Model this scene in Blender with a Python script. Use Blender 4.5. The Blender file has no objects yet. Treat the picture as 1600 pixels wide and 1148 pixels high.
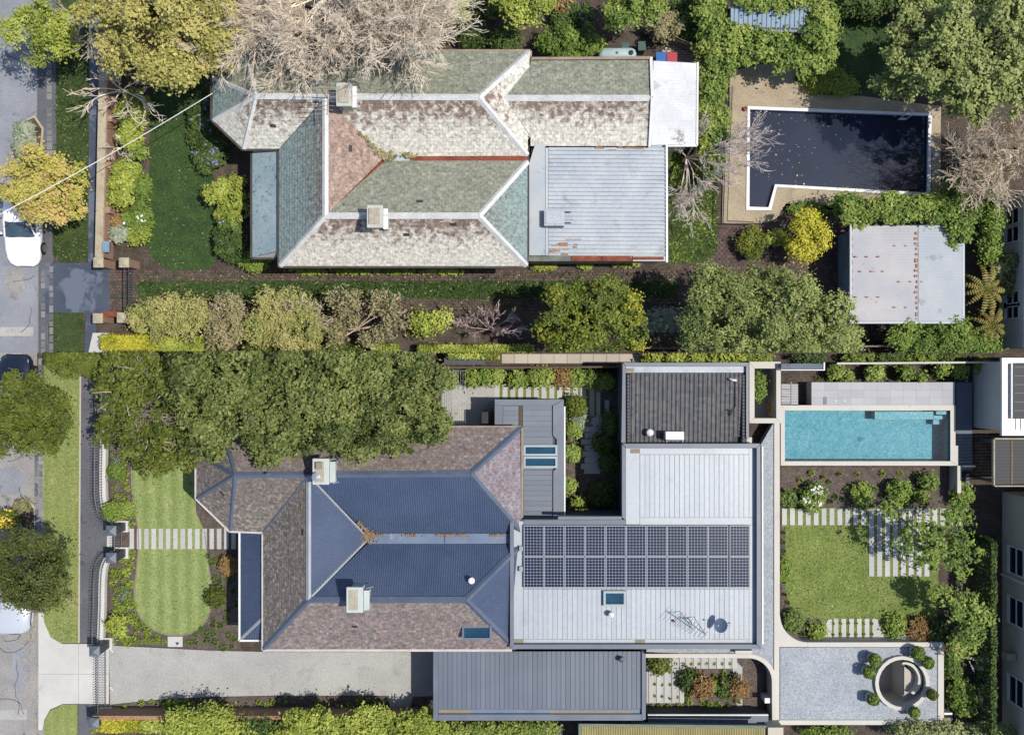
import bpy, math, random
import numpy as np
from mathutils import Vector
PI = math.pi
sc = bpy.context.scene
# ------------------------------------------------------------------ camera, sky, sun, exposure
S = 30.0; HC = 50.0; CX, CY = 800.0, 574.0
cam_d = bpy.data.cameras.new('camera'); cam = bpy.data.objects.new('camera', cam_d)
sc.collection.objects.link(cam); sc.camera = cam
cam.location = (0, 0, HC); cam.rotation_euler = (0, 0, 0)
cam_d.sensor_width = 36.0; cam_d.lens = 36.0 * HC / (1600 / S); cam_d.clip_end = 3000; cam_d.clip_start = 0.5
SUN_AZ = math.radians(-2); SUN_EL = math.radians(63)
sv = Vector((math.cos(SUN_EL) * math.cos(SUN_AZ), math.cos(SUN_EL) * math.sin(SUN_AZ), math.sin(SUN_EL)))
world = bpy.data.worlds.new('World'); sc.world = world; world.use_nodes = True
wn = world.node_tree.nodes; wl = world.node_tree.links
sky = wn.new('ShaderNodeTexSky'); sky.sky_type = 'NISHITA'; sky.sun_disc = False
sky.sun_elevation = SUN_EL; sky.sun_rotation = math.atan2(sv.x, sv.y)
wl.new(sky.outputs[0], wn['Background'].inputs[0]); wn['Background'].inputs[1].default_value = 0.14
sd = bpy.data.lights.new('sun', 'SUN'); sd.energy = 4.6; sd.angle = math.radians(0.5); sd.color = (1.0, 0.95, 0.86)
sun = bpy.data.objects.new('sun', sd); sc.collection.objects.link(sun)
sun.rotation_euler = sv.to_track_quat('Z', 'Y').to_euler(); sun.location = (30, -8, 60)
sc.view_settings.view_transform = 'Standard'; sc.view_settings.look = 'None'
sc.view_settings.exposure = 0.32; sc.view_settings.gamma = 1.0; sc.view_settings.use_curve_mapping = False
sc.render.engine = 'CYCLES'; sc.cycles.use_adaptive_sampling = True; sc.cycles.adaptive_threshold = 0.02
sc.cycles.max_bounces = 4; sc.cycles.diffuse_bounces = 2; sc.cycles.glossy_bounces = 2; sc.cycles.transmission_bounces = 4
sc.cycles.transparent_max_bounces = 4; sc.cycles.caustics_reflective = False; sc.cycles.caustics_refractive = False
# ------------------------------------------------------------------ helpers
SEAM = 0.72          # boundary line between the two properties (world y)
rng = random.Random(7)
def W(px, py, z=0.0):
    k = (HC - z) / HC / S
    return ((px - CX) * k, (CY - py) * k, z)
def lin(c):
    c /= 255.0
    return c / 12.92 if c <= 0.04045 else ((c + 0.055) / 1.055) ** 2.4
def C(r, g, b, k=0.53):
    return (lin(r) * k, lin(g) * k, lin(b) * k)
ORG = {}
def link(o, parent=None):
    sc.collection.objects.link(o)
    if parent is not None: o.parent = parent
    return o
def tag(o, label=None, cat=None, group=None, kind=None):
    if label: o['label'] = label
    if cat: o['category'] = cat
    if group: o['group'] = group
    if kind: o['kind'] = kind
    return o
def thing(name, label, cat, loc, group=None, kind=None):
    o = bpy.data.objects.new(name, None); link(o); o.location = loc; o.empty_display_size = 0.3
    ORG[o.name] = Vector(loc); return tag(o, label, cat, group, kind)
def org_of(o): return ORG.get(o.name, Vector((0, 0, 0)))
class MB:
    def __init__(s): s.v = []; s.f = []; s.t = []; s.w = []; s.sm = False
    def add(s, vs, fs, t=0.5, w=0.5):
        n = len(s.v); s.v += [tuple(p) for p in vs]
        for f in fs:
            s.f.append([i + n for i in f]); s.t.append(t); s.w.append(w)
        return s
    def box(s, x0, x1, y0, y1, z0, z1, t=0.5):
        x0, x1 = min(x0, x1), max(x0, x1); y0, y1 = min(y0, y1), max(y0, y1)
        return s.add([(x0, y0, z0), (x1, y0, z0), (x1, y1, z0), (x0, y1, z0), (x0, y0, z1), (x1, y0, z1), (x1, y1, z1), (x0, y1, z1)],
                     [(3, 2, 1, 0), (4, 5, 6, 7), (0, 1, 5, 4), (1, 2, 6, 5), (2, 3, 7, 6), (3, 0, 4, 7)], t)
    def pbox(s, px0, px1, py0, py1, z0, z1, t=0.5):
        a = W(px0, py0, z1); b = W(px1, py1, z1); return s.box(a[0], b[0], a[1], b[1], z0, z1, t)
    def prism(s, pts, z0, z1, t=0.5):
        a = sum(pts[i][0] * pts[(i + 1) % len(pts)][1] - pts[(i + 1) % len(pts)][0] * pts[i][1] for i in range(len(pts)))
        if a < 0: pts = pts[::-1]
        n = len(pts)
        return s.add([(p[0], p[1], z0) for p in pts] + [(p[0], p[1], z1) for p in pts],
                     [list(range(n))[::-1], list(range(n, 2 * n))] + [(i, (i + 1) % n, n + (i + 1) % n, n + i) for i in range(n)], t)
    def pprism(s, pp, z0, z1, t=0.5): return s.prism([W(x, y, z1)[:2] for x, y in pp], z0, z1, t)
    def sheet(s, pp, z, t=0.5):
        pts = [W(x, y, z) for x, y in pp]
        a = sum(pts[i][0] * pts[(i + 1) % len(pts)][1] - pts[(i + 1) % len(pts)][0] * pts[i][1] for i in range(len(pts)))
        if a < 0: pts = pts[::-1]
        return s.add(pts, [list(range(len(pts)))], t)
    def poly(s, pts, t=0.5): return s.add(pts, [list(range(len(pts)))], t)
    def bar(s, p, q, w, h, t=0.5):
        p, q = Vector(p), Vector(q); d = (q - p).normalized()
        u = d.cross(Vector((0, 0, 1)))
        u = Vector((1, 0, 0)) if u.length < 1e-4 else u.normalized()
        n = u.cross(d).normalized(); u *= w / 2; n *= h / 2
        vs = [p - u - n, p + u - n, p + u + n, p - u + n, q - u - n, q + u - n, q + u + n, q - u + n]
        return s.add(vs, [(0, 1, 2, 3), (7, 6, 5, 4), (0, 4, 5, 1), (1, 5, 6, 2), (2, 6, 7, 3), (3, 7, 4, 0)], t)
    def tube(s, pts, rad, n=6, t=0.5, cap=True):
        pts = [Vector(p) for p in pts]; vs = []; fs = []
        if not hasattr(rad, '__len__'): rad = [rad] * len(pts)
        for i, p in enumerate(pts):
            d = (pts[min(i + 1, len(pts) - 1)] - pts[max(i - 1, 0)])
            d = d.normalized() if d.length > 1e-6 else Vector((0, 0, 1))
            u = d.cross(Vector((0.13, 0.31, 0.94)));
            if u.length < 1e-3: u = d.cross(Vector((1, 0, 0)))
            u.normalize(); w = d.cross(u)
            for k in range(n):
                a = 2 * PI * k / n; vs.append(p + u * (math.cos(a) * rad[i]) + w * (math.sin(a) * rad[i]))
        for i in range(len(pts) - 1):
            for k in range(n):
                fs.append((i * n + k, i * n + (k + 1) % n, (i + 1) * n + (k + 1) % n, (i + 1) * n + k))
        if cap: fs.append(list(range(n))[::-1]); fs.append([(len(pts) - 1) * n + k for k in range(n)])
        return s.add(vs, fs, t)
    def lathe(s, c, prof, n=20, t=0.5):
        vs = []; fs = []
        for r, z in prof:
            for k in range(n):
                a = 2 * PI * k / n; vs.append((c[0] + r * math.cos(a), c[1] + r * math.sin(a), c[2] + z))
        for i in range(len(prof) - 1):
            for k in range(n):
                fs.append((i * n + k, i * n + (k + 1) % n, (i + 1) * n + (k + 1) % n, (i + 1) * n + k))
        fs.append(list(range(n))[::-1]); fs.append([(len(prof) - 1) * n + k for k in range(n)])
        return s.add(vs, fs, t)
    def build(s, name, m, parent=None, org=None, smooth=False, bevel=0.0):
        me = bpy.data.meshes.new(name)
        o3 = org_of(parent) if parent is not None else (Vector(org) if org is not None else Vector((0, 0, 0)))
        me.from_pydata([(x - o3.x, y - o3.y, z - o3.z) for x, y, z in s.v], [], s.f)
        at = me.attributes.new('tint', 'FLOAT', 'FACE'); at.data.foreach_set('value', s.t)
        at = me.attributes.new('wear', 'FLOAT', 'FACE'); at.data.foreach_set('value', s.w)
        me.materials.append(m)
        if smooth or s.sm: me.polygons.foreach_set('use_smooth', [True] * len(s.f))
        me.update()
        o = bpy.data.objects.new(name, me); link(o, parent)
        if parent is None: o.location = o3
        ORG[o.name] = o3
        if bevel:
            b = o.modifiers.new('bevel', 'BEVEL'); b.width = bevel; b.segments = 2; b.limit_method = 'ANGLE'
        return o
    def single(s, name, m, label, cat, group=None, org=None, **k):
        if org is None:
            a = np.array(s.v); org = ((a[:, 0].min() + a[:, 0].max()) / 2, (a[:, 1].min() + a[:, 1].max()) / 2, a[:, 2].min())
        return tag(s.build(name, m, None, org, **k), label, cat, group)
def struct(name, mb, m, **k): return tag(mb.build(name, m, **k), kind='structure')
def copy_tree(o, loc, label=None, parent=None, rz=0.0, scale=None):
    c = o.copy(); link(c, parent)
    if parent is None:
        c.location = loc; c.rotation_euler = (0, 0, rz)
        if scale: c.scale = (scale,) * 3
        ORG[c.name] = Vector(loc)
    if label: c['label'] = label
    for ch in o.children: copy_tree(ch, None, None, c)
    return c
# ------------------------------------------------------------------ materials
def mat(name, c1, c2=None, scale=1.0, rough=0.8, bump=0.0, bscale=None, c3=None, scale3=6.0, th3=0.6, w3=0.12, metal=0.0, tint=None, tintmix=0.6,
        detail=3.0, spec=0.3, wave=None, ramp=(0.35, 0.65), grain=0.0, gscale=60.0, wear=0.0):
    m = bpy.data.materials.new(name); m.use_nodes = True; nt = m.node_tree; N = nt.nodes; L = nt.links
    b = N['Principled BSDF']; b.inputs['Roughness'].default_value = rough; b.inputs['Metallic'].default_value = metal
    b.inputs['Specular IOR Level'].default_value = spec
    geo = N.new('ShaderNodeNewGeometry'); pos = geo.outputs['Position']
    def noise(sc_, det=detail, dist=0.0):
        n = N.new('ShaderNodeTexNoise'); n.inputs['Scale'].default_value = sc_; n.inputs['Detail'].default_value = det
        n.inputs['Roughness'].default_value = 0.62; n.inputs['Distortion'].default_value = dist; L.new(pos, n.inputs['Vector']); return n.outputs['Fac']
    def mixc(f, a, bb, mode='MIX'):
        x = N.new('ShaderNodeMix'); x.data_type = 'RGBA'; x.blend_type = mode
        if isinstance(f, float): x.inputs[0].default_value = f
        else: L.new(f, x.inputs[0])
        for i, q in ((6, a), (7, bb)):
            if isinstance(q, tuple): x.inputs[i].default_value = q + (1,)
            else: L.new(q, x.inputs[i])
        return x.outputs[2]
    def rampf(f, lo, hi):
        r = N.new('ShaderNodeMapRange'); r.inputs[1].default_value = lo; r.inputs[2].default_value = hi; r.clamp = True; L.new(f, r.inputs[0]); return r.outputs[0]
    col = c1
    if c2: col = mixc(rampf(noise(scale), *ramp), c1, c2)
    if tint:
        a = N.new('ShaderNodeAttribute'); a.attribute_name = 'tint'
        cr = N.new('ShaderNodeValToRGB'); e = cr.color_ramp.elements
        while len(e) < len(tint): e.new(0.5)
        for i, q in enumerate(tint): e[i].position = i / (len(tint) - 1); e[i].color = tuple(q) + (1,)
        L.new(a.outputs['Fac'], cr.inputs[0]); col = mixc(tintmix, col, cr.outputs[0]) if tintmix < 1 else cr.outputs[0]
    if wave:
        wv = N.new('ShaderNodeTexWave'); wv.wave_type = 'BANDS'; wv.bands_direction = wave[0]; wv.inputs['Scale'].default_value = wave[1]
        wv.inputs['Distortion'].default_value = 1.2; wv.inputs['Detail Scale'].default_value = 0.6; L.new(pos, wv.inputs['Vector'])
        x = N.new('ShaderNodeMath'); x.operation = 'MULTIPLY'; x.inputs[1].default_value = wave[3]; L.new(wv.outputs['Fac'], x.inputs[0]); col = mixc(x.outputs[0], col, wave[2])
    if c3:
        f = noise(scale3, 4.0, 0.4)
        if wear:
            a = N.new('ShaderNodeAttribute'); a.attribute_name = 'wear'
            x = N.new('ShaderNodeMath'); x.operation = 'MULTIPLY_ADD'; L.new(a.outputs['Fac'], x.inputs[0]); x.inputs[1].default_value = wear; L.new(f, x.inputs[2]); f = x.outputs[0]
        col = mixc(rampf(f, th3, th3 + w3), col, c3)
    if grain:
        g = rampf(noise(gscale, 2.0), 0.3, 0.7)
        x = N.new('ShaderNodeMapRange'); x.inputs[3].default_value = 1 - grain; x.inputs[4].default_value = 1 + grain; L.new(g, x.inputs[0])
        cc = N.new('ShaderNodeCombineColor'); [L.new(x.outputs[0], cc.inputs[i]) for i in range(3)]
        col = mixc(1.0, col, cc.outputs[0], 'MULTIPLY')
    if isinstance(col, tuple): b.inputs['Base Color'].default_value = col + (1,)
    else: L.new(col, b.inputs['Base Color'])
    if bump:
        bp = N.new('ShaderNodeBump'); bp.inputs['Strength'].default_value = bump; bp.inputs['Distance'].default_value = 0.05
        L.new(noise(bscale or scale * 4, 2.0), bp.inputs['Height']); L.new(bp.outputs[0], b.inputs['Normal'])
    return m
def leafmat(name, cols, trans=0.25, k=0.84):
    m = bpy.data.materials.new(name); m.use_nodes = True; nt = m.node_tree; N = nt.nodes; L = nt.links
    b = N['Principled BSDF']; b.inputs['Roughness'].default_value = 0.55; b.inputs['Specular IOR Level'].default_value = 0.25
    a = N.new('ShaderNodeAttribute'); a.attribute_name = 'tint'
    cr = N.new('ShaderNodeValToRGB'); e = cr.color_ramp.elements
    while len(e) < len(cols): e.new(0.5)
    for i, q in enumerate(cols): e[i].position = i / (len(cols) - 1); e[i].color = C(*q, k=k) + (1,)
    L.new(a.outputs['Fac'], cr.inputs[0]); L.new(cr.outputs[0], b.inputs['Base Color'])
    t = N.new('ShaderNodeBsdfTranslucent'); L.new(cr.outputs[0], t.inputs[0])
    mx = N.new('ShaderNodeMixShader'); mx.inputs[0].default_value = trans
    L.new(b.outputs[0], mx.inputs[1]); L.new(t.outputs[0], mx.inputs[2]); L.new(mx.outputs[0], N['Material Output'].inputs[0])
    return m
M = {}
M['soil'] = mat('soil', C(78, 68, 60), C(104, 92, 82), 1.2, 0.95, 0.8, 14, c3=C(124, 108, 90), scale3=7, th3=0.6, grain=0.4, gscale=11)
M['mulch'] = mat('mulch', C(94, 84, 78), C(120, 108, 100), 3.0, 0.95, 1.0, 16, c3=C(150, 132, 114), scale3=12, th3=0.6, grain=0.45, gscale=13)
M['asphalt'] = mat('asphalt', C(156, 153, 152), C(176, 173, 170), 0.5, 0.9, 0.35, 20, c3=C(128, 125, 126), scale3=1.8, th3=0.58, grain=0.16, gscale=12)
M['asphalt_top'] = mat('asphalt_top', C(146, 150, 160), C(166, 168, 176), 0.4, 0.9, 0.3, 20, c3=C(124, 126, 134), scale3=1.4, th3=0.60, grain=0.12, gscale=12)
M['asphalt_dark'] = mat('asphalt_dark', C(100, 102, 108), C(116, 116, 122), 0.8, 0.85, 0.3, 20, c3=C(84, 86, 94), scale3=1.6, th3=0.56, grain=0.18, gscale=12)
M['asphalt_patchy'] = mat('asphalt_patchy', C(72, 80, 98), C(84, 94, 112), 0.5, 0.6, 0.2, 30, c3=C(112, 122, 140), scale3=0.55, th3=0.5, w3=0.06, grain=0.12, gscale=40)  # dark bluish asphalt with large paler patches
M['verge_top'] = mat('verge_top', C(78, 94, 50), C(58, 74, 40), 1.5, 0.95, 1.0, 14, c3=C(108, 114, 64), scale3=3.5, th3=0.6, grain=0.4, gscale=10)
M['lawn_top'] = mat('lawn_top', C(54, 78, 42), C(72, 98, 50), 1.3, 0.95, 1.0, 14, c3=C(94, 114, 58), scale3=4.0, th3=0.62, grain=0.35, gscale=10)  # dark green that also holds the shade over the upper lawns
M['lawn'] = mat('lawn', C(152, 168, 102), C(168, 180, 116), 0.9, 0.95, 0.7, 14, c3=C(192, 190, 134), scale3=1.3, th3=0.57, w3=.25, wave=('X', 0.42, C(132, 152, 86), 0.8), grain=0.26, gscale=10)
M['lawn_rear'] = mat('lawn_rear', C(114, 134, 68), C(138, 150, 84), 0.9, 0.95, 0.8, 14, c3=C(164, 162, 98), scale3=1.6, th3=0.57, w3=.25, grain=0.36, gscale=10)
M['verge'] = mat('verge', C(146, 158, 92), C(160, 168, 100), 1.0, 0.95, 0.7, 14, c3=C(192, 178, 124), scale3=0.8, th3=0.57, wave=('X', 0.55, C(130, 146, 82), 0.4), grain=0.25, gscale=10)
M['concrete'] = mat('concrete', C(226, 224, 218), C(212, 210, 206), 0.7, 0.85, 0.1, 30, c3=C(196, 194, 190), scale3=1.3, th3=0.64, grain=0.04)
M['paver'] = mat('paver', C(214, 212, 208), C(200, 198, 194), 2.0, 0.85, 0.15, 30, tint=[C(190, 188, 186), C(224, 222, 218)], tintmix=0.5, grain=0.05, gscale=40)
M['bluestone'] = mat('bluestone', C(110, 114, 122), C(140, 140, 142), 3.0, 0.85, 0.5, 20, tint=[C(84, 90, 104), C(168, 166, 160)], tintmix=0.6, grain=0.15)
M['gravel'] = mat('gravel', C(186, 185, 182), C(200, 199, 195), 0.35, 0.95, 0.5, 20, c3=C(172, 170, 166), scale3=1.1, th3=0.55, w3=.2, grain=0.17, gscale=14)
M['gravel_blue'] = mat('gravel_blue', C(176, 182, 190), C(190, 195, 201), 0.5, 0.95, 0.6, 16, c3=C(154, 162, 170), scale3=13, th3=0.54, grain=0.26, gscale=14)
M['aggregate'] = mat('aggregate', C(200, 184, 156), C(184, 168, 142), 0.8, 0.9, 0.5, 20, c3=C(152, 142, 124), scale3=1.0, th3=0.56, w3=.2, grain=0.18, gscale=12)
M['brickpath'] = mat('brickpath', C(98, 82, 80), C(116, 98, 92), 2.0, 0.9, 0.5, 16, tint=[C(74, 64, 66), C(130, 106, 96)], tintmix=0.65, grain=0.2)
M['brick'] = mat('brick', C(172, 130, 110), C(194, 160, 138), 2.5, 0.9, 0.5, 16, tint=[C(140, 96, 80), C(214, 184, 160)], tintmix=0.65, grain=0.2)
M['mortar'] = mat('mortar', C(196, 182, 166), C(176, 164, 150), 3, 0.95)
M['stonecap'] = mat('stonecap', C(206, 194, 168), C(186, 174, 150), 2.0, 0.9, 0.4, 16, c3=C(140, 130, 112), scale3=4, th3=0.6, grain=0.1)
M['render_cream'] = mat('render_cream', C(222, 214, 196), C(212, 204, 188), 0.6, 0.9, 0.15, 30, c3=C(190, 182, 166), scale3=1.1, th3=0.64, grain=0.04)
M['render_white'] = mat('render_white', C(236, 234, 228), C(226, 224, 220), 0.6, 0.85, 0.08, 30, c3=C(204, 202, 196), scale3=1.6, th3=0.66)
M['coping'] = mat('coping', C(228, 222, 210), C(218, 214, 206), 0.5, 0.75, 0.1, 20, c3=C(204, 198, 186), scale3=1.5, th3=0.62, grain=0.04)
M['white_paint'] = mat('white_paint', C(240, 240, 238, 0.66), C(230, 230, 228, 0.62), 1.5, 0.5, c3=C(170, 165, 155), scale3=4, th3=0.7)
M['ridge_white'] = mat('ridge_white', C(236, 235, 232, .6), C(222, 222, 222, .56), 1.5, 0.6, c3=C(176, 174, 166), scale3=3.2, th3=0.60, w3=.2, grain=.12, gscale=9)
M['white_metal'] = mat('white_metal', C(238, 239, 241, 0.58), C(226, 228, 232, 0.55), 0.8, 0.5, c3=C(204, 204, 202), scale3=1.2, th3=0.62, grain=0.06, gscale=9)
M['pan_white'] = mat('pan_white', C(203, 210, 218, .48), C(190, 198, 208, .48), 0.5, 0.42, 0.08, 2.5, tint=[C(192, 200, 210, .48), C(212, 218, 224, .48)], tintmix=0.5, c3=C(178, 182, 184, .48), scale3=0.8, th3=0.58, w3=.3, spec=0.5, grain=.05, gscale=6)
M['pan_dark'] = mat('pan_dark', C(106, 116, 132), C(118, 128, 144), 0.6, 0.45, 0.06, 2.5, tint=[C(98, 108, 124), C(124, 132, 146)], tintmix=0.5, c3=C(140, 144, 150), scale3=2.2, th3=0.66, spec=0.5, grain=0.06)
M['colorbond'] = mat('colorbond', C(70, 86, 116), C(80, 95, 124), 0.5, 0.5, c3=C(100, 112, 132), scale3=3, th3=0.62, w3=.2, spec=0.5, grain=0.10, gscale=7)
M['colorbond_cap'] = mat('colorbond_cap', C(96, 108, 132), C(108, 120, 142), 0.8, 0.5, c3=C(140, 146, 158), scale3=2.2, th3=0.64, spec=0.5)
M['lead'] = mat('lead', C(112, 130, 158), C(128, 144, 168), 0.8, 0.5, c3=C(176, 170, 160), scale3=1.4, th3=0.6)
M['galv'] = mat('galv', C(198, 205, 213), C(178, 188, 200), 0.7, 0.5, c3=C(146, 150, 156), scale3=1.3, th3=0.56, w3=.25, spec=0.4, grain=.1, gscale=8)
M['galv_white'] = mat('galv_white', C(212, 214, 216), C(196, 204, 212), 0.7, 0.6, c3=C(170, 168, 168), scale3=1.6, th3=0.62)
M['galv_shed'] = mat('galv_shed', C(216, 212, 212), C(200, 200, 206), 0.6, 0.6, c3=C(182, 140, 112), scale3=1.3, th3=0.66, w3=0.06)
M['galv_blue'] = mat('galv_blue', C(132, 160, 186), C(150, 174, 196), 0.8, 0.5, c3=C(110, 130, 150), scale3=2.5, th3=0.6)
M['verandah_top'] = mat('verandah_top', C(160, 182, 190), C(178, 196, 202), 0.8, 0.55, c3=C(112, 132, 142), scale3=4, th3=0.56, grain=.12, gscale=9)
M['rust'] = mat('rust', C(126, 62, 46), C(160, 88, 66), 2.2, 0.8, 0.3, 20, c3=C(196, 150, 130), scale3=3, th3=0.64)
M['rust_spot'] = mat('rust_spot', C(170, 118, 88), C(192, 152, 124), 9.0, 0.85)
M['fascia'] = mat('fascia', C(110, 116, 110), C(140, 144, 134), 2.0, 0.8, c3=C(160, 90, 70), scale3=3, th3=0.68)
M['gutter_dark'] = mat('gutter_dark', C(70, 64, 64), C(90, 80, 78), 2.0, 0.6)
M['gutter_white'] = mat('gutter_white', C(226, 216, 210), C(206, 196, 190), 1.4, 0.6, c3=C(170, 140, 124), scale3=2, th3=0.68)
M['gutter_copper'] = mat('gutter_copper', C(178, 160, 138), C(150, 132, 114), 1.4, 0.6)
M['steel_dark'] = mat('steel_dark', C(58, 64, 76), C(68, 74, 86), 1.4, 0.5, spec=0.5)
M['parapet_dark'] = mat('parapet_dark', C(104, 112, 128), C(116, 124, 138), 0.8, 0.5, 0.05, 3, c3=C(140, 146, 154), scale3=3, th3=0.68, spec=0.5)
M['wall_dark'] = mat('wall_dark', C(84, 92, 104), C(94, 102, 114), 0.6, 0.8, 0.2, 20)
M['pewter_wall'] = mat('pewter_wall', C(112, 122, 136), C(122, 132, 146), 0.6, 0.85, 0.1, 20, c3=C(100, 110, 124), scale3=2, th3=0.6)
M['black'] = mat('black', C(44, 47, 53), None, 1, 0.6)
M['rubber'] = mat('rubber', C(40, 40, 42), None, 1, 0.8)
M['timber_dark'] = mat('timber_dark', C(92, 78, 64), C(112, 96, 78), 2.5, 0.9, 0.4, 12, tint=[C(74, 62, 52), C(128, 110, 90)], tintmix=0.6, grain=0.2)
M['timber_grey'] = mat('timber_grey', C(150, 140, 124), C(172, 160, 140), 2.5, 0.9, 0.4, 12, tint=[C(120, 112, 100), C(186, 174, 154)], tintmix=0.6, grain=0.15)
M['fence_grey'] = mat('fence_grey', C(86, 88, 92), C(98, 98, 100), 2.0, 0.9, 0.3, 14, tint=[C(74, 76, 82), C(112, 112, 112)], tintmix=0.6, grain=0.15)
M['chimney_old'] = mat('chimney_old', C(222, 222, 214), C(206, 204, 192), 1.4, 0.9, 0.4, 14, c3=C(160, 156, 140), scale3=4, th3=0.6)
M['chimney_new'] = mat('chimney_new', C(214, 222, 220), C(204, 214, 212), 1.0, 0.8, c3=C(180, 186, 180), scale3=3, th3=0.64)
M['chimney_top'] = mat('chimney_top', C(184, 174, 154), C(204, 196, 178), 5.0, 0.95, 0.6, 20, grain=0.25)
M['glass_dark'] = mat('glass_dark', C(26, 40, 54), None, 1, 0.06, spec=0.7)
M['glass_sky'] = mat('glass_sky', C(30, 84, 112), C(22, 66, 92), 0.8, 0.08, spec=0.7)
M['skylight_frame'] = mat('skylight_frame', C(186, 198, 202), C(170, 184, 190), 1, 0.5)
M['solar_cell'] = mat('solar_cell', C(24, 34, 64), C(30, 42, 74), 1.2, 0.2, spec=0.5)
M['solar_back'] = mat('solar_back', C(196, 204, 212), None, 1, 0.4)
M['alu'] = mat('alu', C(176, 180, 186), C(160, 166, 174), 2, 0.4, spec=0.5)
M['tile_dark'] = mat('tile_dark', C(84, 88, 96), C(98, 100, 106), 1.5, 0.6, 0.2, 20, tint=[C(70, 74, 84), C(122, 118, 114)], tintmix=0.55, spec=0.45, grain=0.1)
M['debris'] = mat('debris', C(160, 130, 96), C(190, 162, 124), 12.0, 0.95, 0.8, 40, grain=0.3, gscale=60)
M['bark'] = mat('bark', C(112, 96, 82), C(140, 124, 108), 4.0, 0.95, 0.6, 20)
M['bark_pale'] = mat('bark_pale', C(238, 224, 204, 0.92), C(222, 206, 186, 0.88), 2.0, 0.9)
M['bark_white'] = mat('bark_white', C(228, 214, 206, 0.85), C(204, 188, 180, 0.75), 2.0, 0.9)
M['bark_brown'] = mat('bark_brown', C(216, 200, 178, 0.9), C(198, 180, 158, 0.85), 2.0, 0.9)
M['bark_mauve'] = mat('bark_mauve', C(196, 176, 168, 0.8), C(172, 150, 146, 0.7), 2.0, 0.9)
M['car_white'] = mat('car_white', C(240, 240, 242, 0.85), None, 1, 0.25, spec=0.6)
M['car_silver'] = mat('car_silver', C(206, 214, 226), None, 1, 0.3, spec=0.6)
M['car_navy'] = mat('car_navy', C(30, 38, 56), None, 1, 0.2, spec=0.7)
M['car_glass'] = mat('car_glass', C(66, 84, 98), C(90, 108, 120), 1.5, 0.08, spec=0.7)  # bluish mottled colour stands for reflections on the car windows
M['rim'] = mat('rim', C(170, 172, 176), None, 1, 0.35, metal=0.6)
M['lamp'] = mat('lamp', C(220, 226, 232), None, 1, 0.15, spec=0.7)
M['tank'] = mat('tank', C(196, 216, 216), C(182, 204, 206), 1.5, 0.5)
M['blue_plastic'] = mat('blue_plastic', C(40, 110, 190), None, 1, 0.45)
M['red_plastic'] = mat('red_plastic', C(190, 60, 70), None, 1, 0.45)
M['orange_plastic'] = mat('orange_plastic', C(236, 150, 30), None, 1, 0.45)
M['green_bin'] = mat('green_bin', C(70, 100, 90), None, 1, 0.5)
M['pot'] = mat('pot', C(196, 198, 204), C(182, 184, 192), 2, 0.8)
M['pooltile'] = mat('pooltile', C(176, 206, 212), C(160, 196, 206), 1.4, 0.5)
M['poolstep'] = mat('poolstep', C(214, 226, 228), C(204, 218, 222), 1.4, 0.5)
M['poolblue'] = mat('poolblue', C(70, 150, 206), C(60, 136, 196), 1.4, 0.5)
M['paving'] = mat('paving', C(198, 198, 202), C(188, 188, 194), 0.9, 0.8, 0.1, 30, tint=[C(184, 184, 190), C(208, 208, 210)], tintmix=0.5, grain=0.04)
M['sandstone'] = mat('sandstone', C(216, 204, 188), C(200, 190, 176), 1.0, 0.9, 0.2, 20, tint=[C(190, 180, 166), C(228, 216, 200)], tintmix=0.5, grain=0.06)
M['twin_sheet'] = mat('twin_sheet', C(178, 166, 112), C(160, 150, 102), 1.5, 0.5, c3=C(130, 134, 112), scale3=3, th3=0.6)
M['green_trim'] = mat('green_trim', C(116, 132, 120), C(130, 144, 130), 1.5, 0.7)
def slate(name, cols, base1, base2, lich, th, wear, s3=5.0):
    return mat(name, base1, base2, 1.6, 0.85, 0.35, 22, tint=cols, tintmix=0.65, c3=lich, scale3=s3, th3=th, w3=0.20, wear=wear, grain=0.34, gscale=6)
SL = [C(112, 92, 84), C(140, 116, 104), C(124, 110, 104), C(156, 134, 120), C(118, 104, 98)]
M['slate_green'] = slate('slate_green', [C(138, 142, 126), C(164, 168, 148), C(148, 152, 138), C(182, 182, 164)], C(146, 150, 134), C(168, 168, 150), C(110, 100, 98), 0.56, -0.16, 3.2)
M['slate_pale'] = slate('slate_pale', SL, C(160, 138, 126), C(176, 156, 144), C(226, 222, 210, .57), 0.55, 0.42, 3.4)
M['slate_mid'] = slate('slate_mid', SL, C(136, 126, 122), C(150, 142, 138), C(150, 168, 166), 0.46, 0.30, 5)
M['slate_brown'] = slate('slate_brown', [C(150, 126, 116), C(184, 156, 142), C(166, 142, 130), C(196, 172, 158), C(160, 140, 130)], C(172, 146, 134), C(186, 162, 150), C(212, 200, 188), 0.78, 0.26, 3.0)
SB = [C(104, 90, 92), C(132, 108, 104), C(116, 106, 112), C(140, 124, 122), C(98, 88, 94), C(124, 114, 118)]
M['slate_new'] = slate('slate_new', [C(132, 118, 114), C(154, 134, 126), C(142, 134, 136), C(166, 154, 148), C(124, 114, 114), C(150, 142, 142)], C(146, 130, 126), C(156, 142, 138), C(182, 176, 168), 0.62, 0.06, 6.0)
M['slate_grey'] = slate('slate_grey', [C(112, 106, 104), C(140, 130, 122), C(122, 116, 116), C(148, 134, 124), C(130, 112, 104)], C(124, 118, 114), C(136, 128, 122), C(166, 160, 148), 0.57, 0.08, 6.0)
M['slate_lilac'] = slate('slate_lilac', [C(142, 134, 144), C(160, 148, 156), C(136, 118, 118), C(152, 144, 154), C(168, 156, 152)], C(146, 138, 146), C(156, 146, 154), C(166, 158, 140), 0.70, 0.03, 4.0)
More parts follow.
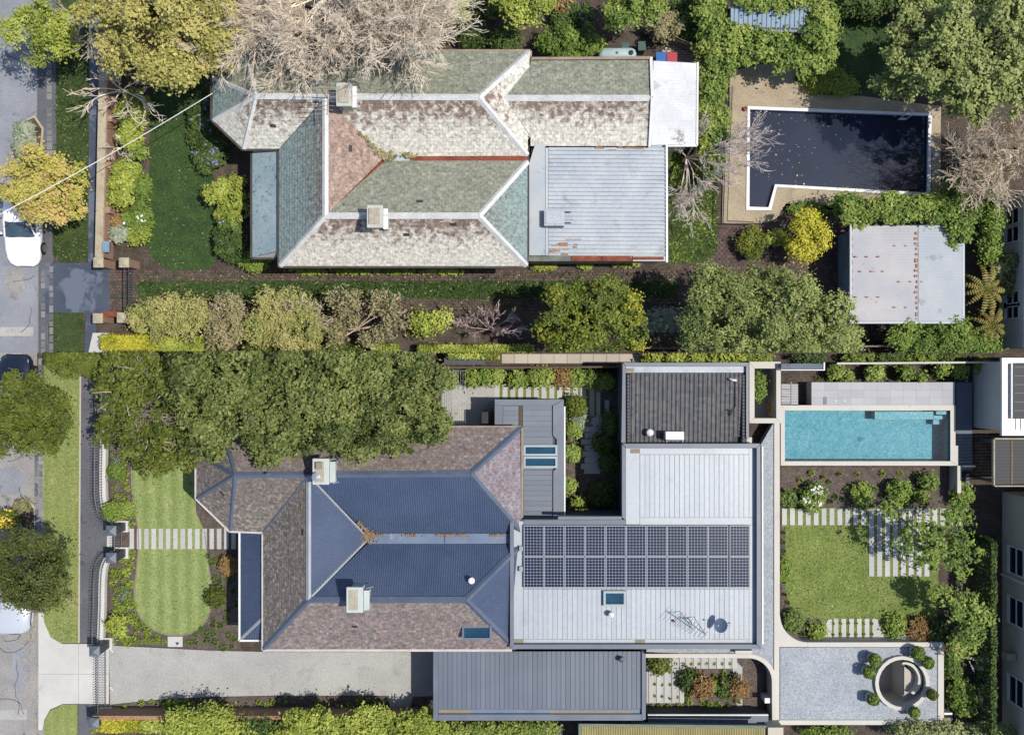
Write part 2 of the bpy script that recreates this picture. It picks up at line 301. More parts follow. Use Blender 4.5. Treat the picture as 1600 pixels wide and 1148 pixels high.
# foliage palettes
P = {}
P['lime'] = leafmat('leaf_lime', [(88, 102, 42), (134, 148, 60), (172, 180, 82), (198, 202, 110)])
P['yellow'] = leafmat('leaf_yellow', [(120, 122, 36), (170, 168, 52), (204, 196, 72), (188, 180, 62)])
P['autumn'] = leafmat('leaf_autumn', [(104, 104, 54), (146, 144, 76), (180, 172, 96), (198, 186, 122), (158, 148, 86)])
P['pinkolive'] = leafmat('leaf_pinkolive', [(118, 122, 50), (164, 166, 70), (190, 184, 92), (206, 168, 120), (182, 178, 80)])
P['olive'] = leafmat('leaf_olive', [(46, 56, 20), (76, 88, 32), (108, 118, 44), (92, 100, 38)])
P['deep'] = leafmat('leaf_deep', [(40, 58, 30), (66, 88, 42), (96, 116, 56), (80, 100, 50)])
P['deepgold'] = leafmat('leaf_deepgold', [(52, 66, 30), (84, 100, 40), (120, 130, 48), (196, 184, 52)])
P['greygreen'] = leafmat('leaf_greygreen', [(88, 100, 62), (128, 138, 86), (166, 172, 116), (148, 154, 104)])
P['silver'] = leafmat('leaf_silver', [(110, 124, 104), (150, 160, 136), (182, 188, 164)])
P['pine'] = leafmat('leaf_pine', [(92, 104, 58), (130, 142, 80), (164, 172, 104), (148, 154, 100)])
P['bush'] = leafmat('leaf_bush', [(60, 80, 34), (96, 120, 50), (132, 152, 66), (150, 166, 80)])
P['ivy'] = leafmat('leaf_ivy', [(62, 84, 40), (102, 126, 56), (144, 160, 76), (176, 184, 100)])
P['plane'] = leafmat('leaf_plane', [(34, 46, 20), (64, 78, 36), (100, 112, 54), (140, 146, 84), (82, 94, 42)])
P['frontgold'] = leafmat('leaf_frontgold', [(46, 58, 22), (78, 90, 34), (116, 124, 50), (98, 104, 42)])
P['russet'] = leafmat('leaf_russet', [(104, 84, 54), (140, 110, 68), (164, 134, 86), (112, 106, 60)])
P['pinkbrown'] = leafmat('leaf_pinkbrown', [(108, 108, 74), (142, 140, 96), (172, 158, 120), (154, 152, 106)])
P['fern'] = leafmat('leaf_fern', [(110, 96, 50), (150, 134, 70), (120, 130, 60), (176, 150, 100)])
P['tuft'] = leafmat('leaf_tuft', [(96, 116, 48), (140, 160, 64), (168, 184, 84)])
P['tuftdark'] = leafmat('leaf_tuftdark', [(70, 88, 44), (100, 120, 58), (128, 146, 76)])
P['flower_white'] = leafmat('petal_white', [(226, 226, 214), (244, 244, 236)], 0.1, 0.85)
P['flower_purple'] = leafmat('petal_purple', [(130, 116, 190), (166, 152, 218)], 0.1)
P['flower_yellow'] = leafmat('petal_yellow', [(226, 196, 60), (244, 222, 110)], 0.1)
P['streetolive'] = leafmat('leaf_streetolive', [(42, 52, 24), (70, 82, 36), (102, 108, 52), (86, 92, 44)])
P['palegreen'] = leafmat('leaf_palegreen', [(108, 114, 62), (146, 150, 86), (180, 176, 110), (176, 158, 110)])
P['lush'] = leafmat('leaf_lush', [(66, 80, 42), (102, 116, 62), (146, 156, 88), (172, 178, 110)])
P['blade'] = leafmat('leaf_blade', [(126, 146, 76), (158, 172, 100), (184, 186, 128)], .2, .6)
P['blade_dark'] = leafmat('leaf_blade_dark', [(52, 74, 36), (80, 104, 48), (112, 130, 66)], .2, .6)
P['palm'] = leafmat('leaf_palm', [(80, 104, 46), (124, 148, 66), (170, 180, 100)])
P['litter'] = leafmat('leaf_litter', [(150, 128, 96), (186, 168, 132), (170, 136, 92)], 0.0)
# ------------------------------------------------------------------ roof surfaces
def newell(P3):
    n = Vector((0, 0, 0))
    for i in range(len(P3)):
        a, b = P3[i], P3[(i + 1) % len(P3)]
        n.x += (a.y - b.y) * (a.z + b.z); n.y += (a.z - b.z) * (a.x + b.x); n.z += (a.x - b.x) * (a.y + b.y)
    n.normalize(); return n
def frame(pts):
    P3 = [Vector(W(*p)) for p in pts]; n = newell(P3)
    if n.z < 0: P3 = P3[::-1]; n = -n
    up = Vector((0, 0, 1)) - n * n.z
    v = up.normalized() if up.length > 0.03 else Vector((0, 1, 0)) - n * n.y
    v.normalize(); u = v.cross(n).normalized()
    o = sum(P3, Vector((0, 0, 0))) / len(P3)
    q = [((p - o).dot(u), (p - o).dot(v)) for p in P3]
    a = sum(q[i][0] * q[(i + 1) % len(q)][1] - q[(i + 1) % len(q)][0] * q[i][1] for i in range(len(q)))
    if a < 0: q = q[::-1]; P3 = P3[::-1]
    return P3, q, o, u, v, n
def clip(poly, a, b, c):
    out = []; m = len(poly)
    for i in range(m):
        p, q = poly[i], poly[(i + 1) % m]
        dp, dq = a * p[0] + b * p[1] - c, a * q[0] + b * q[1] - c
        if dp <= 0: out.append(p)
        if (dp < 0 < dq) or (dq < 0 < dp):
            t = dp / (dp - dq); out.append((p[0] + (q[0] - p[0]) * t, p[1] + (q[1] - p[1]) * t))
    return out
def area(p): return 0.5 * sum(p[i][0] * p[(i + 1) % len(p)][1] - p[(i + 1) % len(p)][0] * p[i][1] for i in range(len(p)))
def edges_of(q):
    E = []
    for i in range(len(q)):
        (x0, y0), (x1, y1) = q[i], q[(i + 1) % len(q)]
        a, b = (y1 - y0), -(x1 - x0); l = math.hypot(a, b) or 1; E.append((a / l, b / l, (a * x0 + b * y0) / l))
    return E
def slates(parent, pts, m, cw=0.30, ch=0.19, name='slates'):
    P3, q, o, u, v, n = frame(pts); E = edges_of(q)
    deck = MB(); deck.poly([p - n * 0.03 for p in P3]).build('roof_deck', M['gutter_dark'], parent)
    us = [p[0] for p in q]; vs = [p[1] for p in q]; mb = MB(); r = random.Random(int(abs(pts[0][0] * 7 + pts[1][1] * 3)))
    v0 = min(vs); row = 0; span = max(vs) - min(vs)
    while v0 < max(vs):
        u0 = min(us) - (cw / 2 if row % 2 else 0) - r.random() * 0.04
        while u0 < max(us):
            w = cw; g = 0.0035
            R = [(u0 + g, v0), (u0 + w - g, v0), (u0 + w - g, v0 + ch), (u0 + g, v0 + ch)]
            ok = True
            for a, b, c in E:
                d = [a * p[0] + b * p[1] - c for p in R]
                if min(d) > 0: R = []; break
                if max(d) > 0: R = clip(R, a, b, c)
                if len(R) < 3: R = []; break
            if len(R) >= 3 and area(R) > 0.002 and r.random() > 0.0015:
                dv = r.uniform(-0.012, 0.012) if r.random() < 0.2 else 0; j = r.uniform(0, 0.008); sl = r.uniform(-0.006, 0.006)
                T = [o + u * a + v * (b + dv * 0) + n * (0.006 + j + 0.022 * (1 - (b - v0) / ch) + sl * (a - u0) / w) for a, b in R]
                k = len(T); B = [o + u * a + v * b - n * 0.015 for a, b in R]
                fs = [list(range(k))] + [(i, k + i, k + (i + 1) % k, (i + 1) % k) for i in range(k) if not (R[i][1] > v0 + ch - 1e-4 and R[(i + 1) % k][1] > v0 + ch - 1e-4)]
                mb.add(T + B, fs, r.random(), 1 - (v0 - min(vs)) / span)
            u0 += w
        v0 += ch; row += 1
    return tag(mb.build(name, m, parent), kind='stuff')
def corrugate(parent, pts, m, pitch=0.09, amp=0.012, along=None, name='corrugated_sheet', prof=None, single=None):
    """corrugations run down the slope (or along the given pixel direction)"""
    P3, q, o, u, v, n = frame(pts)
    if along is not None:
        v = Vector((along[0], along[1], 0)); v = (v - n * v.dot(n)).normalized(); u = v.cross(n).normalized()
        q = [((p - o).dot(u), (p - o).dot(v)) for p in P3]
        if area(q) < 0: q = q[::-1]
    prof = prof or [(0, -1), (0.5, 1)]
    us = [p[0] for p in q]; cuts = []; u0 = min(us)
    while u0 < max(us):
        for f, h in prof: cuts.append((u0 + f * pitch, h * amp))
        u0 += pitch
    cuts.append((u0, prof[0][1] * amp)); mb = MB()
    for (a, ha), (b, hb) in zip(cuts, cuts[1:]):
        R = clip(clip(q, 1, 0, b), -1, 0, -a)
        if len(R) >= 3 and abs(area(R)) > 1e-6:
            mb.poly([o + u * x + v * y + n * (ha + (hb - ha) * (x - a) / max(b - a, 1e-6)) for x, y in R], 0.5)
    return mb.build(name, m, parent)
def seam_panels(parent, pts, m, pitch=0.25, along=None, rib=0.03, name='roof_panel', thick=0.02, gap=0.004):
    P3, q, o, u, v, n = frame(pts)
    if along is not None:
        v = Vector((along[0], along[1], 0)); v = (v - n * v.dot(n)).normalized(); u = v.cross(n).normalized()
        q = [((p - o).dot(u), (p - o).dot(v)) for p in P3]
        if area(q) < 0: q = q[::-1]
    u0 = min(p[0] for p in q); u1 = max(p[0] for p in q); k = max(1, round((u1 - u0) / pitch)); w = (u1 - u0) / k
    r = random.Random(int(pts[0][0]))
    for i in range(k):
        a, b = u0 + i * w, u0 + (i + 1) * w - gap
        R = clip(clip(q, 1, 0, b), -1, 0, -a)
        if len(R) < 3 or abs(area(R)) < 1e-4: continue
        mb = MB(); t = r.random(); K = len(R); e = r.uniform(-0.003, 0.003)
        T = [o + u * x + v * y + n * (thick + e) for x, y in R]; B = [o + u * x + v * y for x, y in R]
        mb.add(T + B, [list(range(K))] + [(j, K + j, K + (j + 1) % K, (j + 1) % K) for j in range(K)], t)
        Rb = clip(R, 1, 0, a + rib * 0.7)
        if len(Rb) >= 3:
            K = len(Rb); T = [o + u * x + v * y + n * (thick + rib) for x, y in Rb]; B = [o + u * x + v * y + n * thick for x, y in Rb]
            mb.add(T + B, [list(range(K))] + [(j, K + j, K + (j + 1) % K, (j + 1) % K) for j in range(K)], t)
        mb.build(name, m, parent)
def ridge(parent, p, q, m, w=0.30, h=0.10, top=0.06, name='ridge_cap'):
    p, q = Vector(W(*p)), Vector(W(*q)); d = (q - p).normalized(); u = d.cross(Vector((0, 0, 1))).normalized(); n = u.cross(d).normalized()
    vs = []
    for c in (p, q):
        for a, b in ((-w / 2, top - h), (-w * 0.14, top - 0.01), (0, top + 0.025), (w * 0.14, top - 0.01), (w / 2, top - h), (0, top - h - 0.03)):
            vs.append(c + u * a + n * b)
    mb = MB(); mb.add(vs, [(i, (i + 1) % 6, 6 + (i + 1) % 6, 6 + i) for i in range(6)] + [(5, 4, 3, 2, 1, 0), (6, 7, 8, 9, 10, 11)])
    return mb.build(name, m, parent)
def gutter(parent, pp, z, m, w=0.13, name='gutter'):
    for a, b in zip(pp, pp[1:]):
        p, q = Vector(W(a[0], a[1], z)), Vector(W(b[0], b[1], z))
        MB().bar(p, q, w, 0.11).build(name, m, parent)
# ------------------------------------------------------------------ foliage
def leaf_mesh(name, cen, nor, size, tints, m, parent=None, org=None, clipy=None, long=1.0):
    """many folded leaf quads in one crown mesh"""
    n = len(cen); r = np.random.default_rng(n + 3)
    if clipy is not None:
        keep = cen[:, 1] > clipy + 0.03 if clipy > 0 and clipy == SEAM else None
    nor = nor / (np.linalg.norm(nor, axis=1, keepdims=True) + 1e-9)
    t = r.normal(size=(n, 3)); t -= nor * np.sum(t * nor, axis=1, keepdims=True); t /= (np.linalg.norm(t, axis=1, keepdims=True) + 1e-9)
    b = np.cross(nor, t); L = (size * r.choice([.6, .8, 1.0, 1.25, 1.6], n) * r.uniform(.85, 1.15, n))[:, None]
    l2 = L * 0.5 * long; w2 = L * 0.30
    v = np.empty((n, 4, 3)); v[:, 0] = cen - t * l2; v[:, 1] = cen + b * w2 + nor * (L * 0.08); v[:, 2] = cen + t * l2 - nor * (L * 0.10); v[:, 3] = cen - b * w2 + nor * (L * 0.08)
    o3 = np.array(org_of(parent) if parent is not None else (org or (0, 0, 0)))
    v = (v - o3).reshape(-1, 3)
    me = bpy.data.meshes.new(name); me.vertices.add(4 * n); me.vertices.foreach_set('co', v.ravel())
    me.loops.add(4 * n); me.loops.foreach_set('vertex_index', np.arange(4 * n, dtype=np.int32))
    me.polygons.add(n); me.polygons.foreach_set('loop_start', np.arange(0, 4 * n, 4, dtype=np.int32)); me.polygons.foreach_set('loop_total', np.full(n, 4, dtype=np.int32))
    me.update(calc_edges=True)
    at = me.attributes.new('tint', 'FLOAT', 'FACE'); at.data.foreach_set('value', np.clip(tints, 0, 1).astype(np.float32))
    me.materials.append(m); o = bpy.data.objects.new(name, me); link(o, parent)
    if parent is None: o.location = tuple(o3)
    ORG[o.name] = Vector(tuple(o3)); return o
def crown_points(lobes, dens, seed, clump=0.35, per=26, side=None, flat=0.35, fill=0.0):
    """lobes: (px, py, rx_px, ry_px, zc, rz).  Each lobe breaks into smaller billows; leaf clumps sit on their shells with gaps between."""
    r = np.random.default_rng(seed); CEN = []; NOR = []; TN = []
    for (px, py, rx, ry, zc, rz) in lobes:
        c0 = np.array(W(px, py, zc)); k = (HC - zc) / HC / S; R0 = np.array([rx * k, ry * k, rz]); nl = PI * rx * ry * dens
        subs = []
        if min(rx, ry) > 18:
            subs.append((c0, R0 * 0.72, 0.30)); ns = 10
            for q in range(ns):
                a = 2 * PI * (q + r.uniform(-.35, .35)) / ns; el = r.uniform(-0.35, 0.95); f = r.uniform(0.5, 0.92)
                s = r.uniform(0.24, 0.46); subs.append((c0 + R0 * np.array([math.cos(a) * f, math.sin(a) * f, el * .75]), np.array([R0[:2].mean(), R0[:2].mean(), R0[2]]) * s, 0.085))
        else: subs.append((c0, R0, 1.0))
        for c, R, share in subs:
            m = int(nl * share); nc = max(2, int(m / per)); bt = r.random() * .4
            d = r.normal(size=(nc, 3)); d /= np.linalg.norm(d, axis=1, keepdims=True); d[:, 2] = np.where(d[:, 2] < -0.2, -d[:, 2], d[:, 2])
            rad = np.where(r.random(nc) < 0.84, r.uniform(0.78, 1.08, nc), r.uniform(0.3, 0.8, nc))
            cc = c + d * R * rad[:, None]; ct = r.random(nc); cl = min(clump, 0.6 * min(R[0], R[1])) * r.choice([.45, .65, .9, 1.2, 1.5], nc)
            for i in range(nc):
                off = r.normal(size=(per, 3)) * cl[i] * np.array([0.55, 0.55, 0.34]); CEN.append(cc[i] + off)
                NOR.append(d[i] * 0.6 + np.array([0, 0, 0.9]) + r.normal(size=(per, 3)) * 0.5 + off * 1.2)
                TN.append(bt + ct[i] * 0.25 + r.random(per) * 0.38)
    C_, N_, T_ = np.concatenate(CEN), np.concatenate(NOR), np.concatenate(TN); keep = np.ones(len(C_), bool)
    for (px, py, rx, ry, zc, rz) in lobes:          # hollows in the crown, where limbs and shade show
        if min(rx, ry) < 26: continue
        c0 = np.array(W(px, py, zc)); k = (HC - zc) / HC / S
        for q in range(6):
            a = r.uniform(0, 2 * PI); f = r.uniform(.15, .95); h = c0 + np.array([math.cos(a) * f * rx * k, math.sin(a) * f * ry * k, rz * math.sqrt(max(0, 1 - f * f)) * .9]); R = r.uniform(.16, .30) * min(rx, ry) * k
            d = (C_ - h) / np.array([R * r.uniform(.7, 1.5), R, R * 2.2]); keep &= (np.sum(d * d, axis=1) > 1) | (r.random(len(C_)) < .12)
    return C_[keep], N_[keep], T_[keep]
def limbs(mb, base, lobes, r0, seed, n=6, spread=0.75):
    rr = random.Random(seed); base = Vector(base)
    zc = np.mean([l[4] for l in lobes]); cx = np.mean([W(l[0], l[1], l[4])[0] for l in lobes]); cy = np.mean([W(l[0], l[1], l[4])[1] for l in lobes])
    fork = Vector((base.x * 0.7 + cx * 0.3, base.y * 0.7 + cy * 0.3, max(0.35, zc * 0.45)))
    mb.tube([base, base.lerp(fork, 0.5) + Vector((rr.uniform(-.05, .05), rr.uniform(-.05, .05), 0)), fork], [r0 * 1.25, r0, r0 * 0.85], 8)
    for l in lobes:
        c = Vector(W(l[0], l[1], l[4])); k = (HC - l[4]) / HC / S
        mid = fork.lerp(c, 0.5) + Vector((rr.uniform(-.2, .2), rr.uniform(-.2, .2), 0.1)); mb.tube([fork, mid, c], [r0 * 0.6, r0 * 0.42, r0 * 0.2], 6)
        for i in range(n):
            a = 2 * PI * (i + rr.random()) / n; e = c + Vector((math.cos(a) * l[2] * k * spread, math.sin(a) * l[3] * k * spread, rr.uniform(-0.3, 0.75) * l[5]))
            mb.tube([c.lerp(fork, 0.25), c.lerp(e, 0.5) + Vector((0, 0, 0.08)), e], [r0 * 0.22, r0 * 0.15, r0 * 0.05], 4)
CUT = None
def cutmask(cen):
    if CUT == 'top': return cen[:, 1] > SEAM + 0.02
    if CUT == 'bottom': return cen[:, 1] < SEAM - 0.02
    return np.ones(len(cen), bool)
SEED = [11]
def tree(name, label, cat, pal, lobes, dens=0.5, leaf=0.2, group=None, base=None, r0=0.16, bark='bark', clump=0.38, per=30, flowers=None, nl=6, spread=0.75, long=1.0, crown='crown', stem='trunk'):
    SEED[0] += 1; s = SEED[0]
    if max(l[2] for l in lobes) > 20: leaf *= 0.74; dens *= 1.5; clump *= 0.82
    if base is None: base = (np.mean([l[0] for l in lobes]), np.mean([l[1] for l in lobes]))
    b = W(base[0], base[1], 0); yb = b[1]
    if CUT == 'top': yb = max(yb, SEAM + 0.25)
    if CUT == 'bottom': yb = min(yb, SEAM - 0.25)
    b = (b[0], yb, 0.0)
    t = thing(name, label, cat, b, group)
    mb = MB(); limbs(mb, b, lobes, r0, s, nl, spread)
    if CUT:
        bad = set(i for i, v in enumerate(mb.v) if (v[1] < SEAM + 0.03 if CUT == 'top' else v[1] > SEAM - 0.03))
        keep = [i for i, f in enumerate(mb.f) if not any(j in bad for j in f)]
        mb.f = [mb.f[i] for i in keep]; mb.t = [mb.t[i] for i in keep]; mb.w = [mb.w[i] for i in keep]
    mb.build(stem, M[bark], t, smooth=True)
    c, n, ti = crown_points(lobes, dens, s, clump, per); k = cutmask(c) & (c[:, 2] > 0.03)
    leaf_mesh(crown, c[k], n[k], leaf, ti[k], P[pal], t, long=long)
    if flowers:
        pal2, cnt, sz = flowers; r = np.random.default_rng(s + 99); idx = r.choice(len(c), min(len(c), cnt * 4), replace=False)
        zt = c[idx, 2] - np.array([l[4] for l in lobes]).mean(); idx = idx[np.argsort(-zt)][:cnt]
        fc = np.repeat(c[idx] + np.array([0, 0, sz * 0.6]), 7, axis=0); fc = fc + r.normal(size=fc.shape) * sz * 0.35
        fn = r.normal(size=fc.shape) * 0.7 + np.array([0, 0, 1]); kk = cutmask(fc)
        tag(leaf_mesh('flowers', fc[kk], fn[kk], sz, r.random(kk.sum()), P[pal2], t), kind='stuff')
    return t
def plant(name, label, px, py, r, h, pal, group=None, dens=2.2, leaf=0.11, cat='shrub', ry=None, flowers=None, cl=0.16, per=14, bark='bark', long=1.0, z=0):
    """a small shrub: stems and a leafy mound"""
    ry = ry or r
    return tree(name, label, cat, pal, [(px, py, r, ry, h * 0.5, h * 0.5)], dens, leaf, group, None, min(0.035, h * 0.03), bark, cl, per, flowers, 5, 0.7, long, 'foliage', 'stems')
TUFT = {}
def tuft(px, py, rpx, pal, label, group, name='grass_tuft', z=0.0, h=0.28, cat='plant', variant=0):
    """small strappy tuft; meshes are shared between alike tufts"""
    key = (pal, variant)
    if key not in TUFT:
        r = random.Random(variant * 17 + len(pal)); mb = MB()
        for i in range(46):
            a = r.random() * 2 * PI; L = r.uniform(0.55, 1.0); hh = r.uniform(0.35, 1.0); w = 0.06
            d = Vector((math.cos(a), math.sin(a), 0)); s = Vector((-d.y, d.x, 0)) * w; c = d * r.uniform(0, 0.25)
            m1 = c + d * L * 0.5 + Vector((0, 0, hh * 0.9)); e = c + d * L + Vector((0, 0, hh * 0.55))
            mb.add([c - s, c + s, m1 + s * 1.2, m1 - s * 1.2, e], [(0, 1, 2, 3), (3, 2, 4)], r.random())
        me_o = mb.build('tuft_source', P[pal]); TUFT[key] = me_o.data; bpy.data.objects.remove(me_o)
    o = bpy.data.objects.new(name, TUFT[key]); link(o); o.location = W(px, py, z); k = rpx / S * (HC - z) / HC
    o.scale = (k, k, h); o.rotation_euler = (0, 0, rng.random() * 6.28)
    return tag(o, label, cat, group)
def tufts(pts, pal, label, group, h=0.26, z=0.0, name='grass_tuft', cat='plant'):
    for i, (x, y, r) in enumerate(pts): tuft(x, y, r, pal, label, group, name, z, h * rng.uniform(0.8, 1.2), cat, i % 4)
def in_poly(x, y, pg):
    c = False
    for i in range(len(pg)):
        (x0, y0), (x1, y1) = pg[i], pg[i - 1]
        if (y0 > y) != (y1 > y) and x < (x1 - x0) * (y - y0) / (y1 - y0) + x0: c = not c
    return c
def scatter(pg, n, rmin, rmax, seed, sep=1.7):
    r = random.Random(seed); out = []; xs = [p[0] for p in pg]; ys = [p[1] for p in pg]; k = 0
    while len(out) < n and k < n * 60:
        k += 1; x = r.uniform(min(xs), max(xs)); y = r.uniform(min(ys), max(ys)); q = r.uniform(rmin, rmax)
        if in_poly(x, y, pg) and all((x - a) ** 2 + (y - b) ** 2 > (sep * max(q, c)) ** 2 for a, b, c in out): out.append((x, y, q))
    return out
def bare_tree(name, label, base, targets, bark, seed, r0=0.16, fork=1.6, depth=4, kids=3, twig=0.011, spread=0.55, cat='tree', group=None, leaves=None, jit=0.22, shrink=0.66, zlift=0.25):
    """leafless tree: limbs from the fork to the target points, each branching again and again"""
    r = random.Random(seed); b = Vector(W(base[0], base[1], 0)); t = thing(name, label, cat, b, group)
    tr = MB(); f = b + Vector((0, 0, fork)); tr.tube([b, b.lerp(f, .5) + Vector((.04, .03, 0)), f], [r0 * 1.3, r0, r0 * .9], 8); tr.build('trunk', M[bark], t, smooth=True)
    mb = MB(); tips = []
    def ok(p): return not ((CUT == 'top' and p.y < SEAM + 0.05) or (CUT == 'bottom' and p.y > SEAM - 0.05))
    def grow(p, d, L, rad, dep):
        bend = Vector((r.uniform(-1, 1), r.uniform(-1, 1), r.uniform(-.6, 1) * 0.7)) * jit
        m = p + d * L * 0.5 + bend * L * 0.25; e = p + d * L + bend * L * 0.5
        if not (ok(m) and ok(e)): return
        mb.tube([p, m, e], [rad, max(twig, rad * 0.8), max(twig, rad * 0.6)], 5 if rad > 0.04 else 3, cap=False)
        if dep == 0: tips.append(e); return
        n = kids + (1 if r.random() < 0.3 else 0)
        for i in range(n):
            q = p.lerp(m, 0.5).lerp(e, i / max(1, n - 1) if n > 1 else 1) if i < n - 1 else e
            a = Vector((r.uniform(-1, 1), r.uniform(-1, 1), r.uniform(-0.5, 1) * 0.6)) * spread
            nd = (d + a + Vector((0, 0, zlift * 0.3))).normalized(); grow(q, nd, L * shrink * r.uniform(0.75, 1.2), max(twig, rad * 0.58), dep - 1)
    for (px, py, z) in targets:
        e = Vector(W(px, py, z)); d = e - f; L = d.length; dn = d.normalized(); m = f + d * 0.5 + Vector((r.uniform(-.15, .15), r.uniform(-.15, .15), zlift * L * 0.25))
        rr = r0 * min(0.55, 0.22 + L * 0.06)
        if ok(m): mb.tube([f, f.lerp(m, .5) + Vector((0, 0, .1)), m], [rr, rr * .85, rr * .7], 6, cap=False)
        for i in range(2):
            nd = ((e - m).normalized() + Vector((r.uniform(-1, 1), r.uniform(-1, 1), r.uniform(-.3, .5))) * spread * (0.4 if i == 0 else 0.8)).normalized()
            grow(m, nd, (e - m).length * (0.75 if i == 0 else 0.6), rr * (.65 if i == 0 else .5), depth)
    mb.build('branches', M[bark], t)
    if leaves:
        pal, per, sz = leaves; rg = np.random.default_rng(seed); c = np.repeat(np.array([tuple(p) for p in tips]), per, axis=0); c = c + rg.normal(size=c.shape) * 0.14
        k = cutmask(c); leaf_mesh('crown', c[k], (rg.normal(size=c.shape) * 0.6 + np.array([0, 0, 1]))[k], sz, rg.random(len(c))[k], P[pal], t)
    return t
def hedge(name, label, px0, px1, py0, py1, h, pal, dens=1.6, leaf=0.10, group=None, cat='hedge', rough=0.10):
    """clipped hedge: leaves spread over a box shell, with woody stems inside"""
    SEED[0] += 1; r = np.random.default_rng(SEED[0]); a = W(px0, py1, h); b = W(px1, py0, h); x0, x1, y0, y1 = a[0], b[0], a[1], b[1]
    t = thing(name, label, cat, ((x0 + x1) / 2, (y0 + y1) / 2, 0), group); st = MB(); k = max(2, int(max(x1 - x0, y1 - y0) / 0.8))
    for i in range(k):
        f = (i + .5) / k; px = x0 + (x1 - x0) * f if x1 - x0 > y1 - y0 else (x0 + x1) / 2; py = y0 + (y1 - y0) * f if y1 - y0 >= x1 - x0 else (y0 + y1) / 2
        st.tube([(px, py, 0), (px + .04, py, h * .5), (px - .03, py + .03, h * .85)], [.03, .025, .01], 5)
    st.build('stems', M['bark'], t)
    n = int((px1 - px0) * (py1 - py0) * dens); ns = int(n * 0.7)
    top = np.stack([r.uniform(x0, x1, n), r.uniform(y0, y1, n), h - np.abs(r.normal(size=n)) * 0.12], 1)
    wob = 0.10 * np.sin(top[:, 0] * 2.1) * np.sin(top[:, 1] * 2.7 + 1) ; top[:, 2] += wob + r.normal(size=n) * rough * 0.5
    sd_ = np.stack([r.uniform(x0, x1, ns), r.uniform(y0, y1, ns), r.uniform(0.05, h, ns)], 1); wh = r.integers(0, 4, ns); j = r.normal(size=ns) * rough * 0.6
    sd_[:, 0] = np.where(wh == 0, x0 + j, np.where(wh == 1, x1 + j, sd_[:, 0])); sd_[:, 1] = np.where(wh == 2, y0 + j, np.where(wh == 3, y1 + j, sd_[:, 1]))
    c = np.concatenate([top, sd_]); nn = np.concatenate([np.tile([0, 0, 1.0], (n, 1)), np.stack([(wh == 1) * 1.0 - (wh == 0), (wh == 3) * 1.0 - (wh == 2), np.full(ns, .4)], 1)]) + r.normal(size=(n + ns, 3)) * 0.5
    tn = 0.5 + 0.3 * np.sin(c[:, 0] * 3.1 + 2) * np.sin(c[:, 1] * 3.7) + r.normal(size=len(c)) * 0.2; m = cutmask(c)
    leaf_mesh('foliage', c[m], nn[m], leaf, tn[m], P[pal], t); return t
# ------------------------------------------------------------------ small builders
def pavers(name, rects, m, z0=0.0, z1=0.05, piece='paver', parent=None, jit=0.004, rnd=3):
    r = random.Random(rnd); e = parent
    if e is None: e = thing(name, None, None, (0, 0, 0), kind='structure')
    for q in rects:
        mb = MB(); dz = r.uniform(-jit, jit)
        if len(q) == 4 and not hasattr(q[0], '__len__'): mb.pbox(q[0], q[1], q[2], q[3], z0, z1 + dz, r.random())
        else: mb.pprism(q, z0, z1 + dz, r.random())
        mb.build(piece, m, e)
    return e
def window_box(parent, x, yc, zc, w, h, axis='x', name='window'):
    """a window on a wall that faces -x: frame, pane, sill"""
    f = MB(); t = 0.06
    for a, b, c, d in ((-w / 2 - t, w / 2 + t, h / 2, h / 2 + t), (-w / 2 - t, w / 2 + t, -h / 2 - t, -h / 2), (-w / 2 - t, -w / 2, -h / 2, h / 2), (w / 2, w / 2 + t, -h / 2, h / 2), (-w / 2, w / 2, -0.03, 0.03)):
        f.box(x - 0.05, x + 0.06, yc + a, yc + b, zc + c, zc + d)
    o = f.build(name, M['white_paint'], parent)
    MB().box(x - 0.012, x + 0.004, yc - w / 2, yc + w / 2, zc - h / 2, zc + h / 2).build('pane', M['glass_dark'], o)
    MB().box(x - 0.12, x + 0.02, yc - w / 2 - 0.1, yc + w / 2 + 0.1, zc - h / 2 - 0.14, zc - h / 2 - t - 0.003).build('sill', M['render_white'], o)
def window_south(parent, xc, y, zc, w, h):
    f = MB(); t = 0.06
    for a, b, c, d in ((-w / 2 - t, w / 2 + t, h / 2, h / 2 + t), (-w / 2 - t, w / 2 + t, -h / 2 - t, -h / 2), (-w / 2 - t, -w / 2, -h / 2, h / 2), (w / 2, w / 2 + t, -h / 2, h / 2), (-w / 2, w / 2, -0.03, 0.03)): f.box(xc + a, xc + b, y - 0.05, y + 0.06, zc + c, zc + d)
    o = f.build('window', M['white_paint'], parent)
    MB().box(xc - w / 2, xc + w / 2, y - 0.012, y + 0.004, zc - h / 2, zc + h / 2).build('pane', M['glass_dark'], o)
    MB().box(xc - w / 2 - .1, xc + w / 2 + .1, y - .12, y + .02, zc - h / 2 - .14, zc - h / 2 - t - .003).build('sill', M['render_white'], o)
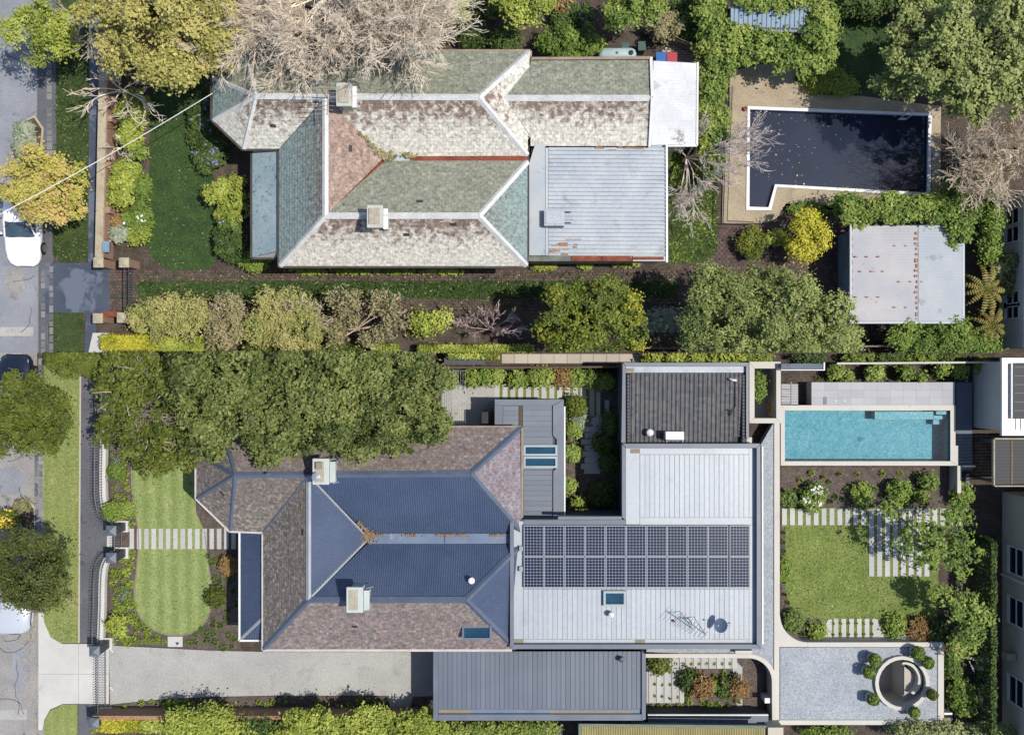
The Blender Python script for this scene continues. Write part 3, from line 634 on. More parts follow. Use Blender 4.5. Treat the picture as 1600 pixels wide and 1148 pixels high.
def car(label, paint, px, py, rz, hatch=False):
    loc = W(px, py, -0.14); t = thing('parked_car', label, 'car', (0, 0, 0), 'cars parked along the kerb')
    st = [(-2.28, .60, .34, .70), (-2.18, .76, .30, .84), (-1.9, .85, .26, .93), (-1.2, .90, .24, .96), (0, .91, .22, .95), (.95, .90, .22, .93), (1.5, .885, .24, .86), (1.95, .83, .26, .76), (2.18, .72, .30, .66), (2.3, .52, .36, .56)]
    mb = MB(); vs = []; fs = []
    for (y, w, zb, zs) in st:
        half = [(w * .85, zb), (w * .98, zb + .12), (w, zb + (zs - zb) * .55), (w * .96, zs - .08), (w * .82, zs), (w * .4, zs + .045), (0, zs + .055)]
        for x, z in half + [(-x, z) for x, z in half[-2::-1]]: vs.append((x, y, z))
    K = 13
    for i in range(len(st) - 1):
        for k in range(K - 1): fs.append((i * K + k, i * K + k + 1, (i + 1) * K + k + 1, (i + 1) * K + k))
        fs.append((i * K + K - 1, i * K, (i + 1) * K, (i + 1) * K + K - 1))
    fs += [list(range(K)), [(len(st) - 1) * K + k for k in range(K)][::-1]]
    mb.add(vs, [f[::-1] for f in fs]); body = mb.build('body', M[paint], t, smooth=True)
    rb = -2.05 if hatch else -1.75
    def ring(z, yr, yf, w, bow): return [(-w, yr, z), (-w * .5, yr - bow, z), (w * .5, yr - bow, z), (w, yr, z), (w, yf, z), (w * .5, yf + bow, z), (-w * .5, yf + bow, z), (-w, yf, z)]
    lo = ring(.93, rb, .85, .80, .14); hi = ring(1.42, rb + .5, .05, .60, .07)
    g = MB(); g.add(lo + hi, [(i, (i + 1) % 8, 8 + (i + 1) % 8, 8 + i) for i in range(8)] + [(8, 9, 10, 11, 12, 13, 14, 15)]); g.build('window_glass', M['car_glass'], t)
    rp = MB(); h2 = ring(1.455, rb + .52, .02, .585, .06); h1 = ring(1.405, rb + .44, .10, .625, .075)
    rp.add(h1 + h2, [(i, (i + 1) % 8, 8 + (i + 1) % 8, 8 + i) for i in range(8)] + [(8, 9, 10, 11, 12, 13, 14, 15)]); rp.build('roof_panel', M[paint], t, smooth=False, bevel=0.03)
    for i in (0, 3, 4, 7):
        MB().tube([Vector(lo[i]) * 1.0 + Vector((0, 0, -.02)), Vector(hi[i])], [.045, .04], 6).build('pillar', M[paint], t)
    for sx in (-1, 1):
        MB().tube([(sx * .81, -.35, .95), (sx * .63, -.4, 1.42)], .03, 5).build('pillar', M[paint], t)
        MB().box(sx * .90, sx * 1.06, .62, .74, .92, 1.05).build('door_mirror', M[paint], t, bevel=0.03)
        MB().add([(sx * .46, 2.2, .60), (sx * .72, 2.02, .70), (sx * .80, 1.84, .79), (sx * .52, 2.08, .72)], [(0, 1, 2, 3) if sx > 0 else (3, 2, 1, 0)]).build('headlight', M['lamp'], t)
        for y in (-1.4, 1.38):
            wv = MB(); wv.tube([(sx * .74, y, .32), (sx * .925, y, .32)], .32, 18); wo = wv.build('wheel', M['rubber'], t)
            MB().tube([(sx * .91, y, .32), (sx * .935, y, .32)], .20, 12).build('rim', M['rim'], wo)
    MB().tube([(-.55, .95, .955), (.1, 1.02, .96)], .012, 4).build('wiper', M['black'], t); MB().tube([(0.0, .97, .955), (.6, .93, .95)], .012, 4).build('wiper', M['black'], t)
    MB().box(-.26, .26, 2.27, 2.315, .36, .47).build('number_plate', M['white_paint'], t)
    t.location = loc; t.rotation_euler = (0, 0, rz); return t
# ================================================================== THE SETTING
def rect_w(px0, px1, py0, py1, z): a = W(px0, py0, z); b = W(px1, py1, z); return (min(a[0], b[0]), max(a[0], b[0]), min(a[1], b[1]), max(a[1], b[1]))
ZP = 0.95     # level of the raised pool and garden roof in the lower property
HOLES = [rect_w(1167, 1456, 166, 328, 0.1), rect_w(1224, 1487, 640, 722, ZP), rect_w(1369, 1449, 1028, 1107, ZP)]
XK = W(60, 0)[0]
xs = sorted(set([XK, 260.0] + [h[0] for h in HOLES] + [h[1] for h in HOLES])); ys = sorted(set([-260.0, 260.0] + [h[2] for h in HOLES] + [h[3] for h in HOLES]))
g = MB()
for i in range(len(xs) - 1):
    for j in range(len(ys) - 1):
        cx, cy = (xs[i] + xs[i + 1]) / 2, (ys[j] + ys[j + 1]) / 2
        if any(h[0] < cx < h[1] and h[2] < cy < h[3] for h in HOLES): continue
        g.add([(xs[i], ys[j], 0), (xs[i + 1], ys[j], 0), (xs[i + 1], ys[j + 1], 0), (xs[i], ys[j + 1], 0)], [(0, 1, 2, 3)])
g.add([(-260, -260, -.16), (XK, -260, -.16), (XK, 260, -.16), (-260, 260, -.16), (XK, -260, 0), (XK, 260, 0)], [(0, 1, 2, 3), (1, 4, 5, 2)])
struct('ground', g, M['soil'])
def sheet(name, pp, m, z=0.004): return struct(name, MB().sheet(pp, z), M[m])
sheet('road', [(-900, -600), (66, -600), (66, 551), (-900, 551)], 'asphalt_top', -0.155)
sheet('road', [(-900, 551), (58, 551), (58, 1700), (-900, 1700)], 'asphalt', -0.155)
sheet('road_patch', [(8, 94), (58, 95), (58, 107), (8, 106)], 'gravel', -0.15)
sheet('road_patch', [(-40, 511), (52, 511), (52, 525), (-40, 525)], 'gravel', -0.15)
sheet('road_patch', [(-40, 1108), (42, 1108), (42, 1124), (-40, 1124)], 'gravel', -0.15)
sheet('road_patch', [(10, 420), (34, 414), (40, 452), (26, 470), (8, 462)], 'asphalt', -0.15)
sheet('road_patch', [(-20, 735), (18, 728), (40, 745), (30, 772), (-20, 770)], 'asphalt_top', -0.15)
sheet('road_patch', [(20, 1010), (44, 1004), (48, 1060), (30, 1085), (18, 1050)], 'asphalt_top', -0.15)
def litter(name, lab, pg, n, z, pal, seed, s0=.015, s1=.05):
    mb = MB(); r = random.Random(seed); k = 0; xs = [p[0] for p in pg]; ys = [p[1] for p in pg]
    while k < n:
        x, y = r.uniform(min(xs), max(xs)), r.uniform(min(ys), max(ys)); k += 1
        if not in_poly(x, y, pg): continue
        c = W(x, y, z + r.random() * .01); s = r.uniform(s0, s1); a = r.random() * 6.28; dx, dy = math.cos(a) * s, math.sin(a) * s
        mb.add([(c[0] - dx, c[1] - dy, c[2]), (c[0] + dy * .5, c[1] - dx * .5, c[2] + .012), (c[0] + dx, c[1] + dy, c[2]), (c[0] - dy * .5, c[1] + dx * .5, c[2] + .01)], [(0, 1, 2, 3)], r.random())
    a = np.array(mb.v).mean(0); return tag(mb.build(name, P[pal], None, tuple(a)), lab, 'leaves', kind='stuff')
litter('leaf_litter', 'fallen leaves along the upper road gutter', [(40, 60), (75, 60), (75, 410), (56, 410), (60, 240), (48, 180)], 275, -.148, 'litter', 71)
litter('leaf_litter', 'fallen leaves on the upper grass verge', [(86, 90), (140, 90), (138, 405), (84, 405)], 165, .012, 'litter', 72)
litter('leaf_litter', 'dry leaves and grit along the lower kerb', [(34, 960), (57, 960), (60, 1148), (46, 1148), (44, 1070), (34, 1075)], 286, -.148, 'litter', 73, .02, .06)
litter('leaf_litter', 'dry leaves on the lower grass verge', [(70, 640), (124, 640), (124, 1000), (70, 990)], 88, .014, 'litter', 74, .02, .05)
litter('leaf_litter', 'fallen leaves on the shaded brick driveway', [(200, 422), (1320, 424), (1320, 490), (200, 490)], 275, .045, 'litter', 75, .02, .06)
litter('leaf_litter', 'fallen leaves over the upper front lawn', [(235, 130), (330, 130), (340, 420), (232, 420)], 88, .014, 'litter', 76, .02, .05)
litter('leaf_litter', 'fallen leaves on the tan pool terrace', [(1140, 112), (1262, 90), (1262, 148), (1440, 160), (1168, 164), (1165, 330), (1134, 345)], 71, .108, 'litter', 77, .02, .05)
litter('leaf_litter', 'dry leaves on the rear lawn by the glossy tree', [(1330, 900), (1464, 900), (1464, 965), (1290, 965)], 49, .016, 'litter', 78, .02, .05)
litter('leaf_litter', 'stray leaves on the gravel drive', [(180, 1015), (680, 1022), (680, 1084), (180, 1092)], 88, .014, 'litter', 79, .015, .04)
sheet('kerb_edge', [(58, 700), (69, 700), (69, 1200), (58, 1200)], 'asphalt', 0.003); sheet('kerb_edge', [(60, 240), (83, 240), (83, 551), (60, 551)], 'asphalt_dark', 0.003)
ck = MB(); r = random.Random(88)
for (x, y, z, n) in ((10, 60, 1, 16), (40, 300, 1, 18), (20, 440, 0, 14), (48, 480, 1, 10), (12, 720, 0, 14), (30, 760, 1, 16), (6, 1000, 0, 16), (25, 1030, 1, 18), (48, 990, 1, 14), (-10, 1090, 0, 14)):
    a_ = (1.57 if z else 0.2) + r.uniform(-.3, .3)
    for k in range(n):
        x2, y2 = x + math.cos(a_) * r.uniform(3, 6), y + math.sin(a_) * r.uniform(3, 6); a_ += r.uniform(-.5, .5)
        if x2 > 56: break
        w_ = r.uniform(.012, .026); p, q = Vector(W(x, y, -.147)), Vector(W(x2, y2, -.147)); d_ = (q - p).normalized(); s_ = Vector((-d_.y, d_.x, 0)) * w_; ck.add([p - s_, q - s_, q + s_, p + s_], [(0, 1, 2, 3)]); x, y = x2, y2
struct('road_cracks', ck, M['asphalt_dark'])
# kerbs of bluestone setts
kb = thing('kerb', None, None, (0, 0, 0), kind='structure'); r = random.Random(2); setts = []
y = -40
while y < 240: L = r.uniform(8, 13); setts.append((73, 81, y, y + L - 1.5)); y += L
y = 412
while y < 549: L = r.uniform(9, 13); setts.append((64, 70.5, y, y + L - 2)); setts.append((77, 83, y + 4, min(551, y + 4 + L - 2))); y += L
pavers('', setts, M['bluestone'], -0.16, 0.02, 'kerb_stone', kb, 0.012)
kb = thing('kerb', None, None, (0, 0, 0), kind='structure'); setts = []
y = 700
while y < 830: L = r.uniform(8, 12); setts.append((54, 60, y, y + L - 1.2)); setts.append((61, 66.5, y + 3, y + L + 1.5)); y += L
y = 560
while y < 700: L = r.uniform(8, 12); setts.append((60, 66, y, y + L - 1.2)); y += L
pavers('', setts, M['bluestone'], -0.16, 0.01, 'kerb_stone', kb, 0.012)
# ------------------------------------------------------------------ upper property: ground surfaces
sheet('gutter_channel', [(58, -60), (88, -60), (88, 240), (74, 250), (58, 205)], 'asphalt_dark', 0.004)
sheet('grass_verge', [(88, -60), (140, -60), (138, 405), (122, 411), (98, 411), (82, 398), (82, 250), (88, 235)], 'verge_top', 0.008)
sheet('footpath', [(140, -60), (156, -60), (150, 408), (150, 551), (132, 551), (138, 405)], 'asphalt_patchy', 0.004)
sheet('crossover', [(66, 411), (172, 411), (172, 490), (66, 490)], 'asphalt_patchy', 0.006)
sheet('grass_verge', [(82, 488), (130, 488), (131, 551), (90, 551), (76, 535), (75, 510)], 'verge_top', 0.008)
sheet('concrete_apron', [(145, 520), (170, 520), (175, 551), (138, 551)], 'concrete', 0.008)
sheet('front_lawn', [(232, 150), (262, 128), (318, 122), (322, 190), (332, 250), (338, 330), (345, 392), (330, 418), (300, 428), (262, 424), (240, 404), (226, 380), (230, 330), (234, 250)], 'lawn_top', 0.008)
sheet('garden_edging', [(226, 150), (232, 150), (234, 250), (230, 330), (226, 380), (221, 378), (225, 300), (228, 250)], 'brickpath', 0.005)
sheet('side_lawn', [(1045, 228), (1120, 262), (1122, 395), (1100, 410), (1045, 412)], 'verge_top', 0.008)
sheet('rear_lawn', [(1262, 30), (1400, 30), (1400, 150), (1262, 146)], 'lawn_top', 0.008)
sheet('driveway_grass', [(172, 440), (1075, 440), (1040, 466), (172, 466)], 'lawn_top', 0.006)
sheet('paved_court', [(1060, 424), (1110, 404), (1128, 352), (1330, 346), (1330, 500), (1060, 500)], 'brickpath', 0.004)
def brick_field(name, pg, bw, bh, m, z, seed=1, herring=False):
    e = thing(name, None, None, (0, 0, 0), kind='structure'); mb = MB(); r = random.Random(seed)
    xs = [p[0] for p in pg]; ys = [p[1] for p in pg]; y = min(ys); row = 0
    while y < max(ys):
        x = min(xs) - (bw / 2 if row % 2 else 0)
        while x < max(xs):
            if in_poly(x + bw / 2, y + bh / 2, pg):
                d = r.uniform(0, 0.012); g_ = 0.45
                a = W(x + g_, y + g_, z); b = W(x + bw - g_, y + bh - g_, z); zz = z + d
                mb.add([(a[0], b[1], zz), (b[0], b[1], zz), (b[0], a[1], zz), (a[0], a[1], zz), (a[0], b[1], 0), (b[0], b[1], 0), (b[0], a[1], 0), (a[0], a[1], 0)],
                       [(0, 1, 2, 3), (0, 4, 5, 1), (1, 5, 6, 2), (2, 6, 7, 3), (3, 7, 4, 0)], r.random())
            x += bw
        y += bh; row += 1
    tag(mb.build('bricks', M[m], e), kind='stuff'); return e
brick_field('driveway', [(172, 422), (1062, 423), (1062, 439), (172, 439)], 7.5, 4.2, 'brickpath', 0.03, 1)
brick_field('driveway', [(172, 467), (700, 467), (1042, 469), (1042, 486), (172, 482)], 7.5, 4.2, 'brickpath', 0.03, 2)
brick_field('driveway', [(173, 440), (215, 440), (215, 466), (173, 466)], 5.5, 5.0, 'brickpath', 0.03, 4)
brick_field('paved_court', [(1064, 424), (1112, 404), (1130, 356), (1325, 350), (1325, 470), (1300, 500), (1064, 486)], 7.5, 4.4, 'brickpath', 0.028, 3)
brick_field('garden_path', [(1024, 96), (1046, 70), (1058, 66), (1118, 98), (1108, 108), (1040, 98)], 7, 4, 'sandstone', 0.03, 5)
# pool terrace with a real basin
ZT = 0.10
tp = thing('pool_terrace', None, None, (0, 0, 0), kind='structure')
for i, q in enumerate([[(1140, 112), (1262, 84), (1262, 148), (1345, 150), (1468, 166), (1456, 177), (1168, 166), (1140, 170)],
          [(1133, 170), (1168, 166), (1166, 328), (1205, 330), (1200, 348), (1128, 350)],
          [(1456, 177), (1470, 166), (1470, 320), (1456, 308)],
          [(1214, 292), (1454, 308), (1470, 320), (1340, 322), (1228, 318), (1215, 340), (1200, 348), (1205, 330)]]):
    MB().pprism(q, -0.02, ZT - 0.003 * i).build('terrace_slab', M['aggregate'], tp)
pl = thing('swimming_pool', 'dark water swimming pool with white rim and angled corner, tan terrace', 'pool', W(1310, 240))
rim = [(1168, 166), (1456, 177), (1454, 307), (1214, 292), (1205, 329), (1166, 328)]; inn = [(1172, 171), (1451, 181), (1449, 301), (1211, 288), (1201, 324), (1171, 323)]
for i in range(6):
    j = (i + 1) % 6; MB().pprism([rim[i], rim[j], inn[j], inn[i]], 0.02, ZT + 0.045).build('coping', M['white_paint'], pl)
    a, b, c, d = W(*rim[i], 0.1), W(*rim[j], 0.1), W(*inn[j], 0.1), W(*inn[i], 0.1)
    MB().add([(c[0], c[1], .03), (d[0], d[1], .03), (d[0], d[1], -1.3), (c[0], c[1], -1.3)], [(0, 1, 2, 3)]).build('pool_wall', M['poolblue'], pl)
MB().sheet([(1160, 160), (1462, 170), (1460, 312), (1214, 300), (1207, 334), (1160, 334)], -1.3).build('pool_floor', M['black'], pl)
wm = mat('pool_water_dark', C(52, 60, 80), C(44, 52, 70), 0.4, 0.05, 0.02, 2.0, spec=0.5); MB().sheet([(1171, 170), (1452, 180.5), (1450, 302), (1211, 289), (1201, 325), (1170, 324)], -0.10).build('water', wm, pl)
lt = MB(); rr = random.Random(5)
for i in range(110):
    x, y = (1175 + abs(rr.gauss(0, 60)), rr.uniform(174, 300)) if i < 60 else ((rr.uniform(1175, 1360), 175 + abs(rr.gauss(0, 9))) if i < 95 else (rr.uniform(1175, 1440), rr.uniform(176, 290)))
    if y > 286 and x < 1215: continue
    c = W(x, y, -0.094); s = rr.uniform(0.015, 0.045) if i > 8 else 0.07; a = rr.random() * 6
    lt.add([(c[0] + s * math.cos(a + k * PI / 2) * (1 if k % 2 else .6), c[1] + s * math.sin(a + k * PI / 2) * (1 if k % 2 else .6), c[2] + .002 * (k % 2)) for k in range(4)], [(0, 1, 2, 3)], rr.random())
o = lt.build('floating_leaves', P['litter'], None, W(1250, 230, -0.094)); tag(o, 'scattered fallen leaves floating on the dark pool water', 'leaves', kind='stuff')
ld = thing('pool_ladder', 'pale metal pool ladder at top right edge of dark pool', 'ladder', W(1412, 178, 0.1))
for x in (1406, 1418):
    p = Vector(W(x, 174, 0.15)); MB().tube([p, p + Vector((0, 0, .45)), p + Vector((0, -.15, .6)), p + Vector((0, -.35, .5)), p + Vector((0, -.38, -.2))], .03, 6).build('rail', M['white_paint'], ld)
for k in range(2): a = Vector(W(1406, 174, .1)) + Vector((0, -.38, -.05 - .12 * k)); b = Vector(W(1418, 174, .1)) + Vector((0, -.38, -.05 - .12 * k)); MB().bar(a, b, .07, .03).build('step', M['white_paint'], ld)
MB().lathe(W(1398, 180, -0.09), [(0.02, 0), (.09, .01), (.10, .03), (.05, .05)], 12).single('pool_float', M['galv_blue'], 'small pale blue floating dispenser by the pool ladder', 'float')
MB().lathe(W(1463, 242, 0.1), [(.12, 0), (.13, .02), (.05, .03)], 14).single('skimmer_lid', M['white_paint'], 'round white skimmer lid right of the dark pool', 'lid')
MB().lathe(W(1245, 124, 0.1), [(.10, 0), (.15, .12), (.15, .16), (.10, .16), (.08, .05)], 14).single('garden_pot', M['timber_dark'], 'round brown pot on the tan terrace above the pool', 'pot')
MB().lathe(W(1164, 171, 0.1), [(.10, 0), (.12, .14), (.07, .15)], 12).single('garden_pot', M['rust'], 'small rust coloured pot at top left pool corner', 'pot')
# ------------------------------------------------------------------ upper property: old slate house
ZE, ZR, ZG = 3.4, 5.3, 3.5
h1 = thing('slate_house', 'old hipped slate roof house with lichen and white ridge caps', 'house', W(600, 250))
A = (400, 150, ZR); B0 = (381, 81, ZE)
FT = [([B0, (827, 81, ZE), (748, 152, ZR), A], 'slate_green'), ([B0, (333, 121, ZE), A], 'slate_green'), ([(333, 121, ZE), (333, 187, ZE), A], 'slate_mid'),
      ([(333, 187, ZE), (380, 232, ZE), A], 'slate_pale'), ([A, (508, 152, ZR), (437, 232, ZE), (380, 232, ZE)], 'slate_pale'),
      ([(508, 152, ZR), (508, 337, ZR), (437, 415, ZE), (437, 232, ZE)], 'slate_mid'), ([(508, 152, ZR), (600, 246, ZG), (508, 337, ZR)], 'slate_brown'),
      ([(508, 152, ZR), (748, 152, ZR), (824, 243, ZG), (600, 244, ZG)], 'slate_pale'), ([(508, 337, ZR), (600, 252, ZG), (824, 252, ZG), (748, 337, ZR)], 'slate_green'),
      ([(437, 415, ZE), (823, 415, ZE), (748, 337, ZR), (508, 337, ZR)], 'slate_pale'), ([(748, 337, ZR), (823, 415, ZE), (824, 252, ZG)], 'slate_mid'),
      ([(748, 152, ZR), (824, 243, ZG), (827, 81, ZE)], 'slate_pale'),
      ([(829, 153, 4.36), (1018, 153, 4.36), (1016, 92, 3.2), (829, 92, 3.2)], 'slate_green'), ([(788, 153, 4.36), (829, 153, 4.36), (829, 104, 3.42)], 'slate_green'),
      ([(829, 153, 4.36), (829, 228, 3.2), (1014, 228, 3.2), (1018, 153, 4.36)], 'slate_pale'), ([(788, 153, 4.36), (829, 213, 3.42), (829, 153, 4.36)], 'slate_pale')]
for f, m in FT: slates(h1, f, M[m])
for a, b in [(A, (748, 152, ZR)), (A, B0), (A, (333, 121, ZE)), (A, (333, 187, ZE)), (A, (380, 232, ZE)), ((508, 152, ZR), (508, 337, ZR)), ((508, 337, ZR), (748, 337, ZR)),
             ((508, 337, ZR), (437, 415, ZE)), ((748, 337, ZR), (823, 415, ZE)), ((748, 337, ZR), (824, 252, ZG)), ((748, 152, ZR), (827, 81, ZE)), ((748, 152, ZR), (824, 243, ZG)), ((788, 153, 4.36), (1018, 153, 4.36))]:
    ridge(h1, a, b, M['ridge_white'])
for a, b, m in [((508, 155, ZR), (437, 232, ZE), 'gutter_dark'), ((508, 155, ZR - .05), (602, 245, ZG), 'galv'), ((508, 335, ZR - .05), (602, 250, ZG), 'rust'), ((788, 153, 4.36), (829, 104, 3.42), 'galv_white'), ((788, 153, 4.36), (829, 213, 3.42), 'galv_white')]:
    ridge(h1, a, b, M[m], 0.16, 0.02, 0.02, 'valley_flashing')
MB().pbox(604, 640, 244, 252, ZG - .1, ZG + .02).build('valley_gutter', M['galv_white'], h1)
MB().pbox(640.5, 824, 243, 252.5, ZG - .1, ZG + .02).build('valley_gutter', M['rust'], h1)
db = MB(); rr = random.Random(9)
for i in range(150):
    t_ = rr.random(); x, y = (592 + t_ * 22 + rr.gauss(0, 4), 236 + t_ * 12 + rr.gauss(0, 4)) if i < 110 else (639 + rr.gauss(0, 5), 243 + rr.gauss(0, 2))
    if i < 30: x, y = 560 + t_ * 35 + rr.gauss(0, 2), 206 + t_ * 34 + rr.gauss(0, 2)
    c = W(x, y, ZG + 0.12 + rr.random() * .08 + max(0, (600 - x) * .02)); s = rr.uniform(.04, .1); db.add([(c[0] - s, c[1], c[2]), (c[0], c[1] - s, c[2] + .03), (c[0] + s, c[1], c[2]), (c[0], c[1] + s, c[2] + .02)], [(0, 1, 2, 3)], rr.random())
tag(db.build('leaf_litter', P['pinkbrown'], None, W(600, 244, ZG)), 'heap of dry leaves in the valley of the old slate roof', 'leaves', kind='stuff')
gutter(h1, [(381, 80), (829, 80), (829, 92), (1016, 91)], ZE - .05, M['gutter_copper']); gutter(h1, [(381, 80), (331, 120), (331, 188), (379, 234), (436, 234), (436, 417), (824, 417), (825, 228)], ZE - .06, M['gutter_dark'])
def wallpoly(pp, z): return [W(x, y, z)[:2] for x, y in pp]
wb = MB(); wb.prism(wallpoly([(394, 95), (813, 95), (813, 104), (1005, 104), (1005, 216), (813, 216), (813, 402), (450, 402), (450, 220), (386, 220), (346, 182), (346, 126)], ZE), 0, ZE - .12); wb.build('wall', M['render_cream'], h1)
gb = MB(); a, b, c = W(1008, 95, 3.2), W(1008, 226, 3.2), W(1010, 153, 4.33); gb.add([a, b, c, (a[0] + .1, a[1], a[2]), (b[0] + .1, b[1], b[2]), (c[0] + .1, c[1], c[2])], [(0, 1, 2), (5, 4, 3), (0, 2, 5, 3), (2, 1, 4, 5), (1, 0, 3, 4)]); gb.build('gable_wall', M['render_cream'], h1)
for p, q in (((1019, 153, 4.42), (1017, 91, 3.24)), ((1019, 153, 4.42), (1015, 229, 3.24))): MB().bar(W(*p), W(*q), .14, .16).build('barge_board', M['white_paint'], h1)
for px in (500, 580, 670, 760): window_south(h1, W(px, 0, ZE)[0], W(0, 402, ZE)[1], 1.75, 1.0, 1.6)
# verandah on the left, corrugated
corrugate(h1, [(394, 236, 2.75), (435, 236, 3.2), (435, 392, 3.2), (394, 402, 2.75)], M['verandah_top'], 0.085, 0.013, name='verandah_roof')
corrugate(h1, [(394, 402.5, 2.75), (435, 393, 3.2), (435, 402.5, 2.75)], M['galv_white'], 0.085, 0.013, name='verandah_roof')
gutter(h1, [(393, 234), (393, 404), (436, 404)], 2.72, M['gutter_dark'], .1)
for y in (240, 318, 398): MB().tube([W(397, y, 2.7)[:2] + (0,), W(397, y, 2.7)[:2] + (2.7,)], .06, 8).build('verandah_post', M['white_paint'], h1)
# white skillion at the rear, ribbed grey flat roof below it
corrugate(h1, [(1021, 95, 3.1), (1089, 99, 2.85), (1088, 226, 2.85), (1018, 227, 3.1)], M['white_metal'], 0.13, 0.014, along=(1, 0), name='skillion_roof')
MB().prism(wallpoly([(1024, 104), (1080, 107), (1079, 218), (1022, 218)], 2.8), 0, 2.75).build('skillion_wall', M['render_white'], h1); gutter(h1, [(1090, 98), (1089, 228), (1018, 228.5)], 2.84, M['white_paint'], .09)
TR = [(0, -1), (.62, -1), (.70, 1), (.92, 1), (1.0, -1)]
corrugate(h1, [(857, 230, 3.25), (1040, 230, 3.1), (1040, 399, 3.1), (857, 399, 3.25)], M['galv'], 0.20, 0.036, along=(1, 0), name='flat_roof', prof=[(0, -1), (.68, -1), (.74, 1), (.94, 1)])
corrugate(h1, [(836, 226, 3.3), (852, 226, 3.3), (852, 399, 3.3), (827, 399, 3.3), (827, 255, 3.3)], M['galv_white'], 0.085, 0.010, along=(1, 0), name='flat_roof_strip')
MB().pbox(852.5, 856.5, 231, 399, 3.1, 3.33).build('flashing', M['galv_white'], h1)
MB().prism(wallpoly([(830, 232), (1036, 232), (1036, 402), (830, 402)], 3.0), 0, 3.02).build('rear_wall', M['render_cream'], h1)
for i, (x0, x1, m) in enumerate([(826, 892, 'fascia'), (893, 940, 'rust'), (941, 988, 'rust'), (989, 1040, 'galv_white')]): MB().pbox(x0, x1, 400, 408, 2.95, 3.14 - .01 * i).build('fascia', M[m], h1)
MB().pbox(989, 1037, 401, 406, 3.0, 3.125).build('rusty_patch', M['rust'], h1)
gutter(h1, [(1041.5, 226), (1042, 410)], 3.1, M['white_paint'], .1)
rs = MB(); rr = random.Random(12)
for i in range(26):
    x, y = (rr.uniform(858, 900), rr.uniform(372, 397)) if i < 18 else (rr.uniform(930, 1000), rr.uniform(229, 234)); 
    for rib in range(1):
        L = rr.uniform(4, 16); rs.pbox(x, x + L, y, y + rr.uniform(1, 2.4), 3.10, 3.285 - (x - 857) * .0008 + rr.random() * .002)
tag(rs.build('rust_streaks', M['rust_spot'], h1), kind='stuff')
ac = thing('air_conditioner', 'square grey evaporative cooler on the old ribbed flat roof', 'air conditioner', W(866, 340, 3.3))
MB().pbox(850, 882, 327, 353, 3.28, 3.75).build('case', M['galv'], ac, bevel=.03); MB().pbox(853, 879, 330, 350, 3.74, 3.78).build('lid', M['galv'], ac, bevel=.01)
for k in range(4): MB().pbox(851 + k * 8, 857 + k * 8, 353.5, 354.5, 3.35, 3.65).build('louvre', M['steel_dark'], ac)
for k in range(2): a = W(882, 331 + k * 17, 3.5); MB().tube([a, (a[0] + .3, a[1], 3.45), (a[0] + .32, a[1], 3.3)], .02, 5).build('pipe', M['black'], ac)
def chimney_old(x0, x1, y0, y1, z, lab):
    c = MB(); c.pbox(x0 + 5, x1 - 6, y0 + 4, y1 - 5, 3.8, z - .3); o = c.build('chimney', M['chimney_old'], h1, bevel=.02); o['label'] = lab
    MB().pbox(x0, x1 - 3, y0, y1, z - .32, z - .12).build('chimney_cap', M['chimney_old'], o, bevel=.03); MB().pbox(x0 + 3, x1 - 8, y0 + 5, y1 - 6, z - .12, z - .05).build('flue', M['chimney_top'], o, bevel=.02)
    MB().pbox(x1 - 2, x1 + 5, y0 + 6, y1 + 2, 4.4, 5.35).build('flashing', M['white_paint'], o)
chimney_old(525, 552, 129, 166, 6.5, 'chimney beside the roof antenna'); chimney_old(573, 601, 320, 356, 6.5, 'chimney on the lower ridge')
an = thing('roof_antenna', 'rusty television antenna with thin bars on the old slate roof', 'antenna', W(512, 152, 5.3))
MB().tube([W(512, 154, 5.3), W(512, 154, 5.3)[:2] + (7.0,)], .025, 6).build('mast', M['rust_spot'], an); b0 = Vector(W(513, 127, 7.0)); b1 = Vector(W(511, 180, 6.8)); MB().tube([b0, b1], .02, 6).build('boom', M['rust_spot'], an)
for k in range(8):
    p = b0.lerp(b1, .04 + k * .13); L = 1.15 - k * .09; MB().tube([p - Vector((L, .02, 0)), p + Vector((L * .45, -.05, 0))], .012, 4).build('bar', M['alu'], an)
# ------------------------------------------------------------------ upper property: sheds, walls, fences, services
sh = thing('tin_shed', 'garage with rust spotted corrugated roof half under ivy', 'shed', W(1415, 428))
corrugate(sh, [(1330, 352, 2.5), (1438, 352, 2.62), (1438, 502, 2.62), (1330, 502, 2.5)], M['galv_shed'], 0.14, 0.018, along=(1, 0), name='roof_sheet')
corrugate(sh, [(1435, 352, 2.64), (1504, 352, 2.56), (1504, 502, 2.56), (1435, 502, 2.64)], M['galv_white'], 0.14, 0.022, along=(1, 0), name='roof_sheet')
MB().prism(wallpoly([(1336, 358), (1500, 358), (1500, 498), (1336, 498)], 2.5), 0, 2.46).build('wall', M['galv_blue'], sh)
gutter(sh, [(1329, 350), (1329, 504), (1505, 504), (1505, 352)], 2.5, M['galv_white'], .1)
sp = MB()
for (y, x0) in ((401, 1338), (424, 1345), (464, 1338), (384, 1398), (440, 1405), (480, 1398)):
    for k in range(3): sp.pbox(x0 + k * 17.5 - 1.6, x0 + k * 17.5 + 1.6, y - 1.0, y + 1.0, 2.4, 2.64 - abs(k) * .0)
for k in range(16): sp.pbox(1431 + rng.uniform(-2, 2), 1433.5 + rng.uniform(0, 1), 362 + k * 8.4, 365 + k * 8.4 + rng.uniform(0, 3), 2.5, 2.662)
for k in range(10): sp.pbox(1330.5, 1332.5, 356 + k * 13, 362 + k * 13, 2.4, 2.535)
tag(sp.build('rust_spots', M['rust_spot'], sh), kind='stuff')
pg_ = thing('pergola', 'blue corrugated pergola roof framed by ivy', 'pergola', W(1202, 28))
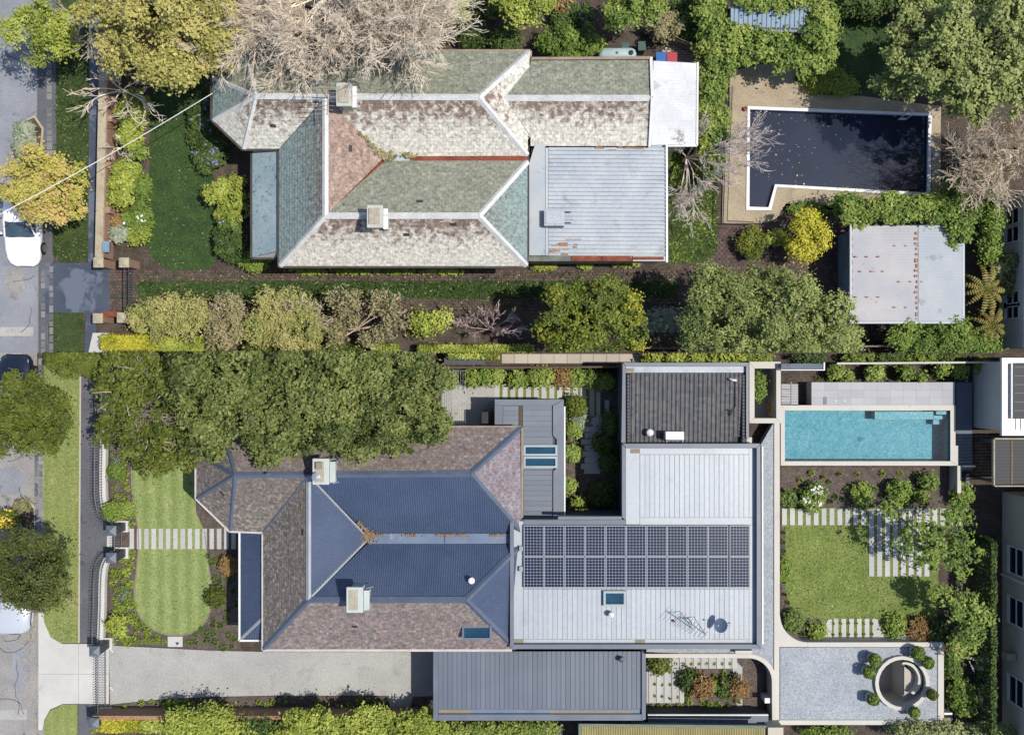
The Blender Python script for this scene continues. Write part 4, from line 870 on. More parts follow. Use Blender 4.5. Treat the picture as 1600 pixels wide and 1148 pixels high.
corrugate(pg_, [(1142, 2, 2.5), (1262, 2, 2.5), (1262, 52, 2.35), (1142, 46, 2.35)], M['galv_blue'], 0.23, 0.022, along=(0, 1), name='roof_sheet', prof=[(0, -1), (.8, -1), (.84, 1), (.96, 1)])
for x, y in ((1146, 6), (1258, 6), (1146, 44), (1258, 48)): p = W(x, y, 2.3); MB().box(p[0] - .05, p[0] + .05, p[1] - .05, p[1] + .05, 0, 2.3).build('post', M['timber_dark'], pg_)
for y in (5, 44): MB().bar(W(1143, y, 2.33), W(1262, y + 2, 2.33), .08, .1).build('beam', M['timber_dark'], pg_)
bw = thing('brick_wall', 'low brick front wall with stone capping along the street', 'wall', W(170, 250))
MB().prism(wallpoly([(157, 92), (170, 92), (162, 402), (151, 402)], 1.15), 0, 1.15).build('wall', M['brick'], bw); MB().pprism([(155, 92), (168, 92), (160, 403), (148, 403)], 1.153, 1.22).build('capping', M['stonecap'], bw)
for y in (185, 258, 328): p = W(165 - (y - 185) * .02, y, 1.1); MB().box(p[0] - .05, p[0] + .32, p[1] - .16, p[1] + .16, 0, 1.12).build('pier', M['brick'], bw)
def gatepost(px, py, w, h, lab, nm='brick_pillar'):
    p = W(px, py, h); t = thing(nm, lab, 'pillar', (p[0], p[1], 0)); MB().box(p[0] - w / 2, p[0] + w / 2, p[1] - w / 2, p[1] + w / 2, 0, h - .12).build('shaft', M['brick'], t)
    b = MB(); k = w / 2 + .05; b.add([(p[0] - k, p[1] - k, h - .118), (p[0] + k, p[1] - k, h - .118), (p[0] + k, p[1] + k, h - .118), (p[0] - k, p[1] + k, h - .118), (p[0] - k, p[1] - k, h - .04), (p[0] + k, p[1] - k, h - .04), (p[0] + k, p[1] + k, h - .04), (p[0] - k, p[1] + k, h - .04), (p[0], p[1], h + .06)],
          [(3, 2, 1, 0), (0, 1, 5, 4), (1, 2, 6, 5), (2, 3, 7, 6), (3, 0, 4, 7), (4, 5, 8), (5, 6, 8), (6, 7, 8), (7, 4, 8)]); b.build('capstone', M['stonecap'], t)
gatepost(153, 410, .40, 1.6, 'brick pillar with stone cap at the end of the low front wall'); gatepost(193, 410, .40, 1.6, 'brick gate pillar standing inside the driveway entrance, nearer the lawn'); gatepost(152, 497, .40, 1.5, 'brick pillar with stone cap at footpath below the dark crossover'); gatepost(190, 496, .42, 1.5, 'dark topped brick gate pillar beside the olive shrub')
lw = thing('brick_wall', 'short brick return wall joining the two lower gate pillars', 'wall', W(172, 492)); MB().prism(wallpoly([(158, 488), (186, 488), (186, 494), (158, 494)], 1.1), 0, 1.1).build('wall', M['brick'], lw); MB().prism(wallpoly([(157, 487), (186, 487), (186, 495), (157, 495)], 1.16), 1.103, 1.16).build('capping', M['rust'], lw)
gt = thing('driveway_gate', 'old dark wire gate across the brick driveway entrance', 'gate', W(212, 450)); p, q = Vector(W(208, 418, 0)), Vector(W(208, 489, 0)); p.z = q.z = .1
for z in (.12, .6, 1.1): a, b = p.copy(), q.copy(); a.z = b.z = z; MB().tube([a, b], .025, 6).build('rail', M['steel_dark'], gt)
for k in range(19): c = p.lerp(q, k / 18); MB().tube([(c.x, c.y, .1), (c.x, c.y, 1.12)], .012, 4).build('bar', M['steel_dark'], gt)
mbx = thing('letterbox', 'small green letterbox set on the brick front wall', 'letterbox', W(167, 386, 1.2)); MB().pbox(161, 170, 378, 393, 1.222, 1.45).build('box', M['green_bin'], mbx, bevel=.02); MB().pbox(160, 171, 377, 394, 1.45, 1.48).build('lid', M['galv_blue'], mbx)
pf = thing('pool_fence', 'thin dark pool fence beside the tan pool terrace', 'fence', W(1132, 260)); 
for (x0, y0, x1, y1, n) in ((1137, 145, 1133, 235, 26), (1133, 235, 1129, 350, 30), (1129, 350, 1170, 352, 12)):
    a, b = Vector(W(x0, y0)), Vector(W(x1, y1))
    for z in (.12, 1.1): MB().tube([a + Vector((0, 0, z)), b + Vector((0, 0, z))], .02, 5).build('rail', M['steel_dark'], pf)
    for k in range(n): c = a.lerp(b, k / n); MB().tube([c, c + Vector((0, 0, 1.15))], .009, 4).build('picket', M['steel_dark'], pf)
tk = thing('gas_tank', 'pale horizontal gas tank behind the old slate roof', 'tank', W(963, 86)); a = Vector(W(934, 86, .8)); b = Vector(W(994, 86, .8)); d = (b - a).normalized()
MB().tube([a + d * .0, a + d * .08, a + d * .25, b - d * .25, b - d * .08, b], [.1, .26, .34, .34, .26, .1], 18).build('shell', M['tank'], tk, smooth=True); MB().lathe(tuple((a + b) / 2 + Vector((0, 0, .32))), [(.07, 0), (.07, .1), (.03, .12)], 10).build('valve', M['alu'], tk); MB().lathe(tuple(b - d * .3 + Vector((0, 0, .32))), [(.12, 0), (.12, .07), (.08, .09)], 12).build('hatch', M['black'], tk)
for f in (.2, .8): c = a.lerp(b, f); MB().box(c.x - .06, c.x + .06, c.y - .25, c.y + .25, 0, .55).build('leg', M['galv'], tk)
for (x, y, m, lab) in ((1033, 91, 'blue_plastic', 'blue wheelie bin behind the white annex'), (1050, 91, 'red_plastic', 'red wheelie bin behind the white annex')):
    t = thing('wheelie_bin', lab, 'bin', W(x, y)); c = W(x, y, 1.0); MB().box(c[0] - .24, c[0] + .24, c[1] - .26, c[1] + .26, .08, .95).build('tub', M[m], t, bevel=.03); MB().box(c[0] - .27, c[0] + .27, c[1] - .3, c[1] + .3, .953, 1.02).build('lid', M[m], t, bevel=.02)
    for s in (-.2, .2): MB().tube([(c[0] + s - .03, c[1] + .24, .1), (c[0] + s + .03, c[1] + .24, .1)], .1, 10).build('wheel', M['rubber'], t)
for (x, y, lab) in ((977, 74, 'dark green bin standing by the gas tank'), (1003, 72, 'dark green compost bin right of the gas tank')):
    t = thing('garden_bin', lab, 'bin', W(x, y)); c = W(x, y, .8); MB().box(c[0] - .18, c[0] + .18, c[1] - .22, c[1] + .22, 0, .76).build('tub', M['green_bin'], t, bevel=.03); MB().box(c[0] - .2, c[0] + .2, c[1] - .24, c[1] + .24, .763, .82).build('lid', M['green_bin'], t, bevel=.02)
# power line from street to house, hanging in the air
pw = MB(); p, q = Vector(W(-60, 366, 6.4)), Vector(W(332, 146, 4.2)); pts = [p.lerp(q, k / 14) - Vector((0, 0, .35 * math.sin(PI * k / 14))) for k in range(15)]; pw.tube(pts, .02, 6); pw.single('power_line', M['white_paint'], 'pale service wire slung from the street to the slate house', 'wire')
# roadside planter and cars
rp = thing('road_planter', 'wedge shaped stone planter jutting into the upper road', 'planter', W(55, 215)); MB().pprism([(42, 186), (54, 180), (68, 200), (66, 236), (58, 240), (36, 225)], -.16, .02).build('kerb_ring', M['stonecap'], rp); MB().sheet([(44, 188), (53, 184), (65, 202), (62, 234), (40, 222)], .026).build('soil', M['soil'], rp)
MB().lathe(W(50, 217, .025), [(.20, 0), (.22, .22), (.16, .26), (.15, .12), (.05, .1)], 14).single('tree_stump', M['bark_white'], 'hollow pale stump in the roadside planter', 'stump')
car('white sedan parked nose down under the pinkish street tree', 'car_white', 46, 348, PI)
# neighbour on the right
nb = thing('neighbour_house', 'white rendered neighbour house at the right edge beside the shed', 'house', W(1600, 440)); xw = W(1562, 0)[0]; y0, y1 = W(0, 545)[1], W(0, 318)[1]
MB().box(xw, xw + 8, y0, y1, 0, 3.0).build('wall', M['render_white'], nb)
for py in (345, 372, 470, 488): window_box(nb, xw, W(0, py)[1], 1.35, .7, 1.1)
MB().box(xw - .35, xw + 8.4, y0 - .0, y1 + .4, 3.003, 3.12).build('eave', M['white_paint'], nb); a = MB(); a.add([(xw - .4, y0, 3.12), (xw + 8.4, y0, 3.12), (xw + 8.4, y1 + .4, 3.12), (xw - .4, y1 + .4, 3.12), (xw + 4, y0, 4.8), (xw + 4, y1 + .4, 4.8)], [(0, 4, 5, 3), (4, 1, 2, 5), (0, 1, 4), (2, 3, 5)]); a.build('roof', M['slate_grey'], nb)
# fences along the boundary of the upper property
def paling(name, lab, p, q, h, m, w=0.12, n=None, rails=True, cap=None, group=None):
    a, b = Vector(W(*p)), Vector(W(*q)); t = thing(name, lab, 'fence', tuple((a + b) / 2), group); L = (b - a).length; d = (b - a).normalized(); s = d.cross(Vector((0, 0, 1)))
    n = n or int(L / w); r = random.Random(int(p[0])); me = None
    for k in range(n):
        c = a + d * (L * (k + .5) / n)
        if me is None:
            mb = MB(); ww = L / n * .94; mb.bar(Vector((0, 0, 0)), Vector((0, 0, h)), .02, .02); mb = MB(); x = d * ww / 2; y = s * .012
            mb.add([-x - y, x - y, x + y, -x + y, -x - y + Vector((0, 0, h)), x - y + Vector((0, 0, h)), x + y + Vector((0, 0, h)), -x + y + Vector((0, 0, h))], [(3, 2, 1, 0), (4, 5, 6, 7), (0, 1, 5, 4), (1, 2, 6, 5), (2, 3, 7, 6), (3, 0, 4, 7)], .5)
            o = mb.build('paling', M[m]); me = o.data; bpy.data.objects.remove(o)
        o = bpy.data.objects.new('paling', me); link(o, t); o.location = c - org_of(t) + Vector((0, 0, r.uniform(-.0, .0))); o.scale = (1, 1, 1 + r.uniform(-.015, .015)); ORG[o.name] = org_of(t)
    if rails:
        for z in (.35, h * .8): MB().bar(a + s * .035 + Vector((0, 0, z)), b + s * .035 + Vector((0, 0, z)), .04, .08).build('rail', M[m], t)
    if cap: MB().bar(a + Vector((0, 0, h + .04)), b + Vector((0, 0, h + .04)), .09, .035).build('capping', M[cap], t)
    return t
paling('paling_fence', 'short grey paling fence between the big gold patched and mid green trees', (1000, 544), (1060, 544), 1.5, 'timber_grey', .10)
paling('paling_fence', 'grey paling fence below the rust spotted shed', (1320, 541), (1392, 541), 1.4, 'timber_grey', .10)
paling('paling_fence', 'brown paling fence behind the gas tank garden', (1000, 50), (1112, 96), 1.2, 'timber_grey', .14)
paling('paling_fence', 'dark paling fence at the far end of the rear lawn', (1300, 26), (1420, 26), 1.5, 'timber_dark', .12)
# ------------------------------------------------------------------ upper property: planting
CUT = 'top'
tree('street_tree', 'yellow green street tree at top left over the road', 'tree', 'lime', [(72, 52, 40, 44, 3.6, 1.5), (98, 62, 26, 34, 3.4, 1.2)], .75, .15, 'street trees', (84, 62), .12)
tree('street_tree', 'pinkish olive street tree covering the white sedan', 'tree', 'pinkolive', [(62, 288, 50, 48, 3.4, 1.5), (92, 300, 36, 50, 3.4, 1.4), (50, 312, 36, 32, 3.2, 1.1)], .75, .15, 'street trees', (90, 300), .12)
tree('autumn_tree', 'large olive gold tree left of the bare pale tree', 'tree', 'autumn', [(200, 40, 58, 55, 5.5, 2.0), (290, 78, 66, 60, 5.2, 2.0), (250, 5, 75, 50, 6.2, 2.0), (325, 35, 46, 46, 5.6, 1.6), (192, 82, 40, 30, 4.6, 1.2), (345, 88, 28, 22, 4.6, 1.0), (270, 112, 44, 32, 4.6, 1.2)], .62, .19, None, (245, 45), .25)
r_ = random.Random(4); tg = [(r_.uniform(345, 715), r_.uniform(-60, 76), r_.uniform(4.6, 7.5)) for _ in range(30)] + [(x, y, 5.6) for x, y in ((455, 118), (500, 112), (540, 92), (590, 88), (625, 104), (660, 78), (700, 76), (370, 60), (400, 40), (350, 85), (430, 70), (690, 40))]
bare_tree('bare_tree', 'wide leafless tree with dense pale twigs over the slate roof', (535, 12), tg, 'bark_pale', 21, .13, 2.2, 4, 4, .009, .66, shrink=.62)
bare_tree('bare_shrub', 'leafless lilac tree with pale crooked branches over the front wall', (200, 148), [(130, 145, 2.4), (122, 170, 2.2), (150, 118, 2.8), (170, 165, 2.6), (235, 160, 2.4), (248, 180, 2.2), (225, 130, 2.8), (200, 180, 2.8), (215, 198, 2.0), (180, 120, 3.0)], 'bark_pale', 8, .09, .7, 3, 2, .014, .6)
bare_tree('bare_shrub', 'leafless twiggy tree between the yellow street tree and the olive tree', (158, 45), [(95, 15, 3.6), (110, 35, 3.8), (120, 60, 3.4), (135, 75, 3.2), (130, 5, 4.0), (150, 85, 3.0), (170, 60, 3.6)], 'bark_pale', 9, .09, 1.2, 3, 3, .012, .5)
bare_tree('bare_shrub', 'small leafless grey shrub on the low front wall', (190, 235), [(165, 228, 1.5), (175, 248, 1.5), (200, 250, 1.3), (185, 215, 1.6)], 'bark_pale', 10, .05, .5, 3, 3, .010, .6)
F = 'shrubs behind the front wall'
for a in [('leafy lime shrub under the leafless lilac tree', 212, 180, 20, 1.3, 'lime', 34), ('lime shrub in front bed, left of lawn top', 205, 216, 20, 1.2, 'lime', 16), ('round light green shrub at the wire crossing', 218, 238, 13, .9, 'bush', 12), ('lime shrub in front bed just below the service wire', 198, 268, 21, 1.3, 'lime', 18),
          ('lime shrub behind the middle of the front wall', 190, 300, 20, 1.3, 'lime', 22), ('dark green shrub dotted with white flowers beside lawn', 216, 340, 22, 1.0, 'bush', 26), ('silver leaved shrub near the green letterbox', 188, 366, 16, .9, 'silver', 13), ('light green shrub beside the upper gate pillars', 215, 366, 17, .8, 'lime', 14), ('russet twiggy shrub above the silver shrub', 186, 346, 12, .7, 'russet', 9), ('dark low shrub right of the lilac tree', 222, 290, 14, .9, 'bush', 20)]:
    plant('garden_shrub', a[0], a[1], a[2], a[3], a[4], a[5], F, 1.6, .13, ry=a[6], flowers=('flower_white', 4, .10) if 'white' in a[0] else None)
plant('hydrangea', 'bed of dark green hydrangeas with lilac flowers beside the slate bay', 328, 215, 24, 1.0, 'deep', None, 1.2, .15, 'shrub', 70, ('flower_purple', 46, .09))
plant('garden_shrub', 'yellow green rounded shrub left of the pale verandah', 362, 312, 30, 1.6, 'lime', None, 1.2, .14, ry=40)
plant('garden_shrub', 'dark green shrub below the yellow green one by verandah', 362, 375, 26, 1.3, 'deep', None, 1.2, .14, ry=36, flowers=('flower_purple', 5, .08))
plant('garden_shrub', 'dark shrub at the lawn corner under the verandah end', 398, 408, 24, .9, 'bush', None, 1.2, .13, ry=16)
plant('garden_shrub', 'dark leafy shrub tucked under the autumn tree by house', 308, 160, 18, .9, 'deep', None, 1.2, .13, ry=34)
tree('garden_tree', 'lime green tree at the right tip of the bare pale tree', 'tree', 'lime', [(708, 8, 26, 26, 3.0, 1.1)], .9, .16, None, (708, 15), .08)
tree('garden_tree', 'lime green round tree cut by the top edge, mid frame', 'tree', 'lime', [(815, 2, 46, 32, 3.0, 1.2)], .9, .15, None, (815, 8), .08)
tree('garden_tree', 'green tree with two lobes above the gas tank', 'tree', 'ivy', [(970, 22, 34, 28, 3.2, 1.2), (1005, 8, 34, 28, 3.4, 1.2)], .9, .16, None, (985, 20), .1)
plant('garden_shrub', 'pale brown flowering shrub above the red bin', 1038, 42, 24, 1.8, 'pinkbrown', None, 1.4, .12, ry=24)
plant('garden_shrub', 'broad rounded green shrub behind the slate roof edge', 870, 72, 30, 2.0, 'bush', None, 1.5, .14, ry=24); plant('garden_shrub', 'rounded green shrub left of the gas tank', 912, 70, 26, 1.9, 'bush', None, 1.5, .14, ry=22)
for a in [('dim green shrub behind the roof right of bare tree', 740, 58, 30, 1.1, 'deep', 18), ('dark shrub behind the slate roof hip', 790, 62, 26, 1.0, 'deep', 16), ('dark green shrub with lilac flowers at the top', 895, 26, 30, 1.1, 'deep', 22), ('russet shrub at the top edge right of centre', 876, 6, 18, 1.2, 'russet', 14), ('dark shrub beside the ivy hedge top', 1072, 30, 24, 1.4, 'deep', 40), ('dark shrub right of the lime tree at top', 762, 10, 34, 1.4, 'deep', 26)]:
    plant('garden_shrub', a[0], a[1], a[2], a[3], a[4], a[5], 'shrubs behind the slate house', 1.3, .14, ry=a[6], flowers=('flower_purple', 6, .09) if 'lilac' in a[0] else None)
tree('ivy_hedge', 'bright ivy hedge climbing between the white annex and pool terrace', 'hedge', 'ivy', [(1113, 120, 22, 34, 1.7, .8), (1112, 172, 22, 36, 1.6, .8), (1114, 218, 22, 30, 1.5, .7), (1112, 258, 18, 20, .9, .5), (1120, 70, 24, 34, 1.8, .8), (1112, 20, 22, 36, 2.0, .8)], 1.2, .17, None, (1114, 180), .08)
tree('ivy', 'ivy thicket wrapped around the blue pergola roof', 'ivy', 'ivy', [(1165, 76, 34, 26, 1.9, .8), (1212, 78, 32, 28, 2.0, .8), (1252, 88, 24, 28, 1.8, .7), (1284, 40, 24, 44, 2.3, .9), (1280, 90, 20, 26, 1.6, .6), (1205, 2, 60, 12, 2.6, .5), (1150, 60, 20, 20, 2.1, .6)], 1.2, .19, None, (1215, 80), .1)
tree('bright_shrub', 'bright lime grass clump right of the tan terrace top', 'shrub', 'lime', [(1290, 126, 34, 18, .3, .3), (1320, 134, 20, 12, .25, .25)], 1.6, .14, None, (1292, 126), .03, crown='foliage', stem='stems')  # low mounds of lime foliage
tree('pine_tree', 'big pale green pine spreading over the pool corner', 'tree', 'pine', [(1425, 52, 36, 34, 4.6, 1.3), (1410, 95, 34, 30, 4.4, 1.2), (1448, 105, 40, 34, 5.0, 1.5), (1480, 60, 50, 40, 5.6, 1.6), (1400, 138, 34, 20, 3.8, 1.0), (1470, 140, 34, 26, 4.2, 1.2), (1520, 110, 50, 44, 5.2, 1.6), (1510, 165, 36, 28, 4.4, 1.2), (1560, 50, 60, 50, 5.6, 1.8), (1575, 130, 46, 40, 5.0, 1.5)], .62, .20, None, (1500, 100), .28, clump=.30)
tree('garden_tree', 'dark evergreen cut by the top edge above the rear lawn', 'tree', 'deep', [(1350, 4, 50, 18, 2.4, 1.0), (1450, 0, 60, 16, 2.6, 1.0), (1560, 2, 60, 14, 2.8, 1.0)], .9, .17, None, (1420, 2), .1)
r_ = random.Random(14); bare_tree('bare_tree', 'leafless brown twiggy tree at right edge below the pine', (1575, 245), [(r_.uniform(1500, 1640), r_.uniform(178, 315), r_.uniform(3.2, 5.0)) for _ in range(26)] + [(1495, 215, 3.6), (1500, 260, 3.6), (1520, 290, 3.6), (1560, 312, 3.8)], 'bark_brown', 23, .11, 1.4, 4, 3, .011, .7, shrink=.6)
bare_tree('bare_tree', 'leafless white limbed tree beside the white annex', (1068, 252), [(1100, 195, 2.6), (1060, 225, 2.8), (1140, 225, 3.0), (1175, 225, 3.0), (1188, 248, 3.0), (1165, 262, 2.9), (1115, 265, 2.8), (1125, 285, 2.4), (1076, 320, 2.6), (1062, 322, 2.4), (1090, 300, 2.4), (1085, 335, 2.3), (1165, 205, 2.8)], 'bark_white', 24, .09, .8, 4, 3, .009, .6)
plant('garden_shrub', 'low green shrub under the white limbed bare tree', 1106, 248, 24, .7, 'lime', None, 1.2, .13, ry=20)
tree('ivy', 'ivy spilling over the top of the rust spotted shed', 'ivy', 'ivy', [(1345, 330, 32, 20, 2.5, .5), (1395, 326, 34, 20, 2.7, .5), (1450, 326, 34, 20, 2.7, .5), (1500, 330, 32, 24, 2.6, .6), (1498, 362, 20, 22, 2.6, .5), (1320, 322, 22, 16, 1.7, .5)], 1.1, .17, None, (1420, 332), .06)
tree('golden_tree', 'small round golden green tree in the dark paved court', 'tree', 'yellow', [(1262, 368, 30, 32, 1.9, .85), (1256, 388, 24, 16, 1.6, .6)], 1.1, .13, None, (1246, 378), .06)
plant('garden_shrub', 'round bush with russet tint left of the golden tree', 1173, 380, 22, 1.1, 'deepgold', None, 1.6, .11, ry=24); plant('garden_shrub', 'small lime bush between golden tree and russet bush', 1214, 372, 16, .7, 'lime', None, 1.6, .12, ry=11)
plant('garden_shrub', 'low green mound below the dark pool corner', 1260, 328, 30, .5, 'bush', None, 1.3, .11, ry=12)
tree('hedge_row', 'narrow dark green hedge right of the tin shed', 'hedge', 'bush', [(1544, 300, 14, 26, 1.6, .8), (1546, 345, 14, 28, 1.7, .8), (1544, 390, 14, 22, 1.5, .7), (1490, 300, 26, 18, 1.4, .7)], 1.3, .14, None, (1544, 345), .05)
plant('garden_shrub', 'pale leafy shrub between shed and neighbour house', 1566, 434, 26, 2.0, 'greygreen', None, 1.2, .15, ry=36)
def tree_fern(px, py, lab, n, L, h, seed):
    r = random.Random(seed); b = Vector(W(px, py, h)); b.z = 0; t = thing('tree_fern', lab, 'fern', tuple(b), 'tree ferns beside the shed'); MB().tube([b, b + Vector((0, 0, h))], [.14, .11], 8).build('trunk', M['timber_dark'], t)
    for i in range(n):
        a = 2 * PI * i / n + r.uniform(-.15, .15); d = Vector((math.cos(a), math.sin(a), 0)); s = Vector((-d.y, d.x, 0)); l = L * r.uniform(.75, 1.1); mb = MB(); K = 11; sp = []
        for k in range(K + 1): f = k / K; sp.append(b + Vector((0, 0, h)) + d * l * f + Vector((0, 0, .38 * l * math.sin(f * 2.3) - .55 * l * f * f)))
        mb.tube(sp, .014, 4)
        for k in range(1, K + 1):
            f = k / K; w = .13 * l * math.sin(PI * min(1, .12 + f * .85)) ; c = sp[k]; e = (sp[k] - sp[k - 1]) * .75
            for sg in (-1, 1): mb.add([c, c + e, c + s * sg * w + e * .6 - Vector((0, 0, .06)), c + s * sg * w * .8 - Vector((0, 0, .07))], [(0, 1, 2, 3)], r.random())
        mb.build('frond', P['fern'], t)
tree_fern(1538, 452, 'tree fern with drooping brown fronds at shed right corner', 11, 1.35, 2.2, 3); tree_fern(1548, 508, 'brown tree fern below the other, near the shed bottom corner', 11, 1.25, 2.0, 4)
tree('garden_tree', 'tall dark green tree with gold patches beside the brick driveway', 'tree', 'deepgold', [(905, 480, 50, 40, 4.6, 1.6), (945, 470, 44, 34, 4.8, 1.6), (890, 520, 50, 40, 4.2, 1.5), (950, 520, 52, 40, 4.4, 1.5), (975, 495, 30, 30, 4.0, 1.2)], .9, .15, None, (925, 505), .2, clump=.26)
tree('garden_tree', 'broad mid green tree below the dark paved court', 'tree', 'lush', [(1130, 468, 60, 46, 4.6, 1.7), (1200, 480, 66, 54, 4.9, 1.8), (1110, 515, 56, 46, 4.4, 1.5), (1260, 505, 56, 48, 4.4, 1.5), (1190, 530, 70, 40, 4.4, 1.5), (1310, 528, 34, 30, 3.6, 1.1), (1215, 440, 28, 16, 4.0, .9)], .85, .15, None, (1200, 500), .24, clump=.28)
tree('garden_shrub', 'wide green shrub mass below the tin shed', 'shrub', 'bush', [(1430, 528, 40, 26, 1.8, .8), (1480, 532, 44, 24, 1.9, .8), (1530, 540, 30, 18, 1.6, .7)], 1.1, .14, 'shrubs along the lower boundary', (1470, 530), .06)
B = 'shrubs along the lower boundary'
for lab, lobes, pal in [('olive shrub beside the dark topped gate pillar', [(235, 498, 34, 26, 1.5, .9), (285, 496, 42, 28, 1.6, .9)], 'palegreen'), ('grey brown shrub right of the olive one, above yellow hedge', [(355, 500, 34, 36, 1.7, 1.0), (345, 525, 26, 22, 1.4, .7)], 'pinkbrown'),
                         ('yellowish olive spreading shrub below the driveway', [(430, 490, 44, 34, 1.8, 1.0), (470, 510, 44, 38, 1.8, 1.0), (420, 522, 40, 24, 1.5, .8)], 'palegreen'), ('lime shrub pair below the driveway mid frame', [(660, 504, 18, 16, 1.0, .6), (688, 499, 15, 14, .9, .5)], 'lime'), ('pale broad leaved shrub between two big trees', [(1035, 502, 26, 18, 1.2, .6)], 'silver')]:
    tree('garden_shrub', lab, 'shrub', pal, lobes, 1.0, .13, B, None, .06, crown='foliage', stem='stems')
bare_tree('bare_shrub', 'half bare pinkish shrub with fanned pale branches below driveway', (560, 515), [(525, 470, 2.2), (560, 462, 2.4), (590, 470, 2.4), (618, 478, 2.2), (622, 500, 2.0), (600, 515, 1.8), (530, 505, 2.0), (520, 535, 1.8), (575, 530, 1.6), (545, 490, 2.4)], 'bark_brown', 31, .09, .6, 3, 3, .012, .5, 'shrub', B, ('pinkbrown', 5, .12))
bare_tree('bare_shrub', 'leafless mauve tangled shrub left of the tall dark tree', (765, 515), [(715, 505, 1.4), (730, 490, 1.6), (755, 484, 1.6), (780, 488, 1.6), (805, 495, 1.5), (812, 515, 1.4), (740, 525, 1.3), (785, 525, 1.3), (765, 505, 1.8)], 'bark_mauve', 32, .07, .5, 3, 3, .014, .7, 'shrub', B)
hedge('clipped_hedge', 'bright yellow clipped hedge at lower left of the upper garden', 158, 245, 524, 546, 1.2, 'yellow', 2.2, .10); hedge('clipped_hedge', 'yellow green hedge right of the bright yellow hedge', 247, 330, 526, 548, 1.1, 'lime', 2.2, .10)
hedge('clipped_hedge', 'low lime hedge on the boundary below the mauve shrub', 655, 830, 539, 550, 1.0, 'lime', 2.2, .10); hedge('clipped_hedge', 'short lime hedge left of the long low boundary hedge', 580, 620, 538, 550, 1.0, 'lime', 2.2, .10)
hedge('clipped_hedge', 'grey green hedge under the spreading olive shrub on the boundary', 380, 560, 540, 550, .9, 'olive', 2.0, .11)
tree('garden_shrub', 'row of lime ground cover along the slate house lower eave', 'shrub', 'lime', [(480, 423, 26, 5, .2, .2), (560, 423, 40, 5, .2, .2), (625, 423, 30, 5, .2, .2), (690, 424, 36, 4, .15, .15), (850, 416, 18, 6, .25, .25), (912, 414, 14, 5, .2, .2), (975, 413, 22, 4, .2, .2)], 2.4, .10, None, (560, 423), .02, crown='foliage', stem='stems')
plant('agave', 'grey green spiky succulent in the roadside planter', 40, 206, 12, .7, 'silver', None, 2.0, .2, 'plant', long=1.8); plant('agave', 'spiky succulent at the lower end of the roadside planter', 40, 232, 14, .7, 'silver', None, 2.0, .2, 'plant', long=1.8)

bare_tree('bare_shrub', 'thin grey twiggy shrub rising from the grey brown one', (362, 508), [(335, 488, 2.2), (350, 474, 2.4), (375, 478, 2.4), (388, 498, 2.2), (372, 520, 2.0), (340, 515, 2.0)], 'bark_brown', 35, .05, .6, 3, 3, .010, .6, 'shrub', B)
bare_tree('bare_shrub', 'thin bare twigs poking through the yellowish olive spreading shrub', (468, 505), [(440, 480, 2.4), (470, 470, 2.6), (500, 485, 2.4), (505, 510, 2.2), (450, 520, 2.2)], 'bark_brown', 36, .05, .6, 3, 3, .010, .6, 'shrub', B)
# ================================================================== LOWER PROPERTY: ground surfaces
CUT = 'bottom'
def curve(pts, n=8):
    out = []
    for i in range(len(pts) - 1):
        p0, p1, p2, p3 = pts[max(i - 1, 0)], pts[i], pts[i + 1], pts[min(i + 2, len(pts) - 1)]
        for k in range(n):
            t = k / n; out.append(tuple(0.5 * ((2 * p1[j]) + (-p0[j] + p2[j]) * t + (2 * p0[j] - 5 * p1[j] + 4 * p2[j] - p3[j]) * t * t + (-p0[j] + 3 * p1[j] - 3 * p2[j] + p3[j]) * t ** 3) for j in range(2)))
    return out + [pts[-1]]
sheet('grass_verge', [(68, 553), (126, 553), (123, 1004), (96, 1004), (78, 994), (68, 970)], 'verge', 0.008)
sheet('verge_edging', [(124.5, 553), (127, 553), (124.5, 1004), (122, 1004)], 'sandstone', 0.012)
sheet('footpath', [(127, 553), (166, 553), (162, 780), (180, 822), (180, 850), (160, 884), (158, 1004), (124.5, 1004)], 'asphalt_dark', 0.006)
cr = thing('crossover', None, None, (0, 0, 0), kind='structure')
for q in ([(60, 957), (68, 958), (69, 972), (79, 995), (97, 1005.5), (122.4, 1005.5), (122.4, 1052.4), (60, 1052.4)], [(60, 1052.8), (122.4, 1052.8), (122.4, 1099), (98, 1099), (78, 1108), (69, 1125), (66, 1140), (60, 1140)], [(122.8, 1005.5), (170, 1005.5), (170, 1052.4), (122.8, 1052.4)], [(122.8, 1052.8), (170, 1052.8), (170, 1099), (122.8, 1099)]): MB().pprism(q, -.02, .016).build('concrete_slab', M['concrete'], cr)
sheet('grass_verge', [(98, 1100), (121, 1100), (121, 1200), (70, 1200), (68, 1130), (78, 1110)], 'verge', 0.008)
sheet('footpath', [(122, 1100), (150, 1100), (150, 1200), (122, 1200)], 'asphalt_dark', 0.006)
sheet('driveway', [(170, 1008), (330, 1016), (415, 1018), (690, 1018), (690, 1086), (645, 1088), (640, 1112), (612, 1110), (604, 1086), (420, 1086), (330, 1088), (250, 1092), (172, 1100)], 'gravel', 0.008)
lawn_edge = curve([(206, 708), (206, 760), (212, 800), (216, 830), (216, 860), (213, 895), (210, 925), (214, 952), (228, 975), (250, 988), (275, 992), (300, 988), (320, 972), (331, 945), (332, 920), (326, 885), (323, 860), (320, 830)], 5)
sheet('garden_bed', [(172, 690), (232, 690), (320, 800), (375, 838), (376, 1014), (330, 1014), (172, 1006)], 'mulch', 0.004)
sheet('front_lawn', lawn_edge + [(306, 800), (304, 690), (206, 690)], 'lawn', 0.010)
ed = MB(); 
for a, b in zip(lawn_edge, lawn_edge[1:]): ed.bar(W(*a, .02), W(*b, .02), .05, .05)
